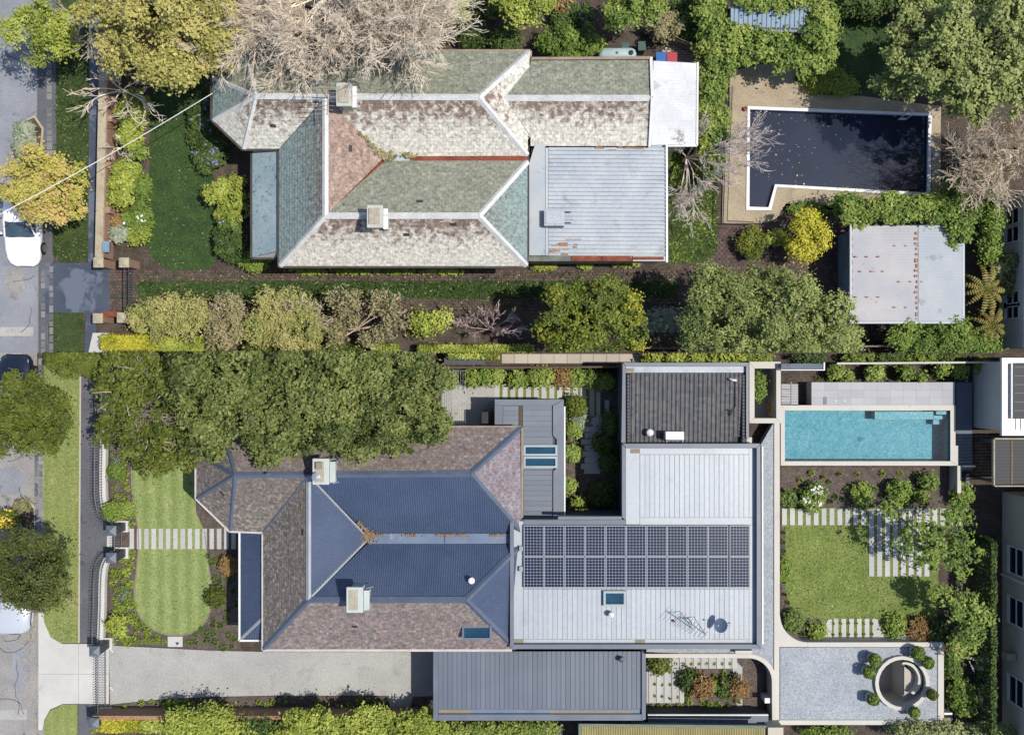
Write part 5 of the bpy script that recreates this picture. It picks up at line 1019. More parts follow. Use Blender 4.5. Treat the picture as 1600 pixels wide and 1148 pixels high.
tag(ed.build('lawn_edging', M['timber_grey']), kind='structure')
sheet('garden_bed', [(172, 1101), (250, 1093), (330, 1089), (604, 1087), (612, 1111), (640, 1113), (645, 1089), (662, 1089), (662, 1120), (172, 1124)], 'mulch', 0.004)
r = random.Random(31); pavers('stepping_path', [(202.5 + i * 11.35, 209.5 + i * 11.35 + r.uniform(-.3, .5), 825.5, 857.5) for i in range(15)], M['paver'], 0, .035)
sheet('service_yard', [(690, 602), (772, 600), (772, 668), (690, 668)], 'gravel', 0.006)
sheet('garden_bed', [(690, 580), (970, 580), (970, 600), (772, 601), (690, 604)], 'mulch', 0.004)
sheet('path_turf', [(772, 600), (938, 600), (938, 650), (905, 650), (905, 630), (772, 630)], 'lawn_rear', 0.006)
rc = [(772, 780.5, 600, 625)] + [(785 + i * 12.2, 793 + i * 12.2, 600.5, 622.5) for i in range(9)] + [(895, 903, 600.5, 626), (907, 915.5, 600, 633), (921, 928.5, 600, 650), (932, 938, 612, 650), (945, 952, 625, 646)]
pavers('stepping_path', rc, M['paver'], 0, .035)
sheet('garden_bed', [(882, 605), (975, 604), (975, 812), (882, 812)], 'mulch', 0.002)
rc = [(914, 936, 652, 665.5)] + [(908 + (i % 2) * 5.5, 933 - (i % 3) * 2, 666.5 + i * 9.6, 674.8 + i * 9.6) for i in range(7)]
pavers('stepping_path', rc, M['paver'], 0, .06, rnd=8)
sheet('courtyard_path', [(928, 650), (940, 650), (938, 740), (912, 740)], 'paving', 0.012)
# rear garden
sheet('rear_lawn', curve([(1228, 822), (1226, 900), (1230, 935), (1242, 955), (1265, 966)], 5) + [(1466, 967), (1466, 822)], 'lawn_rear', 0.010)
sheet('garden_bed', [(1221, 730), (1500, 730), (1500, 795), (1221, 795)], 'mulch', 0.004)
sheet('garden_bed', [(1221, 822), (1228, 822), (1226, 900), (1230, 935), (1242, 955), (1265, 966), (1300, 967), (1278, 1000), (1221, 1000)], 'mulch', 0.004)
sheet('garden_bed', [(1372, 967), (1540, 967), (1540, 1010), (1390, 1004)], 'mulch', 0.004)
sheet('path_turf', [(1221, 793), (1505, 793), (1505, 823), (1455, 823), (1455, 900), (1358, 900), (1358, 823), (1221, 823)], 'lawn_rear', 0.012)
rc = [(1222 + i * 12.35, 1229.5 + i * 12.35, 794, 820) for i in range(11)] + [(1358 + i * 12.35, 1365.8 + i * 12.35, 794.5, 900 if i < 8 else 821) for i in range(12)]
pavers('stepping_path', rc, M['paver'], 0, .04, rnd=5)
sheet('path_turf', [(1280, 967), (1388, 967), (1392, 1004), (1272, 1004)], 'lawn_rear', 0.006)
rc = [[(1294, 967), (1300, 967), (1300, 1001), (1283, 1001), (1283, 990)]] + [[(1295 + i * 12.1 + 7.5, 966), (1295 + i * 12.1 + 15, 966), (1295 + i * 12.1 + 15, 1001), (1295 + i * 12.1 + 7.5, 1001)] for i in range(5)] + [[(1363, 966), (1371, 967), (1379, 990), (1390, 1001), (1363, 1001)]]
pavers('stepping_path', rc, M['paver'], 0, .04, rnd=6)
# little court behind the carport
sheet('garden_bed', [(1012, 1028), (1195, 1028), (1195, 1108), (1012, 1108)], 'mulch', 0.004)
sheet('court_concrete', [(1010, 1028), (1145, 1028), (1160, 1042), (1160, 1108), (1152, 1108), (1145, 1044), (1072, 1044), (1068, 1098), (1010, 1098)], 'paving', 0.008)
rc = [[(1014 + i * 12, 1044 if i < 3 else 1027), (1021 + i * 12, 1044 if i < 3 else 1027), (1021 + i * 12, 1097), (1014 + i * 12, 1097)] for i in range(5)] + [(1071.5 + i * 12.1, 1079 + i * 12.1, 1027, 1044) for i in range(7)]
pavers('stepping_path', rc, M['paver'], 0, .05, rnd=9)
gj = [(1024 + i * 12, 1050 + k * 19 + r.uniform(-2, 2), 3.2) for i in range(4) for k in range(3)] + [(1057 + i * 12.1, 1036, 3.6) for i in range(8)] + [(1057, 1052, 3.2)]
tufts([(x - 1.5, y, q) for x, y, q in gj], 'tuft', 'tiny green tuft between pale pavers of the little court', 'joint tufts in the little court', .14)
gj = [(1300 + i * 12.1 + 1.2, y, 3.3) for i in range(6) for y in (973, 990)]
tufts(gj, 'tuft', 'tiny green tuft between pale pavers below the rear lawn', 'joint tufts below the rear lawn', .14)
# ------------------------------------------------------------------ lower house: restored slate roof
h2 = thing('restored_house', 'restored slate house with blue metal inner roofs and dark ridges', 'house', W(600, 850))
A = (367, 742, ZR); B0 = (348, 668, ZE)
for f, m in [([B0, (815, 668, ZE), (735, 740, ZR), A], 'slate_new'), ([B0, (308, 711, ZE), A], 'slate_grey'), ([(308, 711, ZE), (308, 778, ZE), A], 'slate_grey'), ([(308, 778, ZE), (360, 828, ZE), A], 'slate_grey'),
             ([A, (482, 742, ZR), (412, 830, ZE), (360, 828, ZE)], 'slate_grey'), ([(482, 742, ZR), (482, 937, ZR), (412, 1013, ZE), (412, 830, ZE)], 'slate_grey'),
             ([(735, 740, ZR), (815, 833, ZG), (815, 668, ZE)], 'slate_lilac'), ([(412, 1013, ZE), (805, 1013, ZE), (728, 937, ZR), (482, 937, ZR)], 'slate_new')]: slates(h2, f, M[m], .285, .17)
for f in ([(482, 742, ZR), (575, 841, ZG), (482, 937, ZR)], [(482, 742, ZR), (735, 740, ZR), (815, 833, ZG), (575, 834, ZG)], [(482, 937, ZR), (575, 848, ZG), (815, 850, ZG), (728, 937, ZR)], [(728, 937, ZR), (815, 850, ZG), (805, 1013, ZE)]): corrugate(h2, f, M['colorbond'], 0.11, 0.007, name='metal_roof')
for a, b in [(A, (735, 740, ZR)), (A, B0), (A, (308, 711, ZE)), (A, (308, 778, ZE)), (A, (360, 828, ZE)), ((482, 937, ZR), (728, 937, ZR)), ((482, 937, ZR), (412, 1013, ZE)), ((728, 937, ZR), (805, 1013, ZE)), ((728, 937, ZR), (815, 850, ZG)), ((735, 740, ZR), (815, 668, ZE)), ((735, 740, ZR), (815, 833, ZG)), ((482, 742, ZR), (412, 830, ZE))]: ridge(h2, a, b, M['colorbond_cap'], .30)
ridge(h2, (482, 742, ZR), (482, 937, ZR), M['alu'], .24, .06, .06)
for a, b in [((482, 744, ZR), (575, 841, ZG)), ((482, 935, ZR), (575, 841, ZG))]: ridge(h2, a, b, M['alu'], .14, .02, .03, 'valley_flashing')
MB().pbox(576, 694, 833.5, 849, ZG - .1, ZG + .02).build('valley_gutter', M['lead'], h2); MB().pbox(695, 800, 833.5, 849, ZG - .1, ZG + .03).build('valley_gutter', M['lead'], h2)
db = MB(); rr = random.Random(19)
for i in range(420):
    k = rr.random()
    if i < 140: x, y, zz = 576 + rr.gauss(0, 6), 838 + rr.gauss(0, 5), ZG + .16
    elif i < 220: x, y, zz = 560 + k * 18 + rr.gauss(0, 1.5), 816 + k * 20 + rr.gauss(0, 1.5), ZG + .2 + (1 - k) * .4
    else: x, y, zz = [590, 643, 693, 722, 775][i % 5] + rr.gauss(0, 6), 834.5 + abs(rr.gauss(0, 1.6)), ZG + .08
    c = W(x, y, zz + rr.random() * .05); s = rr.uniform(.02, .06); db.add([(c[0] - s, c[1], c[2]), (c[0], c[1] - s, c[2] + .02), (c[0] + s, c[1], c[2]), (c[0], c[1] + s, c[2] + .015)], [(0, 1, 2, 3)], rr.random())
tag(db.build('leaf_litter', M['debris'], None, W(580, 838, ZG)), 'orange leaf litter caught in the blue metal roof valley', 'leaves', kind='stuff')
gutter(h2, [(348, 667), (815, 667)], ZE - .04, M['gutter_copper']); gutter(h2, [(348, 667), (306, 710), (306, 779), (359, 830), (411, 832)], ZE - .05, M['gutter_white'], .09); gutter(h2, [(411, 832), (411, 1015), (800, 1015)], ZE - .05, M['gutter_white'], .12); gutter(h2, [(816, 668), (816, 808)], ZE + .1, M['gutter_copper'], .1)
MB().prism(wallpoly([(360, 682), (800, 682), (800, 1000), (426, 1000), (426, 816), (366, 816), (320, 772), (320, 716)], ZE), 0, ZE - .12).build('wall', M['render_cream'], h2)
corrugate(h2, [(376, 832, 2.8), (410, 832, 3.2), (410, 966, 3.2), (376, 998, 2.8)], M['colorbond'], .085, .013, name='verandah_roof'); corrugate(h2, [(376, 998.5, 2.8), (410, 967, 3.2), (410, 998.5, 2.8)], M['colorbond'], .085, .013, name='verandah_roof'); ridge(h2, (376, 998, 2.8), (410, 966, 3.2), M['alu'], .14, .02, .03, 'hip_flashing'); gutter(h2, [(374.5, 830), (374.5, 1000), (411, 1000)], 2.78, M['white_paint'], .09)
for y in (836, 890, 944, 995): p = W(378, y, 2.7); MB().tube([(p[0], p[1], 0), (p[0], p[1], 2.7)], .06, 8).build('verandah_post', M['white_paint'], h2)
for px in (470, 545, 620): window_south(h2, W(px, 0, ZE)[0], W(0, 1000, ZE)[1], 1.75, 1.0, 1.6)
def chimney_new(x0, x1, y0, y1, z, lab, hat):
    o = MB().pbox(x0 + 4, x1 - 3, y0 + 4, y1 - 4, 3.9, z - .3).build('chimney', M['chimney_new'], h2, bevel=.02); o['label'] = lab
    MB().pbox(x0, x1, y0, y1, z - .32, z - .12).build('chimney_cap', M['chimney_new'], o, bevel=.03); MB().pbox(x0 + 4, x1 - 8, y0 + 5, y1 - 4, z - .12, z - .09).build('mortar_bed', M['chimney_top'], o)
    MB().pbox(x1 + 1, x1 + 10, y0 + 5, y1 - 3, 4.6, 5.5).build('flashing', M['chimney_new'], o, bevel=.02)
    for yy in (y0 + 2, y1 - 2): a = Vector(W(x1 + 5, yy, 5.6)); MB().tube([a, a + Vector((.32, .06, -.1))], .02, 5).build('stay', M['alu'], o)
    if hat: c = W((x0 + x1) / 2 - 5, y1 - 13, z - .09); MB().lathe(c, [(.12, 0), (.12, .25), (.20, .26), (.20, .3), (.02, .38)], 16).build('cowl', M['alu'], o); MB().pbox(x0 + 5, x1 - 12, y0 + 6, y1 - 24, z - .089, z + .1).build('flue', M['timber_grey'], o, bevel=.02)
chimney_new(488, 514, 716, 757, 6.4, 'pale chimney with metal cowl by the big tree', True); chimney_new(541, 567, 917, 957, 6.4, 'pale chimney on the lower ridge of the restored roof', False)
def skylight(parent, x0, x1, y0, y1, z, t=3.0, h=.14, fm='skylight_frame'):
    o = MB(); o.pbox(x0, x1, y0, y0 + t, z, z + h).pbox(x0, x1, y1 - t, y1, z, z + h).pbox(x0, x0 + t, y0 + t, y1 - t, z, z + h).pbox(x1 - t, x1, y0 + t, y1 - t, z, z + h); f = o.build('skylight', M[fm], parent)
    MB().pbox(x0 + t, x1 - t, y0 + t, y1 - t, z, z + h * .6).build('pane', M['glass_sky'], f)
skylight(h2, 722, 768, 975, 999, 4.15, 3.0, .22, 'colorbond_cap')
p = W(737, 906, 4.9); v_ = MB(); v_.lathe((p[0], p[1], 4.55), [(.10, 0), (.10, .4), (.15, .42), (.15, .5), (.05, .55)], 12); v_.build('roof_vent', M['white_paint'], h2)
# link building with dark seamed roof
lk = thing('link_building', 'low dark standing seam link roof with two skylights', 'building', W(848, 720)); ZL = 2.5
MB().prism(wallpoly([(774, 626), (879, 626), (879, 811), (817, 811), (817, 667), (774, 667)], ZL), 0, ZL - .1).build('wall', M['wall_dark'], lk)
for pp in ([(786, 634), (810, 634), (810, 664), (786, 664)], [(817, 633), (863, 633), (863, 682), (817, 682)], [(818, 734), (864, 734), (864, 806), (818, 806)]): seam_panels(lk, [(x, y, ZL - .06) for x, y in pp], M['pan_dark'], .26, along=(1, 0), rib=.035)
MB().pbox(817, 863.5, 682.5, 733.5, ZL - .09, ZL - .05).build('roof_tray', M['pan_dark'], lk); MB().pbox(811, 816.5, 633, 667, ZL - .09, ZL - .07).build('box_gutter', M['timber_dark'], lk)
for q in ([(773, 624), (881, 624), (863.5, 633), (773, 633)], [(881, 624.5), (881, 812), (864.5, 806), (864.5, 736), (870, 731), (870, 686), (864, 680), (864, 633.5)], [(773, 633.3), (785.5, 633.3), (785.5, 668), (773, 668)], [(817, 807), (863, 807), (880, 813), (817, 813)]): MB().pprism(q, ZL - .1, ZL + .06).build('parapet', M['parapet_dark'], lk)
MB().pbox(881.3, 883.5, 635, 810, ZL - .3, ZL + .02).build('flashing', M['white_paint'], lk)
skylight(lk, 818, 871, 695, 712, ZL - .05, 3.2, .22); skylight(lk, 818, 871, 713, 731, ZL - .05, 3.2, .22)
MB().pbox(752, 773, 643, 667, 0, 1.9).single('storage_box', M['black'], 'black storage cupboard against the link building', 'cupboard', bevel=.03)
ch = thing('clothes_line', 'thin folding clothes line over the gravel service yard', 'clothes line', W(718, 640))
for x in (708, 728): p = W(x, 578, 1.6); MB().tube([(p[0], p[1], 0), (p[0], p[1], 1.6)], .02, 5).build('post', M['alu'], ch)
MB().tube([W(707, 579, 1.6), W(729, 579, 1.6)], .015, 5).build('arm', M['alu'], ch); 
for k in range(6): MB().tube([W(709 + k * 3.6, 579, 1.6), W(709 + k * 3.6, 664, 1.6)], .005, 3).build('line', M['white_paint'], ch)
# main extension: white seamed roof
ex = thing('modern_extension', 'flat roofed modern extension with pale seamed metal roof', 'building', W(1000, 870)); ZX = 3.6
MB().prism(wallpoly([(802, 811), (979, 811), (979, 694), (1184, 694), (1184, 1010), (802, 1010)], ZX), 0, ZX - .02).build('wall', M['wall_dark'], ex)
for pp in ([(1000, 710), (1170, 710), (1170, 808), (1000, 808)], [(818, 920), (1170, 920), (1170, 998), (818, 998)], [(818, 820), (1170, 820), (1170, 919.5), (818, 919.5)]): seam_panels(ex, [(x, y, ZX) for x, y in pp], M['pan_white'], .235, along=(0, 1), rib=.024)
for q, m, z in [([(978, 700), (999.5, 700), (999.5, 819), (978, 819)], 'pan_white', .03), ([(1000, 808.5), (1182, 808.5), (1182, 819.5), (1000, 819.5)], 'pan_white', .027), ([(1170.5, 700), (1182, 700), (1182, 808), (1170.5, 808)], 'pan_white', .025), ([(1000, 700), (1170, 700), (1170, 709.5), (1000, 709.5)], 'pan_white', .024),
             ([(803, 814), (817.5, 814), (817.5, 998), (803, 998)], 'pan_white', .03), ([(1170.5, 820), (1182, 820), (1182, 1006), (1170.5, 1006)], 'pan_white', .03), ([(803, 998.5), (1170, 998.5), (1170, 1006), (803, 1006)], 'pan_white', .02), ([(818, 812), (977.5, 812), (977.5, 819.5), (818, 819.5)], 'parapet_dark', .06)]: MB().pprism(q, ZX - .01, ZX + z).build('roof_tray', M[m], ex)
for x0, y0 in ((803, 999), (993, 999), (985, 701)): MB().pbox(x0, x0 + 15, y0, y0 + 7, ZX, ZX + .045).build('rainwater_sump', M['timber_grey'], ex)
for q in ([(797, 810), (803, 813), (803, 1006), (797, 1013)], [(797, 1013.5), (803, 1006.5), (1182, 1006.5), (1190, 1013.5)], [(1182.5, 700), (1188, 694), (1190, 1013), (1182.5, 1006)], [(973, 693), (1188, 693), (1182, 699.5), (978, 699.5)], [(972, 694), (977.7, 700), (977.7, 812), (972, 808)], [(872, 806.5), (971.5, 806.5), (971.5, 811.5), (872, 811.5)]): MB().pprism(q, ZX - .2, ZX + .32).build('parapet', M['parapet_dark'], ex)
MB().pprism([(1190.3, 697), (1192.5, 697), (1193, 1006), (1190.6, 1006)], 2.9, 3.4).build('window_head', M['white_paint'], ex)
skylight(ex, 943, 978, 923, 947, ZX + .03, 3.4, .2)
p = W(954, 957, ZX); o = MB(); o.lathe((p[0], p[1], ZX), [(.11, 0), (.11, .3), (.15, .32), (.13, .42), (.04, .46)], 12); o.build('roof_vent', M['white_metal'], ex)
for px in (1035, 1090, 1145): window_south(ex, W(px, 0, ZX)[0], W(0, 1010, ZX)[1], 1.9, 1.2, 1.3)
# solar array: two rows of eleven panels (the last ones set a little apart)
proto = None
def solar(px, py, label):
    global proto
    loc = Vector(W(px, py, ZX + .16))
    if proto is None:
        proto = thing('solar_panel', label, 'solar panel', tuple(loc), 'solar panels on the pale extension roof'); w, h = .972, 1.495; x, y, z = loc; f = MB()
        for a, b, c, d in ((-w / 2, w / 2, h / 2 - .014, h / 2), (-w / 2, w / 2, -h / 2, -h / 2 + .014), (-w / 2, -w / 2 + .014, -h / 2 + .014, h / 2 - .014), (w / 2 - .014, w / 2, -h / 2 + .014, h / 2 - .014)): f.box(x + a, x + b, y + c, y + d, z, z + .04)
        f.build('frame', M['parapet_dark'], proto); MB().box(x - w / 2 + .015, x + w / 2 - .015, y - h / 2 + .015, y + h / 2 - .015, z, z + .026).build('back_sheet', M['solar_back'], proto)
        c = MB(); cw, chh = (w - .07) / 6, (h - .07) / 10
        for i in range(6):
            for j in range(10):
                cx, cy = x - w / 2 + .035 + cw * (i + .5), y - h / 2 + .035 + chh * (j + .5); a, b, k = cw / 2 - .0045, chh / 2 - .0045, .018
                c.add([(cx + sx, cy + sy, z + .0305) for sx, sy in ((-a + k, -b), (a - k, -b), (a, -b + k), (a, b - k), (a - k, b), (-a + k, b), (-a, b - k), (-a, -b + k))], [tuple(range(8))], .5)
        tag(c.build('cells', M['solar_cell'], proto), kind='stuff')
        for i in (-1, 1): MB().box(x - w / 2, x + w / 2, y + i * .5 - .02, y + i * .5 + .02, z - .1, z - .003).build('rail', M['alu'], proto)
        return proto
    return copy_tree(proto, tuple(loc), label)
ORD = ['first', 'second', 'third', 'fourth', 'fifth', 'sixth', 'seventh', 'eighth', 'ninth', 'tenth', 'eleventh']
for row, (py, nm) in enumerate(((844.5, 'upper'), (893.5, 'lower'))):
    for i in range(11): solar(834 + i * 32 + (1.5 if i == 10 else 0), py, '%s solar panel from the left in the %s row on pale roof' % (ORD[i], nm))
for k, (y, lab) in enumerate(((853, 'isolator box at the left end of the upper solar row'), (885, 'isolator box at the left end of the lower solar row'))):
    MB().pbox(811, 817, y, y + 8, ZX + .03, ZX + .22).single('isolator_box', M['alu'], lab, 'box', bevel=.015)
# antenna and dish
an = thing('roof_antenna', 'thin lattice television antenna lying over the pale metal roof', 'antenna', W(1085, 980, ZX)); b = Vector(W(1075, 965, ZX)); MB().tube([b, b + Vector((0, 0, 1.0))], .02, 6).build('mast', M['steel_dark'], an)
top = b + Vector((0, 0, 1.0)); p0, p1 = Vector(W(1062, 962, ZX + 1)), Vector(W(1102, 990, ZX + .9)); MB().tube([p0, p1], .02, 6).build('boom', M['steel_dark'], an); MB().tube([Vector(W(1063, 965, ZX + .95)), Vector(W(1084, 963, ZX + 1)), Vector(W(1103, 992, ZX + .9))], .015, 5).build('reflector', M['steel_dark'], an)
for k in range(9):
    p = p0.lerp(p1, k / 8); d = Vector((.45, .5, 0)) * (.75 - k * .03); MB().tube([p - d, p + d * .5], .009, 4).build('bar', M['steel_dark'], an)
MB().lathe(tuple(Vector(W(1052, 969, ZX + .05))), [(.05, 0), (.07, .06), (.03, .1)], 8).build('balun', M['rust'], an)
ds = thing('satellite_dish', 'blue grey satellite dish on the pale metal roof', 'satellite dish', W(1120, 970, ZX)); b = Vector(W(1134, 973, ZX)); MB().tube([b, b + Vector((0, 0, .5)), b + Vector((-.2, 0, .62))], .025, 6).build('mast', M['alu'], ds)
c = b + Vector((-.36, .05, .62)); ax = Vector((-.55, .25, .8)).normalized(); u = ax.cross(Vector((0, 0, 1))).normalized(); w_ = u.cross(ax); dm = MB(); vs = [c]; fs = []
for rI, R_ in enumerate((.12, .24, .34)):
    for k in range(20): a = 2 * PI * k / 20; vs.append(c + (u * math.cos(a) + w_ * math.sin(a)) * R_ + ax * (R_ * R_ * .55))
fs += [(0, 1 + k, 1 + (k + 1) % 20) for k in range(20)] + [(1 + q * 20 + k, 21 + q * 20 + k, 21 + q * 20 + (k + 1) % 20, 1 + q * 20 + (k + 1) % 20) for q in range(2) for k in range(20)]
dm.add(vs, fs); dm.build('dish', M['lead'], ds, smooth=True); MB().tube([c - w_ * .3, c + ax * .42], .012, 5).build('feed_arm', M['steel_dark'], ds); MB().lathe(tuple(c + ax * .42), [(.03, 0), (.05, .04), (.03, .1)], 8).build('receiver', M['alu'], ds); MB().tube([b, Vector(W(1142, 973, ZX + .1))], .015, 5).build('stay', M['steel_dark'], ds)
# dark tiled wing
tw = thing('tiled_wing', 'dark glazed tile roof wing behind grey parapets', 'building', W(1072, 632)); ZT2 = 3.1
MB().prism(wallpoly([(973, 569), (1168, 569), (1168, 692), (973, 692)], ZT2), 0, ZT2 - .12).build('wall', M['wall_dark'], tw)
tl = MB(); rr = random.Random(3); a0 = W(984, 583, ZT2); a1 = W(1158, 692, ZT2); cw = (a1[0] - a0[0]) / 25; chh = (a0[1] - a1[1]) / 21
for i in range(25):
    for j in range(21):
        if i >= 23 and j >= 19: continue
        x0 = a0[0] + i * cw; y1 = a0[1] - j * chh; y0 = y1 - chh * 1.08; dz = rr.uniform(0, .006); z0 = ZT2 - .10 + (20 - j) * .012 + dz; t = rr.random(); prof = [(0, .0), (.18, .0), (.30, .035), (.45, .055), (.60, .06), (.75, .05), (.88, .03), (1.0, .0)]
        vs = [(x0 + f * cw, y1, z0 + h) for f, h in prof] + [(x0 + f * cw, y0, z0 + h + .022) for f, h in prof] + [(x0 + f * cw, y0, z0 + h - .01) for f, h in prof]
        tl.add(vs, [(k, k + 8, k + 9, k + 1) for k in range(7)] + [(k + 8, k + 16, k + 17, k + 9) for k in range(7)], t)
tag(tl.build('roof_tiles', M['tile_dark'], tw), kind='stuff')
MB().pbox(978, 1164, 583, 693, ZT2 - .2, ZT2 - .11).build('roof_deck', M['black'], tw)
for x in (981, 1161):
    for j in range(20):
        y = 587 + j * 5.3; c = W(x, y, ZT2 + .1); e = MB(); e.tube([(c[0], c[1] + .1, c[2] - .04), (c[0], c[1] - .02, c[2] + .05), (c[0], c[1] - .09, c[2] + .03)], [.07, .085, .09], 8); e.build('edge_tile', M['tile_dark'], tw, smooth=True)
for q in ([(973, 567), (977.5, 572), (977.5, 692.5), (971, 692.5)], [(974, 566.5), (1170, 566.5), (1166, 572), (978, 572)], [(1166, 572.5), (1170, 567), (1170, 686), (1166, 684)]): MB().pprism(q, ZT2 - .2, ZT2 + .3).build('parapet', M['parapet_dark'], tw)
MB().pbox(978, 1165.5, 572.5, 582, ZT2 - .15, ZT2 + .12).build('box_gutter', M['galv'], tw); MB().pbox(979, 991, 575, 581, ZT2, ZT2 + .14).build('rainwater_sump', M['timber_grey'], tw)
MB().pbox(1154, 1175, 683, 692, 2.3, 2.9).build('corner_block', M['coping'], tw)
ac = thing('air_conditioner', 'white air conditioner box on the dark tile roof', 'air conditioner', W(1054, 682, ZT2)); MB().pbox(1040, 1069, 674, 687, ZT2 + .1, ZT2 + .65).build('case', M['white_metal'], ac, bevel=.02); MB().pbox(1043, 1064, 687.3, 689, ZT2 + .2, ZT2 + .55).build('grille', M['steel_dark'], ac)
for x in (1041, 1066): MB().pbox(x, x + 2, 675, 690, ZT2, ZT2 + .098).build('foot', M['galv'], ac)
wv = thing('roof_ventilator', 'round white roof ventilator on the dark tiles', 'vent', W(1013, 676, ZT2)); c = W(1014, 675, ZT2); MB().lathe(c, [(.10, 0), (.10, .3)], 14).build('shaft', M['galv'], wv); MB().lathe((c[0], c[1], c[2] + .3), [(.15, 0), (.19, .04), (.16, .1), (.05, .14)], 18).build('hood', M['white_metal'], wv, smooth=True)
fl = thing('flue_pipe', 'bent white flue pipe near top of the dark tile roof', 'pipe', W(1140, 592, ZT2)); c = Vector(W(1138, 592, ZT2)); MB().tube([c, c + Vector((0, 0, .35)), c + Vector((.12, -.04, .45)), c + Vector((.3, -.06, .42))], .06, 10).build('pipe', M['white_metal'], fl, smooth=True); MB().tube([W(1149, 595, ZT2 + .2), W(1149, 635, ZT2 + .15), W(1143, 641, ZT2 + .15), W(1137, 646, ZT2 + .12)], .02, 5).build('conduit', M['black'], fl); MB().tube([W(1137, 640, ZT2 + .2), W(1145, 642, ZT2 + .2), W(1140, 650, ZT2 + .15)], .035, 6).build('bracket', M['black'], fl)
# carport
cp = thing('carport', 'low blue grey seamed carport roof beside the gravel drive', 'carport', W(845, 1068)); ZC = 2.6
for x0, x1, y0, y1 in ((680, 684, 1017, 1121), (1003, 1006, 1017, 1121)): a = W(x0, y0, ZC); b = W(x1, y1, ZC); MB().box(a[0], b[0], b[1], a[1], 0, ZC - .15).build('wall', M['wall_dark'], cp)
a = W(684, 1119, ZC); b = W(1003, 1122, ZC); MB().box(a[0], b[0], b[1], a[1], 0, ZC - .15).build('wall', M['wall_dark'], cp)
seam_panels(cp, [(685, 1017, ZC), (1002, 1017, ZC), (1002, 1107, ZC), (685, 1107, ZC)], M['pan_dark'], .235, along=(0, 1), rib=.03)
MB().pbox(685, 1002, 1107.5, 1115, ZC - .12, ZC - .02).build('box_gutter', M['lead'], cp); MB().pbox(686, 735, 1108, 1114, ZC - .1, ZC - .012).build('gutter_rust', M['timber_grey'], cp); MB().pbox(858, 986, 1109, 1114.5, ZC - .1, ZC - .01).build('gutter_rust', M['timber_grey'], cp)
for q in ([(677, 1016), (684.5, 1016), (684.5, 1125), (677, 1125)], [(685, 1115.5), (1002.5, 1115.5), (1002.5, 1125), (685, 1125)], [(1003, 1018), (1009, 1022), (1009, 1123), (1003, 1125)]): MB().pprism(q, ZC - .25, ZC + .14).build('fascia', M['parapet_dark'], cp)
p = W(970, 1027, ZC); o = MB(); o.lathe((p[0], p[1], ZC), [(.10, 0), (.10, .3), (.14, .32), (.12, .38), (.06, .39)], 14); o.build('roof_vent', M['steel_dark'], cp)
# raised garden roof, ledges and light well: pale concrete upstands with gravel
gr = thing('garden_roof', 'low gravel covered garden roof with pale concrete upstands and round light well', 'roof', W(1345, 1066))
ctr = (1410, 1067); RO, RI = 42.5, 37.0
def ring_pts(c, r, a0, a1, n): return [(c[0] + r * math.cos(a0 + (a1 - a0) * k / n), c[1] + r * math.sin(a0 + (a1 - a0) * k / n)) for k in range(n + 1)]
hole = ring_pts(ctr, RI + 1, 0, 2 * PI, 48)[:-1]
gsl = MB()
for k in range(48):   # gravel slab with a round hole, built as a fan to the outer rectangle
    def outer(a):
        dx, dy = math.cos(a), math.sin(a); t = min(((1465 - ctr[0]) / dx) if dx > 1e-6 else 1e9, ((1219 - ctr[0]) / dx) if dx < -1e-6 else 1e9, ((1125 - ctr[1]) / dy) if dy > 1e-6 else 1e9, ((1011 - ctr[1]) / dy) if dy < -1e-6 else 1e9); return (ctr[0] + dx * t, ctr[1] + dy * t)
    a, b = 2 * PI * k / 48, 2 * PI * (k + 1) / 48; q = [hole[k], hole[(k + 1) % 48], outer(b), outer(a)]
    gsl.add([W(x, y, ZP - .06) for x, y in q], [(0, 3, 2, 1)][:1])
for cxr, cyr, aA, aB in ((1465, 1125, None, None),): pass
for (qx, qy) in ((1465, 1125), (1219, 1125), (1219, 1011), (1465, 1011)):
    a = math.atan2(qy - ctr[1], qx - ctr[0]); k = math.floor((a % (2 * PI)) / (2 * PI / 48)); a0, a1 = 2 * PI * k / 48, 2 * PI * (k + 1) / 48; gsl.add([W(*outer(a0), ZP - .06), W(*outer(a1), ZP - .06), W(qx, qy, ZP - .06)], [(0, 1, 2)])
gv = gsl.build('gravel_bed', M['gravel_blue'], gr)
for q in ([(1262, 1003), (1475, 1003), (1465.5, 1010.5), (1262, 1010.5)], [(1475, 1003.3), (1475, 1132), (1465.5, 1124), (1465.5, 1011)], [(1210, 1132), (1474.7, 1132), (1465, 1124.5), (1218, 1124.5)]): MB().pprism(q, 0, ZP).build('upstand', M['coping'], gr, bevel=.015)
arc = ring_pts((1262, 960), 43, PI / 2, PI, 10)
MB().pprism([(1209.5, 655), (1218.5, 655), (1218.5, 960)] + arc[::-1][1:] + [(1262, 1010.3), (1218, 1010.3), (1218, 1124.3), (1209.5, 1124.3)], 0, ZP - .002).build('upstand', M['coping'], gr, bevel=.015)
for k in range(24):
    a, b = 2 * PI * k / 24, 2 * PI * (k + 1) / 24; f = lambda r, t: (ctr[0] + r * math.cos(t), ctr[1] + r * math.sin(t)); MB().pprism([f(RO, a), f(RO, b), f(RI, b), f(RI, a)], ZP - .1, ZP + .14).build('well_kerb', M['coping'], gr)
wl_ = MB(); n = 40; cc = [W(*p, ZP) for p in ring_pts(ctr, RI, 0, 2 * PI, n)]
wl_.add([(p[0], p[1], ZP) for p in cc[:-1]] + [(p[0], p[1], -1.3) for p in cc[:-1]], [(k, (k + 1) % n, n + (k + 1) % n, n + k) for k in range(n)]); wl_.build('well_wall', M['coping'], gr)
MB().add([(p[0], p[1], -1.3) for p in cc[:-1]], [tuple(range(n))]).build('well_floor', M['paving'], gr)
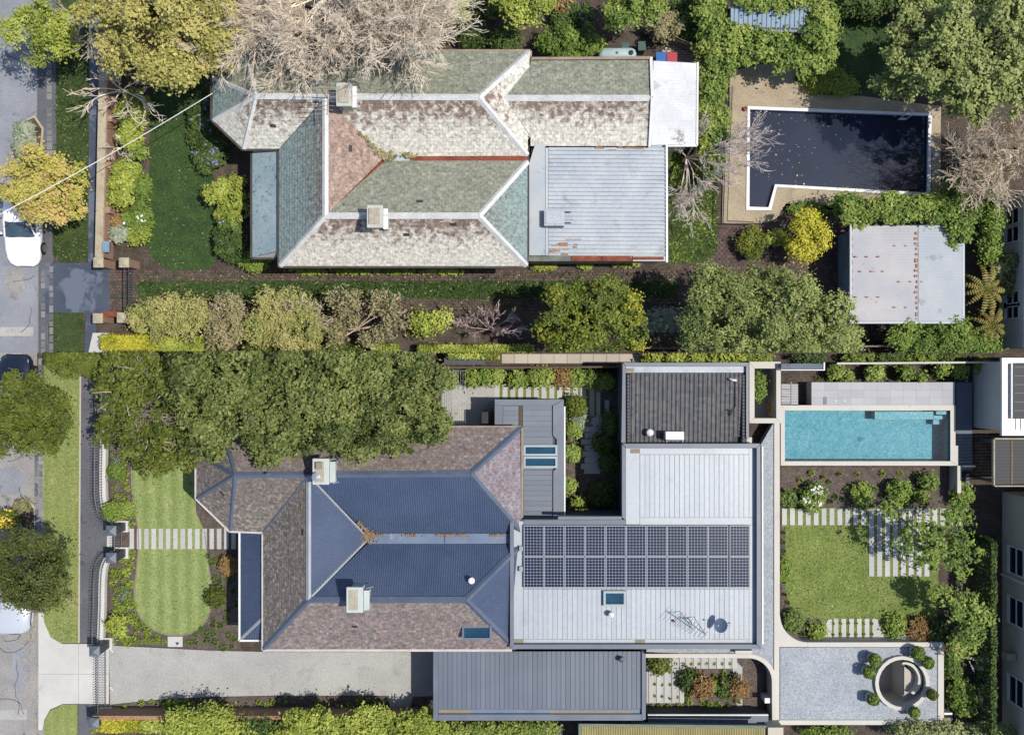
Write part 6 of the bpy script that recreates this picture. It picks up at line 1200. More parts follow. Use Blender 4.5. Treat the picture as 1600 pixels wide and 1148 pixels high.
hp = [p for p in ring_pts((1411, 1067), 33, -PI / 2, PI / 2, 18)]; MB().pprism(hp, -1.3, .3).build('planter_box', M['paving'], gr)
hp = ring_pts((1414, 1061), 27, -PI / 2 - .1, 1.05, 14); hq = ring_pts((1411, 1061), 24, 1.05, -PI / 2 - .1, 14); MB().pprism(hp + hq, .3, .8).build('curved_wall', M['coping'], gr)
MB().pprism([(1413, 1036)] + ring_pts((1411, 1061), 22, -PI / 2, 1.15, 12) + [(1413, 1086)], .303, .4).build('well_bed', M['sandstone'], gr)
for i, (x, y, lab) in enumerate([(1370, 1033, 'clipped ball shrub in pot, top left of the round light well'), (1361, 1052, 'clipped ball shrub in pot, left of the round light well'), (1367, 1095, 'clipped ball shrub in pot, lower left of the light well'), (1437, 1022, 'clipped ball shrub in pot, upper of two at top right of light well'), (1453, 1037, 'clipped ball shrub in pot, right one of two at top right of light well'), (1460, 1087, 'dull clipped ball shrub in pot at right edge of gravel roof'), (1432, 1115, 'clipped ball shrub in pot below the round light well')]):
    b = W(x, y, ZP + .75); t = thing('potted_shrub', lab, 'potted plant', (b[0], b[1], ZP - .06), 'potted ball shrubs around the light well')
    MB().lathe((b[0], b[1], ZP - .05), [(.20, 0), (.27, .12), (.29, .40), (.27, .42), (.24, .36), (.05, .34)], 18).build('pot', M['pot'], t, smooth=True)
    rg = np.random.default_rng(i + 50); n = 900; d = rg.normal(size=(n, 3)); sz_ = rg.uniform(.86, 1.12); d /= np.linalg.norm(d, axis=1, keepdims=True); d[:, 2] = np.abs(d[:, 2]) * 1.0 - .25 * (rg.random(n) < .3); c = np.array([b[0], b[1], ZP + .52]) + d * np.array([.30, .30, .28]) * sz_ * (1 + .12 * np.sin(d[:, :1] * 4 + i) * np.cos(d[:, 1:2] * 5)) * rg.uniform(.82, 1.10, (n, 1)); leaf_mesh('foliage', c, d + rg.normal(size=(n, 3)) * .4, .085, rg.random(n) * .8 + .1, P['olive' if i == 5 else 'bush'], t)
# gravel ledge beside the extension, curved wall of the little court
MB().pprism([(1188, 696), (1209, 660), (1209, 1124), (1209, 1124), (1206, 1060), (1198, 1042), (1186, 1030), (1170, 1024), (1010, 1018), (1010, 1012), (1188, 1012)], .3, ZP - .06).build('gravel_ledge', M['gravel_blue'], gr)
ow = ring_pts((1170, 1064), 43, -PI / 2, 0, 14); iw = ring_pts((1170, 1064), 36, 0, -PI / 2, 14)
MB().pprism([(1004, 1021), (1170, 1021)] + ow[1:] + [(1213, 1128), (1206.5, 1128)] + iw + [(1004, 1027)], 0, ZP + .05).build('curved_wall', M['coping'], gr, bevel=.012)
MB().pprism([(1149, 1016), (1176, 1016), (1176, 1020.7), (1149, 1020.7)], 0, ZP + .3).build('wall_step', M['coping'], gr)
MB().pbox(1195, 1206, 1090, 1098, 0, ZP - .1).build('gate_pier', M['white_paint'], gr); 
fw = thing('court_wall', 'dark capped wall along the bottom of the little court', 'wall', W(1105, 1112)); a = W(1012, 1116, 1.2); b = W(1200, 1127, 1.2); MB().box(a[0], b[0], b[1], a[1], 0, 1.2).build('wall', M['fence_grey'], fw); MB().box(a[0], b[0], b[1] - .04, a[1] - .03, 1.203, 1.26).build('capping', M['parapet_dark'], fw); MB().box(a[0], b[0], a[1] - .02, a[1] + .04, 1.15, 1.27).build('trim', M['white_paint'], fw)
# pool
po = thing('swimming_pool', 'bright blue rectangular pool with pale coping and steps', 'pool', W(1356, 680))
x0, x1, y0, y1 = 1220, 1493, 633, 727; i0, i1, j0, j1 = 1226.5, 1485, 641, 720
for q in ([(x0, y0), (x1, y0), (i1, j0), (i0, j0)], [(x1, y0 + .3), (x1, 696), (1497, 696), (1497, y1), (i1, j1), (i1, j0 + .2)], [(x0, y1), (1496.7, y1 + .2), (i1, j1 + .3), (i0, j1 + .3)], [(x0, y0 + .3), (i0 - .1, j0 + .2), (i0 - .1, j1 + .2), (x0, y1 - .3)]): MB().pprism(q, ZP - .12, ZP).build('coping', M['coping'], po)
IW = rect_w(i0, i1, j0, j1, ZP); zf = -.05
MB().add([(IW[0], IW[2], zf), (IW[1], IW[2], zf), (IW[1], IW[3], zf), (IW[0], IW[3], zf)], [(0, 1, 2, 3)]).build('pool_floor', M['pooltile'], po)
pw_ = MB(); pw_.add([(IW[0], IW[2], zf), (IW[1], IW[2], zf), (IW[1], IW[3], zf), (IW[0], IW[3], zf), (IW[0], IW[2], ZP - .05), (IW[1], IW[2], ZP - .05), (IW[1], IW[3], ZP - .05), (IW[0], IW[3], ZP - .05)], [(0, 4, 5, 1), (1, 5, 6, 2), (2, 6, 7, 3), (3, 7, 4, 0)]); pw_.build('pool_wall', M['pooltile'], po)
ow_ = rect_w(x0 + 2, x1 - 2, y0 + 2, y1 - 2, ZP); o = MB()
for q in ((ow_[0], ow_[1], ow_[2], IW[2] - .01), (ow_[0], ow_[1], IW[3] + .01, ow_[3]), (ow_[0], IW[0] - .01, IW[2], IW[3]), (IW[1] + .01, ow_[1], IW[2], IW[3])): o.box(*q, 0, ZP - .122)
tag(o.build('shell', M['pewter_wall'], po))
for (a, b, c, d, z) in ((1367, 1459, 643, 655, .55), (1459.5, 1477, 649, 655, .52), (1463, 1481, 642, 647.5, .72), (1458, 1471, 655.5, 663, .35)): MB().pbox(a, b, c, d, zf, z).build('step', M['poolstep'], po)
MB().lathe(tuple(Vector(W(1344, 686, zf + .005))), [(.12, 0), (.11, .02), (.02, .025)], 16).build('drain', M['lead'], po)
wt = bpy.data.materials.new('pool_water'); wt.use_nodes = True; N = wt.node_tree.nodes; L = wt.node_tree.links; N.remove(N['Principled BSDF'])
tb = N.new('ShaderNodeBsdfTransparent'); tb.inputs[0].default_value = (.34, .74, .88, 1); gl = N.new('ShaderNodeBsdfGlossy'); gl.inputs[1].default_value = .004; gl.inputs[0].default_value = (1, 1, 1, 1); mx = N.new('ShaderNodeMixShader'); mx.inputs[0].default_value = .05
ns = N.new('ShaderNodeTexNoise'); ns.inputs['Scale'].default_value = 4.2; ns.inputs['Detail'].default_value = 4; ns.inputs['Distortion'].default_value = 1.5; bp = N.new('ShaderNodeBump'); bp.inputs['Strength'].default_value = .028; bp.inputs['Distance'].default_value = .12; ge = N.new('ShaderNodeNewGeometry'); L.new(ge.outputs['Position'], ns.inputs['Vector']); L.new(ns.outputs['Fac'], bp.inputs['Height']); L.new(bp.outputs[0], gl.inputs['Normal'])
fr = N.new('ShaderNodeFresnel'); fr.inputs[0].default_value = 1.33; L.new(bp.outputs[0], fr.inputs['Normal']); L.new(fr.outputs[0], mx.inputs[0])
n2 = N.new('ShaderNodeTexNoise'); n2.inputs['Scale'].default_value = 5.0; n2.inputs['Detail'].default_value = 3; n2.inputs['Distortion'].default_value = 2.0; L.new(ge.outputs['Position'], n2.inputs['Vector'])
rm = N.new('ShaderNodeValToRGB'); rm.color_ramp.elements[0].position = .36; rm.color_ramp.elements[1].position = .66; rm.color_ramp.elements[0].color = (.36, .66, .75, 1); rm.color_ramp.elements[1].color = (.72, .89, .92, 1); L.new(n2.outputs['Fac'], rm.inputs[0]); L.new(rm.outputs[0], tb.inputs[0])  # light and dark of the ripples painted into the water tint
L.new(tb.outputs[0], mx.inputs[1]); L.new(gl.outputs[0], mx.inputs[2]); L.new(mx.outputs[0], N['Material Output'].inputs[0])
MB().add([(IW[0] + .004, IW[2] + .004, ZP - .16), (IW[1] - .004, IW[2] + .004, ZP - .16), (IW[1] - .004, IW[3] - .004, ZP - .16), (IW[0] + .004, IW[3] - .004, ZP - .16)], [(0, 1, 2, 3)]).build('water', wt, po)
# pool deck of large flags
dk = thing('pool_deck', None, None, (0, 0, 0), kind='structure'); rr = random.Random(8)
for k in range(11):
    for j in range(3):
        xa = 1268 + k * 20.5; ya = 597 + j * 12; MB().pbox(xa + .08, min(1492, xa + 20.42), ya + .08, ya + 11.92, 0, ZP - .05 + rr.uniform(-.002, .002), rr.random()).build('flagstone', M['paving'], dk)
MB().pbox(1286.5, 1292, 620, 632, .2, ZP - .035).single('deck_grate', M['steel_dark'], 'small dark drain grate in the pool deck', 'grate')
for x in (1306, 1319): MB().lathe(W(x, 626, ZP - .05), [(.05, 0), (.05, .012), (.02, .014)], 10).single('inspection_cover', M['alu'], 'tiny metal lid in the pool deck beside the grate, %s one' % ('left' if x < 1310 else 'right'), 'lid')
sb = thing('retaining_wall', 'dark retaining wall stepping down right of the blue pool', 'wall', W(1500, 690)); 
a = rect_w(1494, 1519, 597, 735, .3); MB().box(a[0], a[1], a[2], a[3], 0, .3).build('ledge', M['pewter_wall'], sb); a = rect_w(1496, 1502, 727.5, 770, .95); MB().box(a[0], a[1], a[2], a[3], 0, .95).build('wall', M['coping'], sb); a = rect_w(1502.5, 1524, 727, 729, .95); MB().box(a[0], a[1], a[2], a[3], .6, .95).build('arm', M['coping'], sb); a = rect_w(1509, 1514, 740, 800, .3); MB().box(a[0], a[1], a[2], a[3], 0, .32).build('kerb', M['pewter_wall'], sb)
# stair court frame above the pool
sc_ = thing('concrete_frame', 'pale concrete frame around the small stair court', 'wall', W(1195, 612)); zf2 = 1.6
for q in ([(1171, 565), (1220, 565), (1213, 575.5), (1179, 575.5)], [(1171, 565.4), (1179, 576), (1179, 653), (1171, 661)], [(1220, 565.4), (1220, 661), (1213, 653), (1213, 576)], [(1171.3, 661), (1219.7, 661), (1212.8, 653.3), (1179.2, 653.3)]): MB().pprism(q, .0, zf2).build('frame_wall', M['coping'], sc_)
MB().pbox(1220.5, 1288, 568, 577, 1.9, 2.0).build('canopy', M['pewter_wall'], sc_); MB().pbox(1220.5, 1289, 577.3, 578.6, 1.85, 2.06).build('canopy_edge', M['white_paint'], sc_); MB().pbox(1287, 1289, 566, 577, 1.85, 2.06).build('canopy_edge', M['white_paint'], sc_); a = rect_w(1221, 1287, 569, 572, 1.9); MB().box(*a, 0, 1.9).build('back_wall', M['pewter_wall'], sc_)
st_ = thing('garden_stair', 'narrow pale stair beside the pool deck with steel handrail', 'stairs', W(1240, 615))
for k in range(8): MB().pbox(1221, 1247, 600 + k * 4, 603.6 + k * 4, 0, .1 + k * .095).build('tread', M['paving'], st_)
MB().tube([W(1236, 596, 1.0), W(1236, 632, 1.7)], .03, 6).build('handrail', M['alu'], st_)
for k in range(4): p = W(1236, 598 + k * 11, .8 + k * .2); MB().tube([(p[0], p[1], .1), (p[0], p[1], .95 + k * .2)], .015, 5).build('baluster', M['alu'], st_)
sheet('court_paving', [(1180, 576), (1212, 576), (1212, 652), (1180, 652)], 'paving', .012)
for k, (x, y, lab) in enumerate(((1199, 633, 'orange topped stool in the stair court, upper one'), (1200, 640, 'orange topped stool in the stair court, lower one'))):
    t = thing('stool', lab, 'stool', W(x, y)); c = W(x, y); MB().lathe((c[0], c[1], .45), [(.1, 0), (.16, .02), (.16, .06), (.12, .07)], 16).build('seat', M['orange_plastic'], t)
    for q in range(4): MB().tube([(c[0] + .13 * math.cos(q * PI / 2), c[1] + .13 * math.sin(q * PI / 2), 0), (c[0] + .08 * math.cos(q * PI / 2), c[1] + .08 * math.sin(q * PI / 2), .45)], .015, 5).build('leg', M['white_paint'], t)
# ------------------------------------------------------------------ front fence and gates
ff = curve([(166, 600), (165, 680), (164, 750), (166, 785), (174, 806), (186, 817)], 14)
fb = thing('picket_fence', 'dark spear top metal fence on pale plinth, above the front gate', 'fence', W(165, 700)); fc = thing('picket_fence', 'dark spear top metal fence on pale plinth, below the front gate', 'fence', W(160, 930))
pk = None
def spear(c, parent, h=1.3):
    global pk
    if pk is None:
        mb = MB(); mb.tube([(0, 0, 0), (0, 0, 1.0)], .011, 5); mb.tube([(0, 0, 1.0), (0, 0, 1.03), (0, 0, 1.12)], [.012, .03, .003], 6); o = mb.build('picket', M['steel_dark']); pk = o.data; bpy.data.objects.remove(o)
    o = bpy.data.objects.new('picket', pk); link(o, parent); o.location = Vector(c) - org_of(parent); o.scale = (1, 1, h); ORG[o.name] = org_of(parent)
def metal_fence(t, line, z0=.32, h=1.15, step=.14, plinth=True):
    pts = [Vector(W(*p)) for p in line]
    if plinth:
        a = MB()
        for i in range(len(pts) - 1):
            d = (pts[i + 1] - pts[i]).normalized(); s = Vector((-d.y, d.x, 0)) * .16; c = [pts[i] - s, pts[i + 1] - s, pts[i + 1] + s, pts[i] + s]; a.prism([(q.x, q.y) for q in c], 0, z0)
        a.build('plinth', M['render_white'], t)
    for z in (z0 + .12, z0 + h * .82): MB().tube([p + Vector((0, 0, z)) for p in pts], .022, 5).build('rail', M['steel_dark'], t)
    acc = 0.0
    for a, b in zip(pts, pts[1:]):
        L = (b - a).length; s = step - acc
        while s < L: c = a.lerp(b, s / L); c.z = z0; spear(c, t, h); s += step
        acc = L - (s - step)
metal_fence(fb, ff); metal_fence(fc, curve([(186, 860), (175, 866), (166, 882), (163, 905), (162, 950), (160, 1000)], 14))
def steel_post(px, py, h, lab, w=.42):
    t = thing('gate_pillar', lab, 'pillar', W(px, py)); c = W(px, py); MB().box(c[0] - w / 2, c[0] + w / 2, c[1] - w / 2, c[1] + w / 2, .25, h).build('shaft', M['steel_dark'], t); k = w / 2 + .05
    MB().add([(c[0] - k, c[1] - k, h + .003), (c[0] + k, c[1] - k, h + .003), (c[0] + k, c[1] + k, h + .003), (c[0] - k, c[1] + k, h + .003), (c[0] - k, c[1] - k, h + .08), (c[0] + k, c[1] - k, h + .08), (c[0] + k, c[1] + k, h + .08), (c[0] - k, c[1] + k, h + .08), (c[0], c[1], h + .26)], [(3, 2, 1, 0), (0, 1, 5, 4), (1, 2, 6, 5), (2, 3, 7, 6), (3, 0, 4, 7), (4, 5, 8), (5, 6, 8), (6, 7, 8), (7, 4, 8)]).build('cap', M['parapet_dark'], t)
    MB().box(c[0] - w / 2 - .12, c[0] + w / 2 + .12, c[1] - w / 2 - .08, c[1] + w / 2 + .08, 0, .25).build('footing', M['render_white'], t)
steel_post(193, 821, 1.5, 'dark pyramid capped pillar, upper of two at the front gate'); steel_post(193, 862, 1.5, 'dark pyramid capped pillar, lower of two at the front gate'); steel_post(168, 1003, 1.5, 'dark pyramid capped pillar above the driveway gate'); steel_post(167, 1112, 1.5, 'dark pyramid capped pillar below the driveway gate')
MB().pbox(167, 175.5, 827, 854, 0, .05).build('doorstep', M['concrete'], tag(thing('entry_step', None, None, (0, 0, 0)), kind='structure'))
g1 = thing('front_gate', 'dark spear top pedestrian gate between the two front pillars', 'gate', W(192, 842)); metal_fence(g1, [(192, 829), (192, 854)], .08, 1.2, .13, False)
g2 = thing('driveway_gate', 'dark spear top sliding gate across the pale crossover', 'gate', W(167, 1056)); metal_fence(g2, [(167, 1011), (167, 1104)], .08, 1.25, .13, False)
for y in (1026, 1086): MB().bar(W(172, y - 14, .06), W(177, y - 8, .06), .04, .1).build('guide', M['white_paint'], g2)
# ------------------------------------------------------------------ fences and neighbours around the lower property
paling('paling_fence', 'dark brown paling fence along the top of the lower garden', (690, 574), (972, 573), 1.7, 'timber_dark', .14, cap='timber_dark')
paling('boarded_fence', 'grey boarded fence with pale capping behind the pool deck', (1292, 568), (1540, 566), 1.5, 'fence_grey', .16, cap='coping')
ns_ = thing('neighbour_path', None, None, (0, 0, 0), kind='structure')
for k in range(11): MB().pbox(784 + k * 20.5, 804 + k * 20.5, 553, 567.5, 0, .04 + rng.uniform(-.003, .003), rng.random()).build('paver', M['sandstone'], ns_)
MB().pbox(694, 758, 559, 569, .9, 1.0).single('shade_sail', M['steel_dark'], 'long dark flat awning right of the big tree top', 'awning')
u0 = thing('white_roof_house', 'white metal roofed neighbour with dark solar sheet at right edge', 'house', W(1600, 620)); zn = 3.2; a = rect_w(1563, 1760, 559, 680, zn); MB().box(a[0] + .2, a[1], a[2] + .2, a[3] - .2, 0, zn - .05).build('wall', M['render_white'], u0)
MB().box(a[0], a[1], a[2], a[3], zn - .04, zn).build('roof_sheet', M['white_metal'], u0); 
for q in ((a[0], a[0] + .28, a[2], a[3]), (a[0] + .283, a[1], a[2], a[2] + .28), (a[0] + .283, a[1], a[3] - .28, a[3])): MB().box(*q, zn + .003, zn + .16).build('parapet', M['white_metal'], u0)
for k in range(14): x = a[0] + .75 + k * .24; MB().box(x, x + .03, a[2] + .3, a[2] + 1.0, zn + .003, zn + .04).build('rib', M['alu'], u0)
b = rect_w(1581, 1740, 567, 654, zn + .15); MB().box(*b, zn + .05, zn + .16).build('solar_sheet', M['black'], u0)
for k in range(6): y = b[2] + .4 + k * .42; MB().tube([(b[0] + .1, y, zn + .18), (b[1], y + .02, zn + .18)], .012, 4).build('pipe', M['alu'], u0)
MB().box(b[0] - .06, b[0], b[2], b[3], zn + .05, zn + .22).build('trim', M['white_metal'], u0)
u1 = thing('louvre_pergola', 'dark slatted pergola with pale edge below the white roof', 'pergola', W(1580, 720)); a = rect_w(1552, 1740, 686, 758, 2.6)
for k in range(14): y = a[2] + .08 + k * (a[3] - a[2]) / 14; MB().box(a[0] + .05, a[1], y, y + .155, 2.5, 2.56).build('slat', M['black'], u1)
for q in ((a[0], a[0] + .06, a[2], a[3]), (a[0] + .063, a[1], a[2] - .06, a[2]), (a[0] + .063, a[1], a[3], a[3] + .06)): MB().box(*q, 2.44, 2.64).build('edge_beam', M['stonecap'], u1)
for x in (a[0] + .9, a[0] + 1.6): MB().box(x, x + .04, a[2] + .05, a[3] - .05, 2.565, 2.6).build('batten', M['rust_spot'], u1)
for y in (a[2] + .1, a[3] - .2): MB().box(a[0] + .1, a[0] + .22, y, y + .12, 0, 2.5).build('post', M['steel_dark'], u1)
u2 = thing('cream_house', 'cream rendered neighbour house at the lower right edge', 'house', W(1600, 960)); xw = W(1566, 0)[0]; y0, y1 = W(0, 1260)[1], W(0, 768)[1]; MB().box(xw, xw + 8, y0, y1, 0, 3.2).build('wall', M['render_cream'], u2)
for py in (868, 945, 1065): window_box(u2, xw, W(0, py)[1], 1.45, 1.3, 1.3)
MB().box(xw - .5, xw - .06, W(0, 1018)[1], W(0, 1008)[1], .9, 1.5).build('wall_unit', M['stonecap'], u2, bevel=.02); MB().box(xw - .08, xw, W(0, 898)[1], W(0, 895)[1], .0, 3.0).build('downpipe', M['white_paint'], u2)
MB().box(xw - .3, xw + 8.4, y0, y1 + .3, 3.203, 3.32).build('eave', M['white_paint'], u2); q = MB(); q.add([(xw - .35, y0, 3.32), (xw + 8.4, y0, 3.32), (xw + 8.4, y1 + .3, 3.32), (xw - .35, y1 + .3, 3.32), (xw + 4, y0, 5.0), (xw + 4, y1 + .3, 5.0)], [(0, 4, 5, 3), (4, 1, 2, 5), (0, 1, 4), (2, 3, 5)]); q.build('roof', M['slate_grey'], u2)
u3 = thing('polycarbonate_roof', 'yellowed ribbed sheet roof at the bottom edge', 'roof', W(1050, 1145)); corrugate(u3, [(908, 1134, 2.4), (1196, 1137, 2.4), (1196, 1230, 2.4), (908, 1230, 2.4)], M['twin_sheet'], .12, .02, along=(0, 1), name='roof_sheet'); MB().pprism([(904, 1130), (1200, 1133), (1196, 1137), (908, 1134)], 2.2, 2.46).build('edge_trim', M['green_trim'], u3); MB().pprism([(904, 1131), (908, 1134.5), (908, 1230), (904, 1230)], 2.2, 2.45).build('edge_trim', M['green_trim'], u3); MB().prism(wallpoly([(912, 1140), (1192, 1142), (1192, 1225), (912, 1225)], 2.3), 0, 2.3).build('wall', M['fence_grey'], u3)
MB().pprism([(1200, 1136), (1224, 1136), (1224, 1230), (1200, 1230)], 0, 2.0).single('boundary_pier', M['render_cream'], 'pale rendered pier at the bottom edge beside yellowed roof', 'pier')
sheet('neighbour_slab', [(846, 1136), (880, 1136), (874, 1200), (840, 1200)], 'concrete', 0.01)
bw = thing('brick_wall', 'long narrow brick boundary wall below the gravel drive', 'wall', W(400, 1122)); a = rect_w(146, 665, 1118, 1122, 1.3); MB().box(*a, 0, 1.3).build('wall', M['brick'], bw); MB().box(a[0], a[1], a[2] - .03, a[3] + .03, 1.303, 1.36).build('capping', M['rust_spot'], bw)
pp_ = thing('pool_pump', 'pool pump and filter pipes in a narrow dark yard at lower right', 'pump', W(1530, 1060)); c = W(1520, 1090); MB().box(c[0] - .25, c[0] + .25, c[1] - .35, c[1] + .35, 0, .6).build('heater', M['stonecap'], pp_, bevel=.03); c = W(1536, 1060); MB().lathe((c[0], c[1], 0), [(.25, 0), (.27, .5), (.2, .7), (.05, .75)], 16).build('filter', M['steel_dark'], pp_, smooth=True); c = W(1515, 1038); MB().tube([(c[0], c[1], .3), (c[0] + .5, c[1] - .1, .3)], .13, 12).build('motor', M['alu'], pp_)
for k, pts in enumerate(([(1512, 1060), (1512, 1072), (1520, 1072)], [(1514, 1032), (1522, 1048)], [(1512, 1075), (1512, 1088)], [(1530, 1075), (1530, 1100), (1540, 1110)], [(1520, 1030), (1538, 1032)])): MB().tube([W(x, y, .55) for x, y in pts], .035, 6).build('pipe', M['white_paint'], pp_)
yb = thing('yard_frame', 'thin pale edging frame around the pool pump yard', 'kerb', W(1530, 1040)); MB().pbox(1504, 1545, 1027, 1029.5, 0, .5).build('edge', M['stonecap'], yb); MB().pbox(1504, 1505.5, 1030, 1120, 0, .5).build('edge', M['stonecap'], yb); MB().pbox(1480, 1545, 1133, 1135, .4, .9).build('edge', M['stonecap'], yb)
jn = thing('wall_bracket', 'pair of white brackets right of the gravel garden roof', 'bracket', W(1482, 1118)); MB().pbox(1475.5, 1488, 1113, 1116, .3, .8).build('arm', M['white_paint'], jn); MB().pbox(1475.5, 1488, 1122, 1125, .3, .8).build('arm', M['white_paint'], jn)
MB().pbox(262, 285, 994, 1010, 0, .06).single('service_pad', M['concrete'], 'small square concrete pad at the foot of the round lawn', 'pad'); c = W(279, 1004, .06); MB().lathe(c, [(.03, 0), (.04, .25), (.02, .27)], 8).single('tap', M['steel_dark'], 'small dark tap on the concrete pad', 'tap')
car('dark navy car half hidden under the upper tree of the lower street', 'car_navy', 33, 622, 0); car('silver white car nose pointing right under lower street tree', 'car_silver', -12, 955, -PI / 2 - .08, True)
# ------------------------------------------------------------------ lower property: planting
CUT = 'bottom'
tree('street_tree', 'dark olive round street tree at the left edge, upper of the lower street', 'tree', 'olive', [(40, 640, 48, 52, 3.6, 1.5), (66, 655, 40, 46, 3.4, 1.4), (20, 665, 36, 36, 3.2, 1.2)], .9, .15, 'street trees', (70, 650), .13, clump=.28)
tree('street_tree', 'fine leaved olive street tree above the silver white car', 'tree', 'streetolive', [(45, 880, 52, 54, 3.6, 1.5), (78, 900, 38, 46, 3.4, 1.3), (40, 920, 44, 32, 3.2, 1.2)], .9, .13, 'street trees', (80, 895), .13, clump=.28)
tree('street_tree', 'dark tree top by the footpath at upper left of lower garden', 'tree', 'olive', [(105, 560, 34, 24, 3.6, 1.2), (140, 566, 32, 24, 3.4, 1.0)], .9, .15, 'street trees', (118, 570), .12, clump=.28)
tree('front_tree', 'olive green tree with bare grey limbs inside the front fence', 'tree', 'frontgold', [(195, 610, 40, 44, 4.2, 1.4), (240, 580, 50, 40, 4.8, 1.5), (190, 665, 34, 34, 3.6, 1.2), (235, 685, 44, 32, 3.6, 1.2), (278, 700, 34, 34, 3.4, 1.1), (215, 570, 44, 30, 4.4, 1.3), (284, 655, 34, 36, 4.2, 1.2), (245, 720, 30, 22, 3.2, .9)], .46, .19, None, (238, 640), .20, clump=.30, bark='bark_mauve', nl=12, spread=1.0)
bare_tree('bare_shrub', 'bare grey limbs showing in the middle of the olive green tree', (238, 636), [(225, 585, 4.9), (252, 605, 5.1), (258, 640, 5.0), (228, 650, 4.8), (245, 622, 5.2)], 'bark_mauve', 37, .07, 2.5, 3, 3, .010, .6)
tree('plane_tree', 'huge dense green tree overhanging the restored slate roof', 'tree', 'plane', [(340, 590, 60, 50, 6.0, 2.0), (420, 580, 60, 44, 6.6, 2.0), (500, 585, 60, 44, 6.8, 2.1), (580, 585, 60, 44, 6.6, 2.0), (650, 585, 48, 40, 6.0, 1.8), (350, 650, 50, 42, 5.6, 1.6), (430, 655, 56, 44, 6.2, 1.8), (420, 700, 32, 28, 5.4, 1.2), (520, 640, 58, 44, 6.6, 1.9), (600, 645, 50, 40, 6.2, 1.7), (565, 690, 36, 26, 5.4, 1.2), (655, 650, 42, 36, 5.6, 1.5), (675, 670, 24, 24, 5.2, 1.0), (480, 682, 34, 26, 5.6, 1.2), (330, 690, 28, 26, 5.0, 1.0), (620, 690, 24, 20, 5.4, 1.0)], .80, .19, None, (500, 620), .35, clump=.33)
G1 = 'leafy shrubs along the brown fence'
for i, (x, y, r_, pal) in enumerate([(700, 593, 13, 'bush'), (738, 592, 12, 'bush'), (758, 590, 14, 'bush'), (775, 588, 14, 'ivy'), (808, 592, 14, 'bush'), (836, 590, 13, 'ivy'), (853, 590, 12, 'ivy'), (881, 590, 17, 'russet'), (900, 590, 13, 'bush'), (926, 590, 14, 'bush'), (946, 596, 14, 'bush')]):
    plant('garden_shrub', ('russet tinted shrub among the green ones by the brown fence' if pal == 'russet' else '%s green shrub from the left below the brown fence' % (ORD + ['twelfth'])[i - (1 if i > 7 else 0)]), x, y, r_, 1.1, pal, G1, 1.7, .12, ry=12)
hedge('clipped_hedge', 'yellow green hedge strip behind the dark awning', 700, 776, 553, 560, 1.4, 'lime', 2.2, .11)
for i, x in enumerate((1020, 1055, 1088, 1120, 1150)): plant('garden_shrub', '%s lime shrub from left in the row above tiled wing' % ORD[i], x, 558, 17, 1.1, 'lime', 'lime shrubs above the tiled wing', 1.5, .12, ry=9)
for i, x in enumerate((1180, 1262, 1340, 1390, 1440, 1480)): plant('garden_shrub', '%s dark shrub from left behind the grey boarded fence' % ORD[i], x, 558, 26, 1.0, 'deep' if i % 2 else 'bush', 'dark shrubs behind the boarded fence', 1.2, .12, ry=9)
for i, (x, y, r_) in enumerate(((1306, 582, 12), (1322, 590, 8), (1364, 582, 13), (1412, 582, 12), (1436, 590, 9), (1470, 576, 12), (1498, 576, 14), (1532, 570, 11))): plant('garden_shrub', '%s leafy shrub from left between boarded fence and pool deck' % ORD[i], x, y, r_, 1.0, 'bush' if i % 2 else 'ivy', 'young shrubs along the pool deck', 1.6, .12, ry=r_ * .9)
tufts(scatter([(1270, 588), (1490, 588), (1490, 595), (1270, 595)], 14, 4, 6, 5, 1.6), 'tuftdark', 'small dark green tuft in the strip above the pool deck', 'tufts above the pool deck', .22)
# front beds
Lb = [(175, 705), (200, 705), (207, 760), (214, 822), (176, 822), (172, 770)]; Lc = [(178, 862), (210, 862), (207, 920), (212, 955), (232, 982), (258, 998), (255, 1008), (176, 1003)]; Ld = [(325, 862), (372, 862), (372, 1012), (290, 1010), (300, 995), (328, 972), (336, 930)]
tufts(scatter(Lb, 24, 5, 9, 41, 1.2), 'tuft', 'small green clump in the bed above the stepping path', 'clumps in the upper front bed', .3); tufts(scatter(Lc, 46, 5, 10, 42, 1.1), 'tuft', 'small green clump in the bed left of the round lawn', 'clumps in the lower left front bed', .3); tufts(scatter(Ld, 34, 5, 8, 43, 1.3), 'tuftdark', 'small grey green clump between round lawn and verandah', 'clumps beside the verandah', .26)
for a in [('dark rounded shrub just above the front gate', 177, 797, 13, .8, 'bush'), ('pale strappy plant right of the shrub above front gate', 200, 795, 10, .5, 'palm'), ('bright rounded shrub in the bed near the driveway gate', 183, 976, 14, .8, 'lime'), ('russet shrub beside the verandah end', 360, 884, 14, .8, 'russet'), ('olive shrub at the right rim of the round lawn', 336, 933, 14, .6, 'olive'), ('small dark shrub under the olive green tree by fence', 182, 735, 12, .5, 'bush')]:
    plant('garden_shrub', a[0], a[1], a[2], a[3], a[4], a[5], 'shrubs in the front beds', 2.0, .11)
for (x, y, lab) in ((182, 720, 'patch of lilac flowers in the upper front bed'), (193, 926, 'patch of lilac flowers in the lower front bed')): plant('flower_clump', lab, x, y, 9, .35, 'tuftdark', 'lilac flower patches', 2.0, .08, 'plant', flowers=('flower_purple', 10, .05))
tufts(scatter([(175, 1098), (260, 1094), (600, 1090), (600, 1104), (240, 1110), (175, 1110)], 36, 4, 7, 44, 1.5), 'tuft', 'small green clump in the bed below the gravel drive', 'clumps below the drive', .28)
plant('garden_shrub', 'dark green shrub in the bed below the drive', 272, 1104, 14, .8, 'bush', None, 2.0, .11, ry=11)
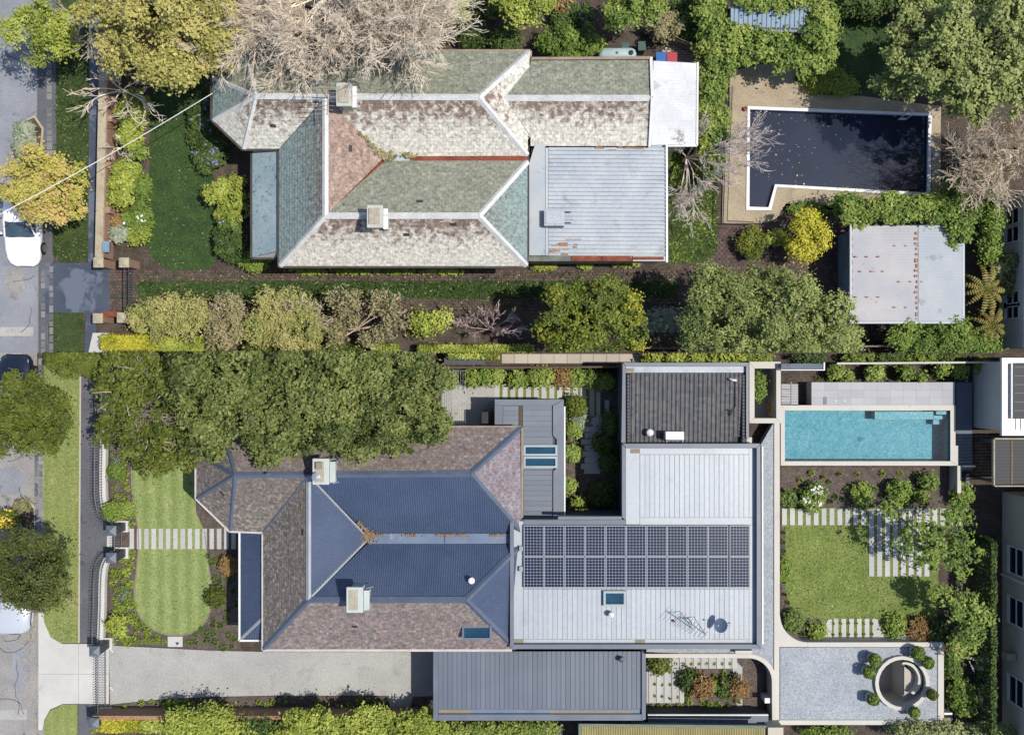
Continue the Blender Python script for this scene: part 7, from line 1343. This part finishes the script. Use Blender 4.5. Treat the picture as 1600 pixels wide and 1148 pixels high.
hedge('clipped_hedge', 'bright yellow hedge at the lower left corner', 142, 214, 1122, 1143, 1.2, 'yellow', 2.4, .10); hedge('clipped_hedge', 'yellow green hedge right of the bright yellow corner hedge', 216, 262, 1124, 1145, 1.2, 'lime', 2.2, .11)
tree('boundary_hedge', 'lime tree mass left in the hedge below the drive', 'hedge', 'lime', [(300, 1132, 40, 24, 1.8, .8), (335, 1122, 26, 16, 1.9, .7), (350, 1145, 44, 18, 1.6, .7)], 1.3, .14, 'lime hedge below the drive', (320, 1140), .06)
tree('boundary_hedge', 'long lime hedge mass below the drive and carport corner', 'hedge', 'lime', [(470 + i * 34, 1128 + (i % 3) * 4, 28, 22, 1.8 + (i % 2) * .2, .8) for i in range(7)] + [(460, 1148, 40, 16, 1.5, .7), (560, 1150, 60, 14, 1.5, .7), (650, 1150, 60, 12, 1.5, .7)], 1.25, .15, 'lime hedge below the drive', (570, 1142), .06)
tree('boundary_hedge', 'low lime hedge under the carport bottom edge', 'hedge', 'ivy', [(720 + i * 26, 1141, 24, 12, 1.2, .6) for i in range(6)], 1.4, .13, 'lime hedge below the drive', (790, 1144), .05)
tree('boundary_hedge', 'dark green hedge left end behind the yellow hedge', 'hedge', 'deep', [(390 + i * 26, 1140, 22, 16, 1.3, .6) for i in range(2)], 1.3, .13, 'lime hedge below the drive', (400, 1144), .05)
# inner courtyard of the link building
for a in [('olive shrub right of the link roof top corner', 900, 634, 15, 1.2, 'olive'), ('strappy pale plant beside the courtyard steps, upper', 896, 672, 11, .6, 'palm'), ('strappy pale plant beside the courtyard steps, middle', 896, 708, 12, .6, 'palm'), ('strappy pale plant at the lower courtyard wall', 889, 758, 10, .6, 'palm'), ('yellow autumn shrub right of the courtyard steps', 940, 693, 14, 1.3, 'frontgold'), ('pale round shrub near the courtyard bottom', 903, 788, 10, .9, 'lime'), ('dark green shrub right of the courtyard steps', 950, 722, 14, .9, 'deep'), ('dark green shrub at the shaded courtyard end', 940, 772, 18, .9, 'deep'), ('silver leaved shrub below the olive courtyard shrub', 908, 652, 13, .5, 'silver'), ('dark shrub beside the tiled wing wall', 955, 660, 16, 1.4, 'deep')]:
    plant('garden_shrub', a[0], a[1], a[2], a[3], a[4], a[5], 'courtyard plants', 1.7, .12, long=1.6 if 'strappy' in a[0] else 1.0)
plant('garden_shrub', 'leafy shrub inside the concrete stair court', 1184, 604, 9, 1.3, 'ivy', None, 2.0, .12, ry=22)
# pool garden
tufts(scatter([(1232, 738), (1465, 738), (1440, 768), (1240, 768)], 20, 4.5, 6.5, 45, 2.4), 'tuft', 'bright green tuft in dark mulch below the blue pool', 'tufts below the blue pool', .26)
tufts(scatter([(1225, 775), (1440, 772), (1460, 790), (1225, 791)], 22, 5, 8, 46, 1.4), 'tuftdark', 'dark green clump along the top of the rear stepping path', 'clumps above the rear stepping path', .3)
for a in [('white flowering shrub in the bed below the pool', 1268, 777, 20, .8, 'bush'), ('dark leafy shrub mid bed below the pool', 1345, 772, 15, .7, 'bush'), ('spreading shrub right in the bed below the pool', 1405, 766, 17, .9, 'bush'), ('yellow green shrub at right end of pool bed', 1450, 752, 13, .9, 'ivy'), ('round clipped shrub right in pool bed', 1441, 775, 9, .5, 'bush'), ('leafy shrub beside the pale retaining wall', 1502, 772, 15, 1.0, 'ivy'), ('dark shrub at left end of pool bed', 1230, 778, 12, .6, 'tuftdark')]:
    plant('garden_shrub', a[0], a[1], a[2], a[3], a[4], a[5], 'shrubs below the pool', 1.6, .12, flowers=('flower_white', 26, .10) if 'white flowering' in a[0] else None)
tree('rear_tree', 'open leafy tree casting dappled shade on the rear stepping path', 'tree', 'bush', [(1428, 838, 34, 28, 2.8, .9), (1476, 832, 36, 32, 3.0, 1.0), (1500, 868, 24, 28, 2.6, .8), (1452, 872, 26, 18, 2.5, .7), (1394, 796, 19, 13, 2.2, .6), (1496, 800, 24, 17, 2.4, .7)], .27, .17, None, (1450, 860), .11, clump=.26)
tree('rear_tree', 'glossy leaved tree at lower right of the rear lawn', 'tree', 'ivy', [(1502, 945, 26, 24, 2.2, .7), (1514, 985, 22, 18, 2.0, .6), (1502, 1010, 20, 15, 1.8, .5), (1472, 932, 17, 15, 2.0, .5), (1533, 960, 18, 12, 2.0, .5)], .6, .17, None, (1495, 970), .10, clump=.26)
for a in [('russet shrub between rear lawn and gravel roof', 1436, 984, 18, .8, 'russet'), ('dark green shrub right of the russet one by gravel roof', 1464, 988, 18, .9, 'deep'), ('green shrub in the rear bed left of russet shrub', 1400, 976, 16, .6, 'bush'), ('pale leaved plant in the rear bed', 1408, 992, 11, .4, 'silver'), ('shrub in the curved bed left of the rear lawn foot', 1240, 970, 15, .7, 'tuftdark'), ('shrub in the curved bed above the lower stepping stones', 1278, 985, 12, .5, 'bush'), ('long low shrub at left edge of rear lawn', 1226, 890, 8, .4, 'bush')]:
    plant('garden_shrub', a[0], a[1], a[2], a[3], a[4], a[5], 'shrubs around the rear lawn', 1.8, .11, ry=20 if 'long low' in a[0] else None)
tufts(scatter([(1222, 830), (1227, 830), (1226, 925), (1236, 955), (1260, 972), (1285, 974), (1275, 995), (1250, 992), (1222, 940)], 18, 3.5, 6, 47, 1.5), 'tuftdark', 'small dark clump in the curved bed beside the rear lawn', 'clumps beside the rear lawn', .24)
for a in [('russet green maple left in the little court', 1095, 1070, 17, 1.0, 'russet'), ('russet maple right in the little court', 1153, 1074, 15, 1.0, 'russet'), ('olive shrub in the top left corner of little court', 1030, 1034, 17, .9, 'frontgold'), ('dark green shrub under the left maple', 1078, 1064, 16, .7, 'deep'), ('dark green shrub under the right maple', 1136, 1074, 15, .7, 'deep'), ('strappy plant between the two maples', 1115, 1072, 9, .5, 'palm')]:
    plant('court_shrub', a[0], a[1], a[2], a[3], a[4], a[5], 'plants in the little court', 1.8, .11)
tufts([(1018, 1102, 5), (1045, 1102, 6), (1062, 1102, 7), (1076, 1096, 7), (1096, 1097, 5), (1108, 1098, 7), (1122, 1101, 7), (1138, 1099, 4), (1152, 1095, 6), (1116, 1056, 6), (1130, 1050, 6), (1074, 1086, 5), (1150, 1052, 4), (1030, 1101, 5)], 'tuft', 'bright green clump in the mulch of the little court', 'clumps in the little court', .26)
# right boundary
SEED[0] += 1
hedge('narrow_hedge', 'very narrow tall hedge between pump yard and cream house', 1549, 1557, 848, 1160, 2.2, 'deep', 4.0, .10)
for a in [('olive tree top at the bottom edge left of the bracket', 1420, 1140, 36, 2.0, 'greygreen', 16), ('olive tree top at the bottom edge, middle', 1475, 1140, 34, 2.0, 'greygreen', 16), ('olive tree top at the bottom edge, right', 1545, 1142, 40, 2.0, 'greygreen', 16), ('dark green shrub right of the gravel roof', 1500, 1085, 20, 1.2, 'bush', 30), ('small olive shrub at bottom edge left of the pier', 1290, 1142, 40, .9, 'bush', 9), ('leafy shrub at the gravel roof top right corner outside', 1488, 1040, 12, 1.0, 'ivy', 20)]:
    plant('boundary_shrub', a[0], a[1], a[2], a[3], a[4], a[5], 'shrubs on the lower right boundary', 1.3, .12, ry=a[6])
plant('yellow_shrub', 'bright yellow flowering shrub in the roadside island', 14, 812, 15, .9, 'olive', None, 2.0, .11, flowers=('flower_yellow', 60, .10))
rp = thing('road_planter', 'wedge shaped stone planter at the lower kerb', 'planter', W(45, 815)); MB().pprism([(30, 784), (40, 776), (56, 792), (56, 835), (44, 832), (20, 820)], -.16, .0).build('kerb_ring', M['stonecap'], rp); MB().sheet([(33, 787), (40, 781), (53, 795), (53, 830), (26, 818)], .006).build('soil', M['soil'], rp)
plant('garden_shrub', 'dull shrub in the lower roadside planter', 34, 792, 10, .5, 'pinkbrown', None, 1.8, .1)
CUT = None

# real grass blades over the turf, ragged along the lawn edges
def blades(name, lab, pg, n, z, pal, seed, size=.07):
    r = np.random.default_rng(seed); xs = [p[0] for p in pg]; ys = [p[1] for p in pg]; cen = []
    while len(cen) < n:
        x, y = r.uniform(min(xs), max(xs)), r.uniform(min(ys), max(ys))
        if in_poly(x, y, pg): cen.append(W(x + r.normal() * .8, y + r.normal() * .8, z))
    cen = np.array(cen); nn = r.normal(size=cen.shape) + np.array([0, 0, .8]); ti = .5 + .35 * np.sin(cen[:, 0] * 1.7) * np.sin(cen[:, 1] * 1.3 + 1) + r.normal(size=n) * .2
    o = leaf_mesh(name, cen, nn, size, ti, P[pal], None, tuple(cen.mean(0)), long=1.4); return tag(o, lab, 'grass', kind='stuff')
blades('grass', 'mown grass blades of the lower front lawn', lawn_edge + [(306, 800), (304, 700), (206, 700)], 1500, .02, 'blade', 91)
blades('grass', 'grass blades of the lower rear lawn', [(1228, 822), (1226, 900), (1230, 935), (1242, 955), (1265, 966), (1466, 966), (1466, 902), (1356, 902), (1356, 822)], 3200, .02, 'tuft', 92)
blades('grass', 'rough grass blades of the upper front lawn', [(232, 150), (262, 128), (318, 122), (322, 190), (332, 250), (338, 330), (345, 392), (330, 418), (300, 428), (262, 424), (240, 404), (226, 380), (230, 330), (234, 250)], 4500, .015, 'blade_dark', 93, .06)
blades('grass', 'rough grass blades of the upper street verge', [(88, 90), (138, 90), (137, 402), (100, 408), (84, 396), (84, 250)], 3000, .02, 'blade_dark', 94, .10)
blades('grass', 'grass blades along the brick driveway strip', [(216, 440), (1060, 440), (1040, 466), (216, 466)], 5000, .02, 'blade_dark', 95, .10)
blades('grass', 'grass blades of the patch left of the pool fence', [(1046, 228), (1120, 262), (1122, 395), (1100, 410), (1046, 412)], 2500, .02, 'bush', 96, .10)
blades('grass', 'mown grass blades of the lower street verge', [(70, 580), (124, 580), (121, 1002), (96, 1002), (80, 992), (70, 970)], 4000, .02, 'blade', 97)
blades('grass', 'weeds and grass growing through the brick driveway', [(216, 423), (1060, 423), (1060, 486), (216, 484)], 4200, .045, 'blade_dark', 98, .11)
